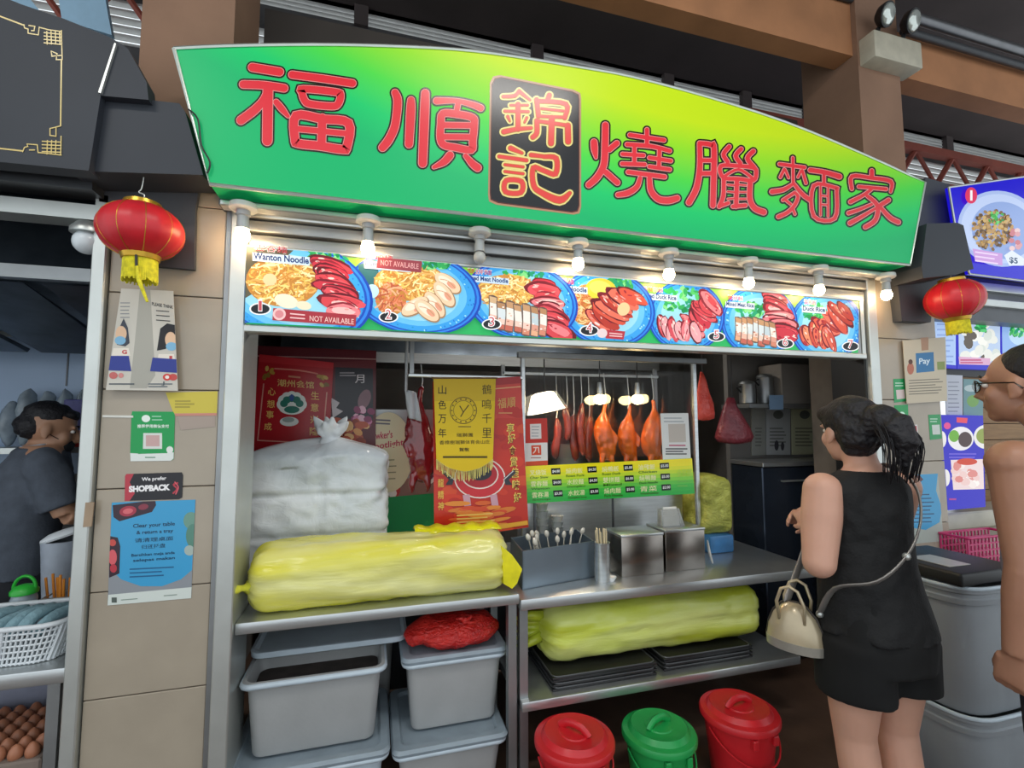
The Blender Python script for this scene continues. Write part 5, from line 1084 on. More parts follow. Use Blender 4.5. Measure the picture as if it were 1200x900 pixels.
for ch, x, y in (('生', 364.5, 468), ('意', 364, 482), ('兴', 363.5, 496), ('隆', 363, 510)): a.text(ch, (x, y), (x+9.5, y+.6), 9.5, '#e8c46a', .008)
for k in range(7):
    an = math.radians(180+k*30); a.ell(342+11.5*math.cos(an), 474+9.5*math.sin(an), 6.2, 6.2, '#e6ece6')
a.ell(342, 478, 15, 8, '#e6ece6')
for k in range(5): an = math.radians(195+k*37.5); a.ell(342+9.5*math.cos(an), 475+8*math.sin(an), 4.6, 4.2, '#2f7a6a')
a.ell(342, 480, 9, 4.2, '#2f7a6a'); a.ell(342, 466, 2.5, 4, '#3a5aa0'); a.ell(339, 494, 11, 5.5, '#dfe4e0'); a.ell(338, 492, 7, 3, '#9aa6a2')
a.build('red_calendar', GLOSS, None, label='bright red calendar with a jade emblem and gold characters', cat='calendar')
# Spotlight board, cream disc
a = Art((0, 2.85, 0)); disc = ellp(455, 530, 29, 47, 0, 36); a.sheet(disc, '#d9d3b4', .006)
a.text("Hawker's", (432, 516), (460, 513), 9, '#b8385a', .02); a.text('Spotlight', (434, 530), (473, 524), 10, '#b8385a', .02); lines(a, 440, 492, 458, 496, 2, 1.8, '#6a6a7a', .05, .1); lines(a, 438, 540, 470, 562, 4, 1.4, '#8a8a70', -.05)
a.build('spotlight_board', PAPER, None, label='cream round board with pink script behind the white bag', cat='board')
a = Art((0, 2.87, 0)); q = [(440, 584), (510, 578), (512, 640), (440, 646)]; a.sheet(q, '#0f8a50', .008); a.build('green_board', PAPER, None, label='plain green board behind the white bag and yellow bag', cat='board')
a = Art((0, 2.875, 0)); q = [(440, 566), (512, 556), (512, 584), (440, 590)]; a.sheet(q, '#8a6a64', .006); a.clip = q; a.ell(462, 574, 7, 9, '#b8323a'); a.ell(460, 578, 5, 5, '#e8e4e4'); a.ell(503, 562, 6, 5, '#e8e4e4'); a.ell(500, 558, 8, 5, '#6a2a4a'); a.build('photo_strip', PAPER, None, label='strip of small printed pictures above the green board', cat='print')
MB().box((F(440, 600, 2.9).x-.02, 2.885, ZL), (F(512, 600, 2.9).x, 2.90, F(470, 480, 2.9).z)).build('board_stand', STEEL2, None, label='steel stand behind the cream round board', cat='stand')
# dark glazed duck and white cloth by the pennant
duck(493, 452, 566, 2.50, .072, 'dark red glazed duck hanging between the round board and yellow pennant', pm('dark_glazed_duck', '#7c1c24', .16, 0, .3, 12, .15, 40, coat=.8), 7, 'dark duck by the pennant')
m = MB()
for i in range(9):
    t = i/8
    for j in range(7):
        s = j/6; p = F(474+14*s+6*t, 456+34*t+4*s, 2.44); m.v.append(V(p.x, 2.44+.012*math.sin(s*9+t*3), p.z))
for i in range(8):
    for j in range(6): m.f.append((i*7+j, i*7+j+1, (i+1)*7+j+1, (i+1)*7+j))
o = m.build('hanging_cloth', pm('white_towel', '#b9bcc0', .85, 0, .08, 20), None, 180, label='white cloth hanging beside the dark red duck', cat='cloth'); sd = o.modifiers.new('t', 'SOLIDIFY'); sd.thickness = .006
p = F(476, 445, 2.44); MB().tube([V(p.x, 2.44, F(476, 458, 2.44).z), V(p.x, 2.44, zra+.3)], .008, 8).build('cloth_rod', STEEL2, None, label='thin steel rod holding the white cloth', cat='rod')
# red banner
a = Art((0, 2.345, 0)); q = [(507, 447), (610, 441), (619.5, 618), (509, 633)]; a.sheet(q, '#c2301f', .003); a.clip = q
a.poly([(507, 447), (610, 441), (610.4, 450), (507, 456)], '#a81c20'); a.poly([(575, 452), (611, 449), (612, 490), (575, 490)], '#cc3c30'); a.stroke([(575, 456), (611, 453)], 1.4, '#e0a070', 0)
for k in range(60): a.ell(rnd.uniform(512, 615), rnd.uniform(470, 625), rnd.uniform(5, 16), rnd.uniform(3, 7), rnd.choice(('#cf3a22', '#b8281e', '#d24a26', '#c4301e')), rnd.uniform(-20, 20), 12)
a.text('福', (583, 479), (593, 478), 12, '#d8a058', .01); a.text('順', (594, 478), (604, 477), 12, '#d8a058', .01); lines(a, 584, 484, 604, 484, 1, 1.5, '#d88a58')
for ch, y in zip('享好食赏佳味好', (508, 520, 534, 547, 560, 574, 589)): a.text(ch, (593.5+(y-508)*.10, y), (602.5+(y-508)*.10, y-.3), 12, '#f0d060', .03); a.text(ch, (595+(y-508)*.10, y-.6), (601+(y-508)*.10, y-.9), 10, '#5a300e', .0)
for ch, y in zip('龍精神', (571, 585, 598)): a.text(ch, (513, y), (520, y-.4), 10, '#e6bc50', .01)
a.ell(562, 560, 30, 24, '#e8d8d0'); a.ell(562, 560, 28.5, 22.5, '#c82c34'); a.ell(562, 556, 22, 17, '#e8d8d0'); a.ell(562, 556, 20.5, 15.5, '#b0202a'); a.ell(562, 554, 14, 9, '#2a2a34')
for x, sg_ in ((532, -1), (590, 1)): a.poly([(x, 560), (x+sg_*12, 550), (x+sg_*14, 554), (x+sg_*6, 562), (x+sg_*10, 568), (x+sg_*2, 568)], '#2f3038'); a.stroke([(x, 562), (x+sg_*11, 552)], 1, '#d8d0d0', 0)
for x in (546, 578): a.poly([(x-4, 580), (x+4, 579), (x+6, 592), (x-2, 593)], '#c89aa8')
for k in range(36): a.ell(rnd.uniform(535, 595), rnd.uniform(588, 622), rnd.uniform(6, 18), rnd.uniform(2, 4), rnd.choice(('#d8622a', '#e08a34', '#d04a26', '#d87a30')), rnd.uniform(-12, 4), 10)
lines(a, 535, 604, 582, 612, 3, 1.6, '#e8c060', -.06); a.stroke([(512, 626), (560, 621), (618, 612)], 5, '#e6a834', 0, cap=False)
a.build('red_banner', GLOSS, None, label='tall red printed banner hanging behind the yellow pennant', cat='banner')
# yellow pennant with fringe
e = empty('yellow_pennant', F(545, 444, 2.31), label='yellow pennant with black Chinese characters and a fringed edge', cat='pennant')
pn = [(508, 443.5), (581, 443.5), (577.5, 540), (562, 549), (545, 553), (527, 549), (511.5, 540)]
a = Art((0, 2.305, 0)); a.sheet(pn, '#d8b818', .003); a.poly([(508, 443.5), (581, 443.5), (580, 470), (509, 470)], '#c9a81e')
for ch, y in zip('山色万年', (462, 479.5, 496, 512.5)): a.text(ch, (513.5, y), (523, y), 10.5, '#2a2410', .008)
for ch, y in zip('鶴鳴千里', (462, 479.5, 496, 513)): a.text(ch, (565, y), (576, y), 11.5, '#2a2410', .0)
a.stroke(ellp(543, 481, 15.5, 15.5, 0, 28), .9, '#5a4a18', 0, True); a.stroke(ellp(543, 481, 11.5, 11.5, 0, 28), .6, '#6a5a20', 0, True); a.stroke([(539, 476), (543, 483), (549, 475)], 1.3, '#4a3a10', 0); a.stroke([(543, 483), (540, 488)], 1.2, '#4a3a10', 0)
for k in range(14): an = 6.28*k/14; a.ell(543+13.5*math.cos(an), 481+13.5*math.sin(an), 1, 1, '#5a4a18', 0, 6)
lines(a, 537, 500, 552, 500, 1, 1, '#6a5a20', 0, 0); a.text('瑞獅團', (535, 512), (554, 512), 4.6, '#3a3010', .0); a.text('香樟樹瑞獅体育会山庄', (515, 521), (574, 520), 4.8, '#3a3010', .0); a.text('賀敬', (538, 529), (550, 529), 4.4, '#3a3010', .01); lines(a, 519, 535.5, 571, 535.5, 1, 2.2, '#4a4010', 0, 0)
a.build('cloth', PAPER, e)
MB().cyl(F(506, 443, 2.306), F(583, 443, 2.306), .005, .005, 8).build('rod', pm('brown_rod', '#6a5030', .5), e)
fr = MB(); edge = smooth_path([(511.5, 538), (527, 548), (545, 552), (562, 548), (577.5, 538)], 12)
for x, y in edge: p = F(x, y, 2.304); fr.tube([p, p+V(.003*math.sin(x), -.002, -.045-.005*math.sin(x*3))], .0016, 4)
fr.build('fringe', pm('pale_yellow_fringe', '#d8cc7a', .8, 0, .2, 40), e)
# ------------------------------------------------------------------ hanging bags and clutter at the far end
def hang_bag(px, y0, y1, w_, Y, mat, lab, seed):
    t, b_ = F(px, y0, Y), F(px, y1, Y); L = t.z-b_.z; w = (F(px+w_/2, y1, Y).x-F(px-w_/2, y1, Y).x)/2
    m = MB().loft([(V(t.x+.01*math.sin(h*3+seed), Y, b_.z+L*h), V(w*r, 0, 0), V(0, w*.55*r, 0)) for r, h in ((.3, 0), (.85, .04), (1, .15), (.85, .35), (.6, .6), (.35, .82), (.18, 1))], 20)
    for v in m.v: v += V(1, .7, .2)*wnoise(v, 14, seed)*.03
    e = empty('hanging_bag', (t.x, Y, b_.z), label=lab, cat='bag', group='plastic bags hung up in the stall')
    m.build('bag', mat, e, 180); MB().cyl(V(t.x, Y, t.z-.01), V(t.x, Y, 2.5), .003, .003, 6).build('string', BLACK, e)
hang_bag(823, 436, 493, 22, 2.46, bagmat('orange_red_film', '#c8382a', '#e0584a', .25, 9, (4, 4, 4), bump=.5), 'bright red plastic bag hanging beside the roast cabinet', 1)
hang_bag(858, 466, 520, 42, 2.47, bagmat('dark_red_film', '#6a2430', '#8a3a40', .35, 7, (4, 4, 4), bump=.5), 'dim dark red plastic bag hanging deep in the stall', 2)
# partition at the far end with shelf, notices, carton and pots
YP = 2.80
struct(MB().box((2.36, YP, 0), (3.08, YP+.04, 2.5)), 'wall_partition', INNER, label='grey partition at the far end of the stall', cat='wall')
zb6 = F(900, 538, 2.72).z
bs = empty('low_cabinet', (2.7, 2.7, 0), label='dark navy steel cabinet behind the woman in black', cat='cabinet')
MB().rbox((2.36, 2.52, .02), (3.07, YP-.004, zb6-.03), .006, 1).build('body', pm('dark_navy_cabinet', '#333c4a', .16, .6, .12, 4), bs)
MB().rbox((2.35, 2.50, zb6-.03), (3.07, YP-.004, zb6), .004, 1).build('top', STEEL2, bs)
MB().tube([V(2.5, 2.515, zb6-.12), V(2.5, 2.50, zb6-.12), V(2.75, 2.50, zb6-.12), V(2.75, 2.515, zb6-.12)], .006, 6).build('handle', STEEL, bs)
for k, (q, c, lab) in enumerate((([(881, 478), (897, 478), (897, 533), (881, 534)], '#8a8c88', 'narrow grey notice on the partition beside the dark red bag'), ([(898, 478), (926, 478), (926, 533), (898, 533)], '#a2a6a8', 'pale grey notice on the partition with small dark figures'), ([(928, 477), (958, 476), (959, 532), (929, 533)], '#b0b296', 'cream certificate on the partition beside the woman\'s face'))):
    a = Art((0, YP-.012, 0)); a.sheet(q, c, .01); x0, x1 = q[0][0]+4, q[1][0]-4; lines(a, x0, 502, x1, 522, 6, 1.2, '#5a5c58')
    if k > 0: a.ell((x0+x1)/2, 486, 6, 5, '#5e625e')
    if k == 1: a.ell(910, 522, 2.5, 6, '#3a3a40'); a.ell(917, 523, 2, 5, '#3a3a40')
    a.build('framed_notice', PAPER, None, label=lab, cat='notice', group='notices on the partition')
Yh = 2.58; p0, p1 = F(917, 472, Yh), F(974, 470, Yh); zc0, zc1 = F(945, 474, Yh).z, F(945, 427, Yh).z
MB().box((2.30, Yh-.04, zc0-.025), (3.07, YP, zc0)).build('high_shelf', STEEL2, None, label='high steel shelf holding the carton', cat='shelf')
e = empty('carton', ((p0.x+p1.x)/2, Yh+.1, zc0), label='brown grey cardboard carton on the high shelf', cat='box')
MB().rbox((p0.x, Yh, zc0), (p1.x, Yh+.2, zc1), .004, 1).build('box', pm('grey_cardboard', '#7f7972', .85, 0, .1, 6), e)
MB().box(((p0.x+p1.x)/2+.03, Yh-.002, zc0+.08), ((p0.x+p1.x)/2+.06, Yh, zc1)).build('tape', pm('clear_tape', '#a8a296', .25), e)
for k, (x, y0, lab) in enumerate(((876, 446, 'small steel pot on the high shelf beside the kettle'), (897, 438, 'steel kettle on the high shelf beside the carton'))):
    c_ = F(x, 470, Yh+.08); z1 = F(x, y0, Yh+.08).z; r = .05
    e = empty('cooking_pot', (c_.x, Yh+.08, zc0), label=lab, cat='pot', group='pots on the high shelf')
    h_ = max(.08, z1-zc0); MB().lathe([(r*.8, zc0), (r, zc0+.01), (r, zc0+h_-.03), (r*1.06, zc0+h_-.025), (r*.9, zc0+h_-.01), (.015, zc0+h_), (0, zc0+h_)], (c_.x, Yh+.08, 0), 24).build('body', STEEL2, e, 40)
    MB().tube([V(c_.x-r, Yh+.08, zc0+h_-.04), V(c_.x-r-.03, Yh+.08, zc0+h_-.05), V(c_.x-r, Yh+.08, zc0+h_-.08)], .006, 6).build('handle', BLACK, e)
a = Art((0, Yh-.05, 0)); q = [(902, 463), (918, 463), (918, 480), (902, 480)]; a.sheet(q, '#6f8aa6', .003); a.build('blue_tag', PAPER, None, label='small blue tag hanging from the high shelf', cat='tag')
zk = F(1000, 472, 2.45).z
MB().box((F(986, 474, 2.45).x-.02, 2.43, zk-.02), (3.08, 2.532, zk)).build('side_ledge', STEEL2, None, label='small steel ledge by the far jamb', cat='shelf')
for k, (c, lab) in enumerate((('#2f8a94', 'teal packet under the blue packet near the far jamb'), ('#5f8ab8', 'blue packet between two others near the far jamb'), ('#a8384a', 'red packet topmost of three near the far jamb'))):
    p0, p1 = F(987, 470, 2.45), F(1016, 470, 2.45); z = zk+k*.036
    MB().rbox((p0.x, 2.44, z), (p1.x, 2.53, z+.034), .008, 2).build('packet', pm('packet_%d' % k, c, .4, 0, .2, 20), None, 40, label=lab, cat='packet', group='packets by the far jamb')
# pots and steamers on the back counter left, dim
for k, (x, lab) in enumerate(((.1, 'tall steel stock pot on the back counter behind the banner'), (1.0, 'steel stock pot on the back counter behind the ducks'), (1.6, 'wide steel stock pot on the back counter near the screen'))):
    e = empty('stock_pot', (x, 3.9, .85), label=lab, cat='pot', group='stock pots on the back counter')
    MB().lathe([(.16, .85), (.17, .86), (.17, 1.2+.05*k), (.18, 1.21+.05*k), (.16, 1.22+.05*k), (.02, 1.25+.05*k), (0, 1.25+.05*k)], (x, 3.9, 0), 28).build('body', STEEL2, e, 40)
    MB().tube([V(x-.02, 3.9, 1.245+.05*k), V(x, 3.9, 1.28+.05*k), V(x+.02, 3.9, 1.245+.05*k)], .006, 6).build('lid_knob', BLACK, e)
MB().box((-.6, 3.6, 0), (2.2, 4.28, .85)).build('back_counter', STEEL2, None, label='dim steel cooking counter along the back wall', cat='counter')
zd = F(700, 455, 3.4).z
ex = empty('exhaust_hood', (.9, 3.9, 1.95), label='dim steel exhaust hood over the back cooking counter', cat='hood')
MB().hexa([V(-.6, 3.4, 1.95), V(2.2, 3.4, 1.95), V(2.2, 4.28, 1.95), V(-.6, 4.28, 1.95)], [V(-.6, 3.7, 2.45), V(2.2, 3.7, 2.45), V(2.2, 4.28, 2.45), V(-.6, 4.28, 2.45)]).build('canopy', HOOD, ex)
MB().box((-.6, 3.385, 1.90), (2.2, 3.40, 1.97)).build('lip', STEEL, ex)
# ================================================================== FAR NEIGHBOUR (beyond the second pillar)
dc = empty('dark_cladding', F(1090, 376, 1.97), label='dark cladding and box between the green and the blue sign', cat='panel')
MB().prism([F(x, y, 1.95) for x, y in ((1050, 300), (1085, 208), (1113, 216), (1121, 262), (1129, 264), (1141, 315), (1120, 322), (1094, 342), (1091, 377.5), (1057, 376), (1051, 325))], (0, .05, 0)).build('panel', DARKPANEL, dc)
MB().prism([F(x, y, 1.79) for x, y in ((1086, 262), (1122, 261), (1129, 264), (1141, 315), (1120, 322), (1082, 326), (1080, 312))], (0, .16, 0)).build('dark_box', SIGNBLK, dc)
e = empty('blue_signboard', F(1180, 320, 1.9), label='bright blue sign with a plate of minced meat noodles', cat='sign')
bq = [(1111.8, 219.5), (1200, 207), (1290, 195), (1290, 340), (1200, 329), (1136, 321), (1119, 263)]
a = Art((0, 1.88, 0), step=.00004); a.sheet(bq, '#1a10c8', .02); a.clip = bq
a.ell(1172, 268, 50, 44, '#a8bce8', 18, 40); a.ell(1172, 268, 46, 40, '#bccdf0', 18, 40); a.ell(1176, 270, 38, 33, '#8fa8dc', 20, 36)
for k in range(230):
    t = rnd.random()*6.28; r = math.sqrt(rnd.random()); a.ell(1163+24*r*math.cos(t), 270+23*r*math.sin(t), 2.6, 2, rnd.choice(('#9a7a4a', '#7a5a32', '#c8a86a', '#5a4228', '#b8925a')), rnd.random()*180, 7)
for k in range(26): t = rnd.random()*6.28; r = rnd.random(); a.ell(1165+9*r*math.cos(t), 256+7*r*math.sin(t), 2.2, 1.3, rnd.choice(('#3fae4a', '#2a8a3a', '#6ad070')), rnd.random()*180, 7)
for k in range(12): a.ell(1186+rnd.uniform(-4, 8), 282+rnd.uniform(-14, 12), 3.5, 3, rnd.choice(('#d8a0a8', '#e8c8c8', '#c87a84')), 0, 8)
a.ell(1135.5, 230, 7, 9.5, '#d8345e'); a.text('1', (1134.3, 236), (1137, 236), 12, '#f4f0f4', .06)
a.poly([(1137, 292), (1172, 298), (1172, 312), (1140, 306)], '#c89ad8'); lines(a, 1140, 296, 1168, 306, 3, 1.8, '#e8d0f0', .14)
a.poly([(1174, 300), (1183, 294), (1198, 304), (1197, 312), (1180, 312)], '#dfe8f6'); a.text('$5', (1180, 309.5), (1190, 311), 8, '#2a4a6a', .03)
a.build('panel', SCREEN, e); MB().tube([F(x, y, 1.875) for x, y in bq+[bq[0]]], .006, 6).build('edge_trim', ALU, e)
xa = F(1121, 340, 2.0).x
fs = struct(MB().box((xa-.15, 2.0, F(1180, 378, 2.0).z), (6, 2.1, F(1180, 330, 2.0).z)), 'trim_5', DARKSTEEL, label='dark steel fascia under the blue sign', cat='trim')
for y0, y1 in ((345, 336), (362, 354)): MB().rbox((xa-.1, 1.97, F(1180, y0, 2.0).z), (6, 2.01, F(1180, y1, 2.0).z), .004, 1).build('channel', ALU, fs)
# lit menu screens in a row
e = empty('menu_screen', F(1150, 435, 2.12), label='row of blue lit dish screens behind the man with glasses', cat='screen')
for q, kind in (([(1093, 366), (1120.5, 367), (1121, 432), (1096, 430)], 0), ([(1121.5, 367), (1172, 369), (1173, 434), (1122, 432)], 1), ([(1173, 369), (1232, 373), (1232, 438), (1174, 434)], 2)):
    a = Art((0, 2.12, 0), step=.00004); a.sheet(q, '#2a2ac0', .02); a.clip = q
    if kind == 0: a.poly([(1094, 372), (1120, 373), (1120, 428), (1097, 426)], '#a8c4ee'); lines(a, 1098, 380, 1118, 424, 8, 2, '#8aa4d8')
    if kind == 1:
        a.poly([(1123, 369), (1172, 371), (1172, 428), (1124, 427)], '#b8cce8')
        for k in range(26): a.ell(1148+rnd.uniform(-20, 22), 398+rnd.uniform(-20, 22), 6.5, 5, rnd.choice(('#e6e8e0', '#d4dcd4', '#f2f2ea', '#5a5044')), rnd.random()*180, 10)
        for k in range(14): a.ell(1150+rnd.uniform(-8, 6), 384+rnd.uniform(-6, 4), 4, 2, rnd.choice(('#2fae5a', '#5ad07a', '#1a8a44')), rnd.random()*180, 8)
        a.poly([(1123, 418), (1160, 420), (1160, 428), (1124, 427)], '#d8a8c8'); lines(a, 1125, 422, 1155, 425, 2, 1.4, '#b83a6a')
    if kind == 2: a.poly([(1174, 371), (1232, 375), (1232, 432), (1175, 430)], '#8fb4e8'); a.ell(1200, 392, 18, 14, '#b8d8f0'); greens(a, 1192, 386, 10, 8, 18); a.ell(1177, 375, 4.5, 5.5, '#d8345e'); a.text('9', (1175, 378.5), (1179, 378.5), 7, '#f4e4ec', .04)
    a.build('display', SCREEN, e)
MB().box((F(1093, 400, 2.15).x-.01, 2.141, F(1150, 442, 2.14).z), (F(1232, 400, 2.15).x, 2.18, F(1150, 360, 2.14).z)).build('case', BLACK, e)
# papers and lower lit menu
a = Art((0, 2.14, 0)); a.sheet([(1107, 439), (1128, 440), (1128, 487), (1109, 486)], '#cfd2dc', .003); lines(a, 1111, 448, 1125, 482, 8, 1, '#8a8ea0'); a.build('white_price_list', PAPER, None, label='white price list under the lit screens', cat='notice')
a = Art((0, 2.15, 0)); q = [(1129, 444), (1152, 445), (1152, 487), (1129, 487)]; a.sheet(q, '#7fa4a8', .003); a.ell(1140, 470, 7, 7, '#8ab86a'); a.ell(1138, 455, 8, 4, '#c8d8d8'); a.build('teal_picture', PAPER, None, label='teal dish picture beside the man\'s mouth', cat='picture')
a = Art((0, 2.10, 0), step=.00004); q = [(1102, 486), (1152, 487), (1155, 594), (1111, 598)]; a.sheet(q, '#2a22b8', .02); a.clip = q
a.ell(1126, 514, 15, 14, '#e6e4e6'); a.ell(1118, 511, 6, 7, '#6aa83a'); a.ell(1131, 515, 8, 9, '#4a3a3a'); a.ell(1155, 512, 14, 14, '#e4e2e0'); a.ell(1153, 511, 9, 9, '#8a9a4a'); a.ell(1103, 515, 6, 10, '#e4e2e0'); a.poly([(1121, 489), (1134, 490), (1133, 496), (1121, 495)], '#d8485e'); a.ell(1110, 499, 4, 4, '#d84a8a')
lines(a, 1112, 532, 1150, 536, 2, 1.6, '#6a5ad0'); a.poly([(1114, 539), (1152, 538), (1153, 573), (1117, 574)], '#e8d4d4'); 
for k in range(24): a.ell(1132+rnd.uniform(-14, 16), 557+rnd.uniform(-12, 12), 5, 4, rnd.choice(('#f0e4e0', '#e8c8c4', '#f6f0ea', '#d88a84')), rnd.random()*90, 8)
a.ell(1133, 541, 12, 4, '#c8442e'); a.ell(1108, 560, 5, 10, '#e4e2e0'); lines(a, 1112, 585, 1122, 585, 1, 2, '#a83a8a')
a.build('lit_menu_panel', SCREEN, None, label='tall blue lit menu panel below the white price list', cat='menu board')
# plank wall and counter of that stall
pw = struct(MB().box((F(1150, 500, 2.6).x-.3, 2.60, 0), (7, 2.64, 2.6)), 'wall_right_neighbour', pm('brown_plank_gap', '#4a3626', .7, 0, .1), label='brown plank wall in the far neighbouring stall', cat='wall')
for k in range(12): MB().box((F(1150, 500, 2.6).x-.3, 2.585, .6+k*.125), (7, 2.60, .6+k*.125+.118)).build('plank', pm('brown_plank', '#9a764e', .6, 0, .2, 4, stretch=(1, 1, 12)), pw)
nc = empty('far_counter', (3.8, 2.3, 0), label='pale counter of the far neighbouring stall', cat='counter')
zc8 = F(1135, 630, 2.05).z
MB().rbox((F(1112, 620, 2.05).x, 2.03, 0), (6, 2.5, zc8), .01, 1).build('body', pm('pale_counter_panel', '#b4ab98', .5, 0, .08), nc)
MB().rbox((F(1110, 620, 2.05).x, 2.2, zc8), (6, 2.45, F(1135, 600, 2.2).z), .01, 1).build('display_case', pm('pale_case', '#b9b4a4', .3, 0, .15, 6), nc)
# pink basket
b0 = F(1114, 655, 1.95); b1 = F(1172, 660, 1.95); zk0, zk1 = F(1140, 662, 1.95).z, F(1140, 624, 1.95).z
pb = empty('pink_basket', ((b0.x+b1.x)/2, 1.9, zk0), label='pink perforated plastic basket beside the grey tubs', cat='basket')
PK = pm('pink_plastic', '#c02a68', .35, 0, .08)
for (ya, yb) in ((1.86, 1.866), (1.99, 1.996)):
    m = MB(); nx, nz = 14, 5; W = b1.x-b0.x; Hh = zk1-zk0
    for i in range(nx+1): x = b0.x+W*i/nx; m.box((x-.0045, ya, zk0), (x+.0045, yb, zk1))
    for j in range(nz+1): z = zk0+Hh*j/nz; m.box((b0.x, ya-.0005, z-.004), (b1.x, yb+.0005, z+.004))
    m.build('lattice_side', PK, pb)
MB().box((b0.x, 1.86, zk0), (b1.x, 1.996, zk0+.005)).build('base', PK, pb)
rgk = rr(b0.x-.005, b1.x+.005, 1.855, 2.0, zk1, .01, 2); MB().tube(rgk+[rgk[0]], .007, 6).build('rim', PK, pb)
MB().rbox((b0.x-.03, 1.84, 0), (6, 2.02, zk0-.006), .006, 1).build('basket_stand', pm('grey_stand', '#8a8680', .6), None, label='grey stand under the pink basket', cat='stand')
# ------------------------------------------------------------------ notices on the second pillar
a = Art((0, 1.985, 0)); q = [(1058, 399), (1108, 395), (1110, 470), (1063, 473)]; a.sheet(q, '#cbbfa8', .003)
a.poly([(1079, 396), (1088, 395), (1088, 410), (1080, 411)], '#b08a70'); a.poly([(1073, 414), (1094, 412.5), (1095, 435), (1074, 437)], '#3a78a8'); a.text('Pay', (1077, 429), (1090, 428), 9, '#d8e8f0', .02); a.ell(1067, 432, 4, 7, '#b8705a'); a.ell(1067, 424, 2.5, 3, '#5a3a30'); a.poly([(1098, 424), (1107, 423.5), (1107.5, 433), (1098.5, 433.5)], '#8a9a5a'); lines(a, 1065, 446, 1106, 462, 6, 1, '#7a7468', -.05)
a.build('hanging_notice', PAPER, None, label='cream paper notice with a blue square hanging on the second pillar', cat='notice')
a = Art((0, 1.9985, 0)); q = [(1047, 444), (1061, 443.5), (1062.5, 470), (1048, 472)]; a.sheet(q, '#2a9a5a', .001); a.poly([(1050, 457), (1060, 456.5), (1061, 467), (1051, 468)], '#d8c8c4'); lines(a, 1049, 449, 1059, 452, 2, 1.2, '#b8e0c8'); a.build('payment_sticker', GLOSS, None, label='small green sticker beside the cream notice', cat='sticker')
a = Art((0, 1.9985, 0)); q = [(1048, 475), (1064, 474), (1065, 496), (1050, 497.5)]; a.sheet(q, '#1f9a52', .001); a.ell(1057, 486, 3.5, 3.5, '#d0f0dc'); a.build('payment_sticker', GLOSS, None, label='small green sticker with a pale dot above the red one', cat='sticker')
a = Art((0, 1.9985, 0)); q = [(1054, 498.5), (1075, 497.5), (1078, 530), (1057, 531.5)]; a.sheet(q, '#d8d4d0', .001); a.poly([(1055, 500), (1074, 499), (1076.5, 523), (1057, 524)], '#b82c3a'); a.poly([(1061, 507), (1069, 506.6), (1069.6, 516), (1061.6, 516.4)], '#3a2428'); lines(a, 1058, 504, 1072, 504, 1, 1.2, '#e8b0b4'); a.build('payment_sticker', GLOSS, None, label='red and white sticker behind the woman\'s ponytail', cat='sticker')
a = Art((0, 1.9985, 0)); q = [(1088, 486), (1102, 485.5), (1104, 514), (1090, 515.5)]; a.sheet(q, '#2a9a5a', .001); a.poly([(1092, 498), (1101, 497.6), (1102, 509), (1093, 509.4)], '#cfd8d0'); lines(a, 1090, 491, 1100, 494, 2, 1.2, '#b8e0c8'); a.build('payment_sticker', GLOSS, None, label='green sticker with a pale square near the pillar\'s outer edge', cat='sticker')
a = Art((0, 1.9985, 0)); q = [(1060, 556), (1099, 555), (1106, 634), (1062, 638)]; a.sheet(q, '#aeb6ae', .001); a.clip = q; a.poly([(1060, 557), (1099, 555), (1097, 575), (1104, 596), (1101, 612), (1085, 621), (1066, 618), (1060, 600)], '#3f9fd0'); a.poly([(1060, 558), (1078, 557), (1082, 562), (1072, 570), (1061, 568)], '#5a3038'); lines(a, 1068, 580, 1096, 612, 8, 1.4, '#1c5078', -.03)
a.build('tray_return_notice', GLOSS, None, label='blue tray return notice half hidden behind the woman', cat='notice')
# lantern on that side
lantern(F(1118, 351, 1.81), .128, .101, math.radians(-6), 'red lantern with yellow fringe hanging below the blue sign', False)
# ------------------------------------------------------------------ stacked grey tubs with a black tray lid
GT = pm('grey_tub_polythene', '#8d9398', .4, 0, .1, 4)
def bigtub(cx, cy_, r, z0, z1, lab):
    e = empty('round_bin', (cx, cy_, z0), label=lab, cat='bin', group='stacked grey bins')
    m = MB(); n = 64; prof = [(.93, z0), (.95, z0+.008), (.985, z1-.075), (1.03, z1-.07), (1.04, z1-.05), (1.005, z1-.045), (1.005, z1-.03), (1.045, z1-.025), (1.05, z1), (1.0, z1), (.92, z0+.02)]
    for f_, z in prof:
        for j in range(n):
            a_ = 2*math.pi*j/n; c, s = math.cos(a_), math.sin(a_); p = 4.0; q = (abs(c)**p+abs(s)**p)**(-1/p); rib = 1-.02*(1 if (j % 8 == 0 and z0+.03 < z < z1-.07) else 0); m.v.append(V(cx+r*f_*q*c*rib, cy_+r*f_*q*s*rib, z))
    for i in range(len(prof)-1):
        for j in range(n): m.f.append((i*n+j, i*n+(j+1) % n, (i+1)*n+(j+1) % n, (i+1)*n+j))
    m.f.append(tuple(range(n))[::-1]); m.f.append(tuple((len(prof)-1)*n+j for j in range(n))); m.build('body', GT, e, 40)
    rg_ = [V(cx+r*1.04*(abs(math.cos(t))**4+abs(math.sin(t))**4)**-.25*math.cos(t), cy_+r*1.04*(abs(math.cos(t))**4+abs(math.sin(t))**4)**-.25*math.sin(t), z1-.004) for t in [2*math.pi*i/48 for i in range(48)]]
    MB().tube(rg_+[rg_[0]], .008, 6).build('rim', RIM, e, 60)
    return e
cB = F(1108, 700, 1.62); rB = .205
zr1, zr2 = F(1120, 688, 1.45).z, F(1125, 842, 1.45).z
bigtub(cB.x, 1.62, rB, 0, zr2, 'lower grey bin of the pair beside the woman in black')
bigtub(cB.x, 1.62, rB, zr2+.001, zr1, 'upper grey bin under the black lid beside the woman')
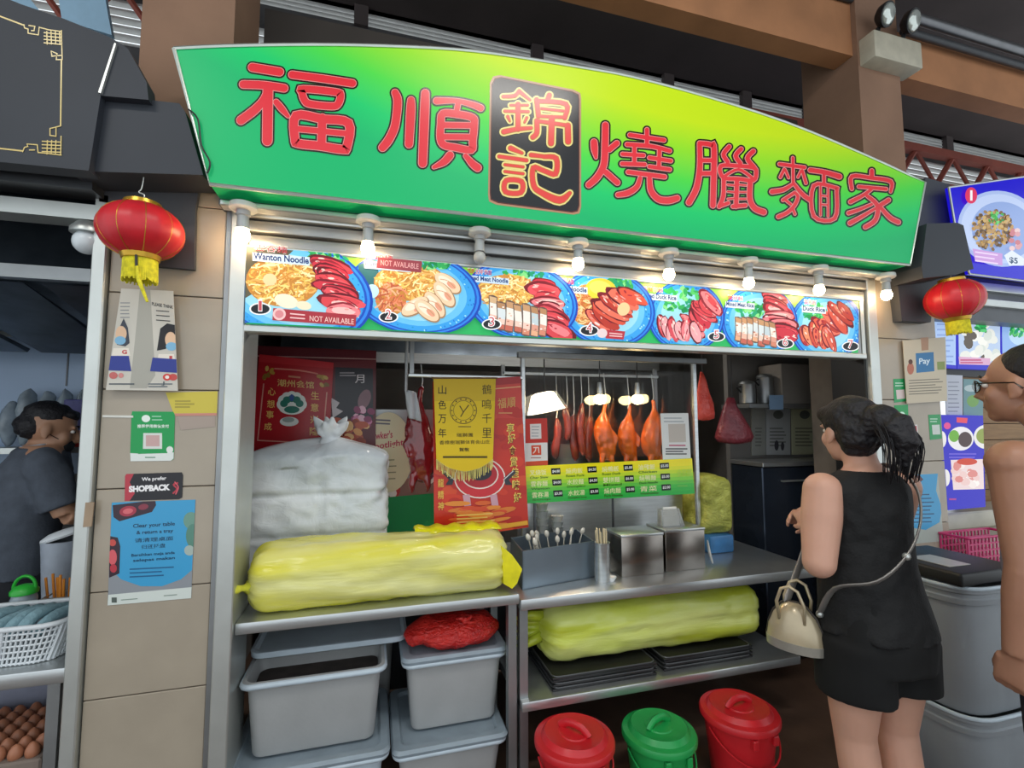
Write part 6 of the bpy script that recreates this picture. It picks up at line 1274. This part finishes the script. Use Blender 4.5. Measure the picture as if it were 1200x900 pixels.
e = empty('black_lid', (cB.x, 1.62, zr1), label='black rectangular lid with a pale inset on the grey bins', cat='lid')
MB().rbox((cB.x-.21, 1.42, zr1+.005), (cB.x+.17, 1.80, zr1+.06), .012, 3).build('lid', BLACK, e, 40)
MB().rbox((cB.x-.15, 1.50, zr1+.060), (cB.x-.02, 1.66, zr1+.063), .001, 1).build('inset_sheet', pm('pale_sheet', '#a8a8a2', .3), e)
HAIR = pm('black_hair', '#141217', .6, 0, .25, 60, .6, 90)
# ================================================================== PEOPLE
class Body:
    def __init__(s, root, facing):
        s.o = Vector(root); f_ = Vector((facing[0], facing[1], 0)).normalized(); s.f = f_; s.r = V(f_.y, -f_.x, 0)
    def __call__(s, x, y, z): return s.o+s.r*x+s.f*y+V(0, 0, z)
    def ring(s, z, rx, ry, y=0, x=0): return (s(x, y, z), s.r*rx, s.f*ry)
def hand(mb, B, wrist, fdir, pdir, sc=1.0, curl=.6, side=1, th=.62):
    """palm and five fingers; fdir = finger direction, pdir = palm normal (towards which the fingers curl)"""
    f_ = fdir.normalized(); p = (pdir-f_*pdir.dot(f_)).normalized(); s = f_.cross(p)*side
    pc = wrist+f_*.045*sc
    mb.loft([(wrist-f_*.01, s*.026*sc, p*.018*sc), (wrist+f_*.02*sc, s*.034*sc, p*.016*sc), (wrist+f_*.06*sc, s*.040*sc, p*.014*sc), (wrist+f_*.085*sc, s*.038*sc, p*.011*sc)], 14)
    for i, (off, L) in enumerate(((-.029, .060), (-.010, .074), (.010, .078), (.029, .068))):
        b = wrist+f_*.078*sc+s*off*sc; pts = [b]; ang = 0; seg = (L*.45, L*.32, L*.25)
        for k, sl in enumerate(seg): ang += curl*(.6, 1.0, .7)[k]; pts.append(pts[-1]+(f_*math.cos(ang)+p*math.sin(ang))*sl*sc)
        mb.tube(pts, [.0098*sc, .0092*sc, .0085*sc, .0065*sc], 8)
    t0 = wrist+f_*.025*sc+s*.030*sc; d = (f_*.65+s*th+p*.35).normalized(); t1 = t0+d*.036*sc; t2 = t1+(d*.6+f_*.5+p*.45).normalized()*.030*sc
    mb.tube([t0-d*.01, t0, t1, t2], [.013*sc, .013*sc, .011*sc, .008*sc], 8)
def head(mb, c, f_, up, sc=1.0, ear=True):
    """skull, jaw, nose, lips, brow and ears as one skin"""
    f_ = f_.normalized(); r = f_.cross(up).normalized(); u = r.cross(f_).normalized(); R = Matrix((r, f_, u)).transposed()
    P = lambda x, y, z: c+R@(V(x, y, z)*sc)
    mb.ell(P(0, -.012, .025), (.074*sc, .094*sc, .088*sc), 24, 16, R)
    mb.ell(P(0, .030, -.045), (.058*sc, .060*sc, .066*sc), 20, 14, R)
    mb.ell(P(0, .062, -.088), (.030*sc, .026*sc, .022*sc), 14, 10, R)
    for sx in (-1, 1):
        mb.ell(P(.038*sx, .055, -.028), (.026*sc, .024*sc, .030*sc), 12, 8, R)
        mb.ell(P(.030*sx, .076, .022), (.026*sc, .012*sc, .010*sc), 12, 8, R)
        if ear: mb.ell(P(.076*sx, -.008, -.012), (.010*sc, .020*sc, .032*sc), 12, 8, R); mb.ell(P(.078*sx, .0, -.036), (.008*sc, .010*sc, .012*sc), 10, 6, R)
    mb.tube([P(0, .082, .018), P(0, .094, -.008), P(0, .108, -.028), P(0, .092, -.036)], [.009*sc, .010*sc, .014*sc, .010*sc], 10)
    for sx in (-1, 1): mb.ell(P(.012*sx, .094, -.034), (.008*sc, .009*sc, .007*sc), 8, 6, R)
    mb.ell(P(0, .086, -.055), (.022*sc, .010*sc, .006*sc), 12, 6, R); mb.ell(P(0, .085, -.066), (.020*sc, .010*sc, .007*sc), 12, 6, R)
    return P, R
def eyes(P, R, sc, par, open_=True):
    for sx in (-1, 1):
        e = MB().ell(P(.031*sx, .074, .004), (.0125*sc, .010*sc, .0085*sc), 12, 8, R).build('eye', pm('eye_white', '#e8e4de', .15), par, 180)
        MB().ell(P(.031*sx, .0825, .004), (.006*sc, .003*sc, .006*sc), 10, 6, R).build('iris', pm('dark_iris', '#2a1c14', .1), e, 180)
        MB().tube([P(.012*sx, .086, .028), P(.032*sx, .087, .033), P(.050*sx, .076, .027)], [.003*sc, .004*sc, .002*sc], 6).build('eyebrow', pm('black_hair', '#17151a', .45, 0, .25, 60), par, 180)
def rumple(me, amp, sc, seed=0):
    for v in me.vertices: v.co += V(1, 1, .4)*wnoise(v.co, sc, seed)*amp
def strands(mb, paths, r=.004):
    for p in paths: mb.tube([V(*q) for q in smooth_path([tuple(x) for x in p], 4)], r, 5)
# ------------------------------------------------------------------ woman in black at the counter
SK1 = pm('fair_skin', '#c99a84', .5, 0, .06, 9, sss=.12)
rt = F(1015, 640, 1.30); B = Body((rt.x, rt.y, 0), (.09, 1.0))
w = empty('person', (rt.x, rt.y, 0), label='woman in black sleeveless top and shorts with a ponytail', cat='person')
m = MB()
m.loft([B.ring(.72, .155, .13, -.02), B.ring(.82, .165, .135, -.015), B.ring(.93, .145, .118), B.ring(1.02, .128, .105), B.ring(1.12, .135, .108, .01), B.ring(1.21, .150, .108, .01), B.ring(1.275, .155, .085), B.ring(1.31, .10, .066, -.01), B.ring(1.345, .055, .052, -.01)], 28)
m.tube([B(0, -.012, 1.30), B(-.004, .0, 1.36), B(-.012, .014, 1.42)], [.058, .052, .050], 14)
hf = V(.26, .97, -.05).normalized(); hc = B(-.015, .03, 1.462)
P, R = head(m, hc, hf, V(-.02, .02, 1), .98)
# legs
for sx in (-1, 1):
    m.tube([B(.082*sx, -.015, .80), B(.085*sx, -.005, .62), B(.082*sx, .005, .46), B(.080*sx, -.012, .33), B(.078*sx, -.012, .20), B(.076*sx, -.006, .085)], [.088, .084, .062, .062, .045, .036], 18)
    m.loft([(B(.076*sx, -.045, .035), B.r*.032, V(0, 0, .034)), (B(.078*sx, .02, .045), B.r*.040, V(0, 0, .044)), (B(.082*sx, .09, .032), B.r*.045, V(0, 0, .03)), (B(.084*sx, .15, .02), B.r*.034, V(0, 0, .018))], 14)
# left arm (bent, forearm forward) and right arm
sL, eL, wL = B(-.168, -.005, 1.262), B(-.222, -.035, 1.035), B(-.085, .135, 1.105)
m.ell(sL, (.062, .060, .060), 16, 10); m.tube([sL, sL.lerp(eL, .4), eL], [.060, .062, .050], 16); m.tube([eL, eL.lerp(wL, .35), wL], [.050, .047, .030], 16); m.ell(eL, (.051, .051, .051), 16, 10)
hand(m, B, wL, (B.f*.75+B.r*.10+V(0, 0, .55)), (B.r*.6+V(0, 0, -.5)), .92, .75, 1)
sR, eR, wR = B(.160, .0, 1.262), B(.165, .09, 1.03), B(.03, .24, 1.10)
m.ell(sR, (.062, .060, .060), 16, 10); m.tube([sR, sR.lerp(eR, .4), eR], [.060, .060, .048], 16); m.tube([eR, eR.lerp(wR, .35), wR], [.048, .044, .030], 16)
hand(m, B, wR, (B.f*.4-B.r*.8+V(0, 0, .2)), (-B.f*.6+V(0, 0, -.3)), .92, .75, -1)
link('body', fuse(m, .006, 5), SK1, w, 180); eyes(P, R, .98, w)
BLK = pm('black_fabric', '#08090b', .8, 0, .25, 30, .25, 120)
t = MB()
t.loft([B.ring(.80, .184, .158, -.018), B.ring(.86, .174, .148, -.015), B.ring(.95, .163, .137), B.ring(1.02, .148, .125, .0), B.ring(1.12, .152, .125, .008), B.ring(1.21, .166, .124, .008), B.ring(1.265, .168, .102, .0), B.ring(1.30, .140, .080, -.006), B.ring(1.328, .085, .066, -.01)], 32)
me = fuse(t, .009, 4); rumple(me, .012, 9, 1); rumple(me, .004, 30, 2); link('top', me, BLK, w, 180)
t = MB()
t.loft([B.ring(.70, .168, .145, -.02), B.ring(.78, .178, .152, -.02), B.ring(.86, .170, .145, -.018), B.ring(.94, .155, .13, 0)], 28)
for sx in (-1, 1): t.loft([(B(.088*sx, -.01, .595+.02*(sx > 0)), B.r*.108, B.f*.122), (B(.088*sx, -.012, .68), B.r*.105, B.f*.124), (B(.085*sx, -.015, .78), B.r*.105, B.f*.125)], 22)
me = fuse(t, .009, 3); rumple(me, .008, 10, 4); link('shorts', me, pm('black_shorts', '#060708', .9, 0, .3, 25), w, 180)
# sandals
for sx in (-1, 1):
    fo = [B(.080*sx+x, y, .004) for x, y in ((-.04, -.07), (.04, -.07), (.048, .06), (.045, .15), (0, .175), (-.045, .15), (-.048, .06))]; s_ = MB().prism(fo, (0, 0, .012)).build('sandal', BLACK, w); MB().tube([B(.080*sx-.046, .07, .02), B(.080*sx, .075, .072), B(.080*sx+.046, .07, .02)], .010, 6).build('sandal_strap', BLACK, s_)
# hair
h = MB(); 
h.ell(P(0, -.022, .040), (.084, .100, .086), 24, 16, R); h.ell(P(0, -.055, .0), (.078, .078, .080), 20, 14, R); h.ell(P(0, -.045, -.055), (.058, .052, .040), 16, 10, R)
h.ell(P(.02, -.13, .03), (.060, .058, .055), 16, 12, R)
h.tube([P(.02, -.12, .03), P(.035, -.175, .01), P(.045, -.185, -.05), P(.05, -.170, -.12)], [.045, .050, .042, .012], 12)
h.ell(P(-.045, .03, .062), (.034, .05, .032), 12, 8, R); h.ell(P(.045, .03, .062), (.034, .05, .032), 12, 8, R)
me = fuse(h, .006, 2); rumple(me, .008, 26, 5); rumple(me, .004, 70, 6); ho = link('hair', me, HAIR, w, 180)
st = MB(); rr_ = random.Random(5)
for k in range(80):
    a0 = rr_.uniform(-1, 1); st_ = P(.02+.04*a0, -.15+.02*rr_.random(), .03+.03*rr_.uniform(-1, 1)); e_ = P(.045+.055*a0, -.17+.03*rr_.random(), -.13-.05*rr_.random())
    md = (st_+e_)/2+R@V(.02*a0, -.045, .02); strands(st, [[st_, md, e_]], .0015)
st.build('loose_strands', HAIR, ho, 180)
MB().tube([P(.02+.05*math.cos(q), -.118, .03+.05*math.sin(q)) for q in [6.283*i/16 for i in range(17)]], .008, 8).build('hair_tie', pm('dark_tie', '#2a1c20', .6), ho, 180)
# handbag with crossbody strap
GB = pm('pale_gold_leather', '#b8a98c', .28, .35, .12, 10, coat=.3)
bc = F(938, 756, 1.25); bo = B(-.222, .085, 0); bz = F(942, 757, bo.y).z
hb = empty('handbag', (bo.x, bo.y, bz), label='pale gold dome handbag hanging at the woman\'s hip', cat='handbag')
ax = (B.r*.55-B.f*.83).normalized(); ay = V(-ax.y, ax.x, 0)
def HB(x, y, z): return V(bo.x, bo.y, bz)+ax*x*.86+ay*y*.95+V(0, 0, z*.95)
prof = [(-.105, 0), (-.108, .02), (-.098, .07), (-.078, .115), (-.045, .148), (0, .158), (.045, .148), (.078, .115), (.098, .07), (.108, .02), (.105, 0)]
m = MB()
m.loft([(HB(0, 0, .0), ax*.090, ay*.050), (HB(0, 0, .02), ax*.093, ay*.052), (HB(0, 0, .07), ax*.085, ay*.047), (HB(0, 0, .115), ax*.067, ay*.040), (HB(0, 0, .148), ax*.039, ay*.030), (HB(0, 0, .160), ax*.016, ay*.017)], 32)
m.build('body', GB, hb, 180)
MB().tube([HB(x*1.0, 0, z+.004) for x, z in prof], .0045, 8).build('zip', pm('dark_zip', '#3a3430', .4, .4), hb, 60)
for sy_ in (-1, 1):
    MB().tube([HB(-.045, .034*sy_, .10), HB(-.05, .045*sy_, .165), HB(-.03, .05*sy_, .215), HB(0, .05*sy_, .228), HB(.03, .05*sy_, .215), HB(.05, .045*sy_, .165), HB(.045, .034*sy_, .10)], .0055, 8).build('handle', GB, hb, 180)
MB().loft([(HB(0, 0, -.002), ax*.093, ay*.053), (HB(0, 0, .03), ax*.0935, ay*.054)], 32).build('base_band', pm('silver_leather', '#a8a49a', .3, .5), hb, 60)
sp0 = HB(.09, .0, .14); sp = [sp0, B(-.185, -.055, .955), B(-.12, -.145, 1.0), B(-.02, -.158, 1.075), B(.06, -.142, 1.17), B(.10, -.105, 1.27), B(.108, -.03, 1.335), B(.085, .05, 1.32), B(.0, .14, 1.20), B(-.09, .15, 1.06), B(-.155, .14, .95), HB(-.03, 0, .15)]
MB().tube([V(*q) for q in smooth_path([tuple(q) for q in sp], 5)], .013, 8, flat=.3, up=V(0, 0, 1)).build('strap', pm('silver_strap', '#8f8b86', .35, .5), hb, 180)
for q in (sp[0], sp[3]): MB().ell(q, (.012, .012, .012), 10, 8).build('buckle', ALU, hb, 180)
# ------------------------------------------------------------------ man with glasses at the right
SK2 = pm('tan_skin', '#a87a62', .45, 0, .07, 9, sss=.1)
rt = F(1272, 640, .92); B = Body((rt.x, rt.y, 0), (.02, 1.0))
w = empty('person', (rt.x, rt.y, 0), label='man with glasses in a grey tank top looking towards the stall', cat='person')
ez = F(1165, 441, .87).z; hz0 = ez
m = MB()
m.loft([B.ring(.80, .165, .125), B.ring(.92, .165, .13), B.ring(1.05, .168, .135, .02), B.ring(1.18, .175, .130, .015), B.ring(1.30, .185, .122, .01), B.ring(1.38, .185, .095, 0), B.ring(1.435, .12, .075, -.01), B.ring(1.47, .062, .06, -.005)], 28)
hc = B(-.01, .105, ez-.004); P, R = head(m, hc, V(-.14, .99, -.02), V(0, 0, 1), 1.06)
m.tube([B(0, .0, 1.42), B(0, .05, 1.50), hc+V(0, -.02, -.06)], [.068, .062, .060], 16)
for sx in (-1, 1):
    m.tube([B(.088*sx, 0, .86), B(.092*sx, 0, .66), B(.09*sx, .01, .48), B(.09*sx, -.012, .33), B(.088*sx, -.012, .2), B(.086*sx, -.006, .09)], [.095, .082, .060, .056, .043, .038], 18)
    m.loft([(B(.088*sx, -.05, .04), B.r*.035, V(0, 0, .036)), (B(.09*sx, .03, .05), B.r*.044, V(0, 0, .046)), (B(.094*sx, .12, .034), B.r*.050, V(0, 0, .03)), (B(.096*sx, .18, .02), B.r*.036, V(0, 0, .018))], 14)
    s0, e0, w0_ = B(.215*sx, .025, 1.375), B(.250*sx, .0, 1.085), B(.255*sx, .035, .845)
    m.ell(s0, (.072, .070, .066), 16, 10); m.tube([s0, s0.lerp(e0, .45), e0], [.066, .058, .046], 16); m.tube([e0, e0.lerp(w0_, .3), w0_], [.048, .047, .032], 16)
    hand(m, B, w0_, (V(0, 0, -1)+B.f*.25), (-B.r*sx*.8+B.f*.1), 1.05, 1.0, 1 if sx > 0 else -1, .22)
link('body', fuse(m, .006, 5), SK2, w, 180); eyes(P, R, 1.06, w)
t = MB(); t.loft([B.ring(.84, .185, .15, .01), B.ring(.95, .185, .150, .01), B.ring(1.05, .186, .153, .02), B.ring(1.18, .190, .146, .015), B.ring(1.28, .182, .136, .01), B.ring(1.36, .15, .106, 0), B.ring(1.43, .115, .085, -.01)], 30)
me = fuse(t, .009, 4); rumple(me, .007, 10, 3); tk = link('tank_top', me, pm('grey_lilac_knit', '#8f8c9a', .9, 0, .12, 30, .2, 150), w, 180)
for sx in (-1, 1):
    MB().tube([B(.150*sx, .0+.118*math.cos(q), 1.30+.125*math.sin(q)) if False else B((.180-.030*math.sin(q))*sx, .105*math.cos(q), 1.29+.115*math.sin(q)) for q in [6.283*i/20 for i in range(21)]], .0045, 6).build('armhole_piping', pm('dark_piping', '#3a2a30', .8), tk, 180)
t = MB(); t.loft([B.ring(.78, .180, .145), B.ring(.90, .182, .148)], 26)
for sx in (-1, 1): t.loft([(B(.092*sx, .0, .50), B.r*.105, B.f*.11), (B(.092*sx, 0, .70), B.r*.108, B.f*.118), (B(.088*sx, 0, .84), B.r*.095, B.f*.12)], 20)
me = fuse(t, .010, 3); rumple(me, .006, 10, 6); link('shorts', me, pm('navy_shorts', '#22242e', .9, 0, .2, 20), w, 180)
for sx in (-1, 1): MB().prism([B(.092*sx+x, y, .004) for x, y in ((-.045, -.08), (.045, -.08), (.052, .07), (.048, .17), (0, .205), (-.048, .17), (-.052, .07))], (0, 0, .014)).build('sandal', BLACK, w)
h = MB(); h.ell(P(0, -.036, .048), (.080*1.06, .092*1.06, .078*1.06), 24, 16, R); h.ell(P(0, -.058, .0), (.076*1.06, .070*1.06, .072*1.06), 20, 14, R)
me = fuse(h, .006, 2); rumple(me, .005, 40, 8); link('hair', me, HAIR, w, 180)
g = MB(); LN = pm('spectacle_lens', '#c8d0d0', .03, 0, 0, trans=1, alpha=.25); GF = pm('black_frame', '#14120f', .25)
ge = None
fr = MB()
for sx in (-1, 1):
    fr.tube([P(.034*sx+.026*math.cos(q), .100-.012*abs(math.cos(q))*(1 if math.cos(q)*sx > 0 else .2), .002+.019*math.sin(q)) for q in [6.283*i/18 for i in range(19)]], .0022, 6)
    fr.tube([P(.060*sx, .088, .010), P(.078*sx, .05, .008), P(.083*sx, -.01, .004), P(.082*sx, -.028, -.014)], .0024, 6)
fr.tube([P(-.010, .101, .006), P(0, .104, .009), P(.010, .101, .006)], .002, 6)
go = fr.build('glasses', GF, w, 60)
for sx in (-1, 1): MB().ell(P(.034*sx, .0985, .002), (.024, .0015, .017), 16, 6, R).build('lens', LN, go, 180)
# ------------------------------------------------------------------ cook in the neighbouring stall
rt = F(28, 640, 2.95); B = Body((rt.x, rt.y, 0), (.80, .60))
w = empty('person', (rt.x, rt.y, 0), label='cook in a dark grey tee and black mask bending over his work', cat='person')
SK3 = pm('warm_skin', '#b08468', .5, 0, .07, 9, sss=.1)
hc = F(59, 503, 2.97); hcl = hc
m = MB()
m.loft([B.ring(.80, .165, .13, -.04), B.ring(.92, .165, .135, -.03), B.ring(1.05, .170, .140, -.02), B.ring(1.16, .182, .138, .0), B.ring(1.27, .19, .125, .02), B.ring(1.34, .18, .095, .03), B.ring(1.385, .11, .075, .04)], 26)
hf = V(.88, .40, -.24).normalized(); P, R = head(m, hc, hf, V(0, 0, 1)+B.f*.25, 1.16)
m.tube([B(0, .03, 1.33), B(0, .05, 1.40), hc+V(0, 0, -.05)], [.068, .062, .060], 16)
for sx in (-1, 1):
    m.tube([B(.09*sx, -.03, .86), B(.09*sx, -.02, .5), B(.09*sx, -.03, .09)], [.095, .065, .04], 16); m.loft([(B(.09*sx, -.07, .04), B.r*.035, V(0, 0, .036)), (B(.09*sx, .04, .045), B.r*.044, V(0, 0, .04)), (B(.09*sx, .15, .02), B.r*.036, V(0, 0, .018))], 14)
    s0, e0, w0_ = B(.20*sx, .02, 1.305), B(.245*sx, .10, 1.06), B(.16*sx, .33, 1.01)
    m.ell(s0, (.07, .07, .065), 16, 10); m.tube([s0, s0.lerp(e0, .45), e0], [.064, .056, .046], 16); m.tube([e0, e0.lerp(w0_, .3), w0_], [.046, .044, .031], 16)
    hand(m, B, w0_, (B.f*.9+V(0, 0, -.3)), (V(0, 0, -1)-B.r*sx*.3), 1.0, .6, -1 if sx > 0 else 1)
link('body', fuse(m, .007, 5), SK3, w, 180); eyes(P, R, 1.04, w)
t = MB(); t.loft([B.ring(.78, .195, .160, -.04), B.ring(.92, .190, .160, -.03), B.ring(1.05, .190, .160, -.02), B.ring(1.16, .200, .156, .0), B.ring(1.27, .205, .142, .02), B.ring(1.335, .185, .110, .03), B.ring(1.375, .12, .085, .038)], 30)
for sx in (-1, 1): s0, e0 = B(.195*sx, .02, 1.305), B(.242*sx, .095, 1.08); t.ell(s0, (.082, .082, .076), 16, 10); t.tube([s0, s0.lerp(e0, .5), s0.lerp(e0, .92)], [.080, .080, .078], 16)
me = fuse(t, .010, 4); rumple(me, .012, 8, 3); rumple(me, .004, 26, 2); link('tee_shirt', me, pm('dark_grey_tee', '#4a515c', .9, 0, .15, 20, .2, 100), w, 180)
t = MB(); t.loft([B.ring(.74, .18, .15, -.04), B.ring(.9, .18, .15, -.035)], 24)
for sx in (-1, 1): t.loft([(B(.092*sx, -.03, .08), B.r*.08, B.f*.085), (B(.09*sx, -.02, .5), B.r*.09, B.f*.1), (B(.088*sx, -.03, .84), B.r*.1, B.f*.13)], 18)
link('trousers', fuse(t, .012, 3), pm('dark_trousers', '#23252b', .9), w, 180)
h = MB(); h.ell(P(0, -.020, .046), (.084*1.04, .100*1.04, .082*1.04), 24, 16, R); h.ell(P(0, -.055, .004), (.080, .074, .070), 20, 14, R); h.ell(P(0, .045, .072), (.065, .045, .030), 16, 10, R)
me = fuse(h, .006, 2); rumple(me, .007, 36, 8); link('hair', me, HAIR, w, 180)
k = MB(); k.ell(P(0, .050, -.055), (.056, .056, .050), 20, 14, R); mk = k.build('face_mask', pm('black_mask', '#1e2024', .8), w, 180)
for sx in (-1, 1): MB().tube([P(.052*sx, .05, -.04), P(.075*sx, .0, -.02)], .002, 5).build('ear_loop', BLACK, mk)
# collar edge of the tee
MB().tube([B(.078*math.cos(q), .04+.072*math.sin(q), 1.385+.012*math.sin(q)) for q in [6.283*i/24 for i in range(25)]], .010, 8).build('collar', pm('pale_collar', '#a8b0ba', .9), w, 180)
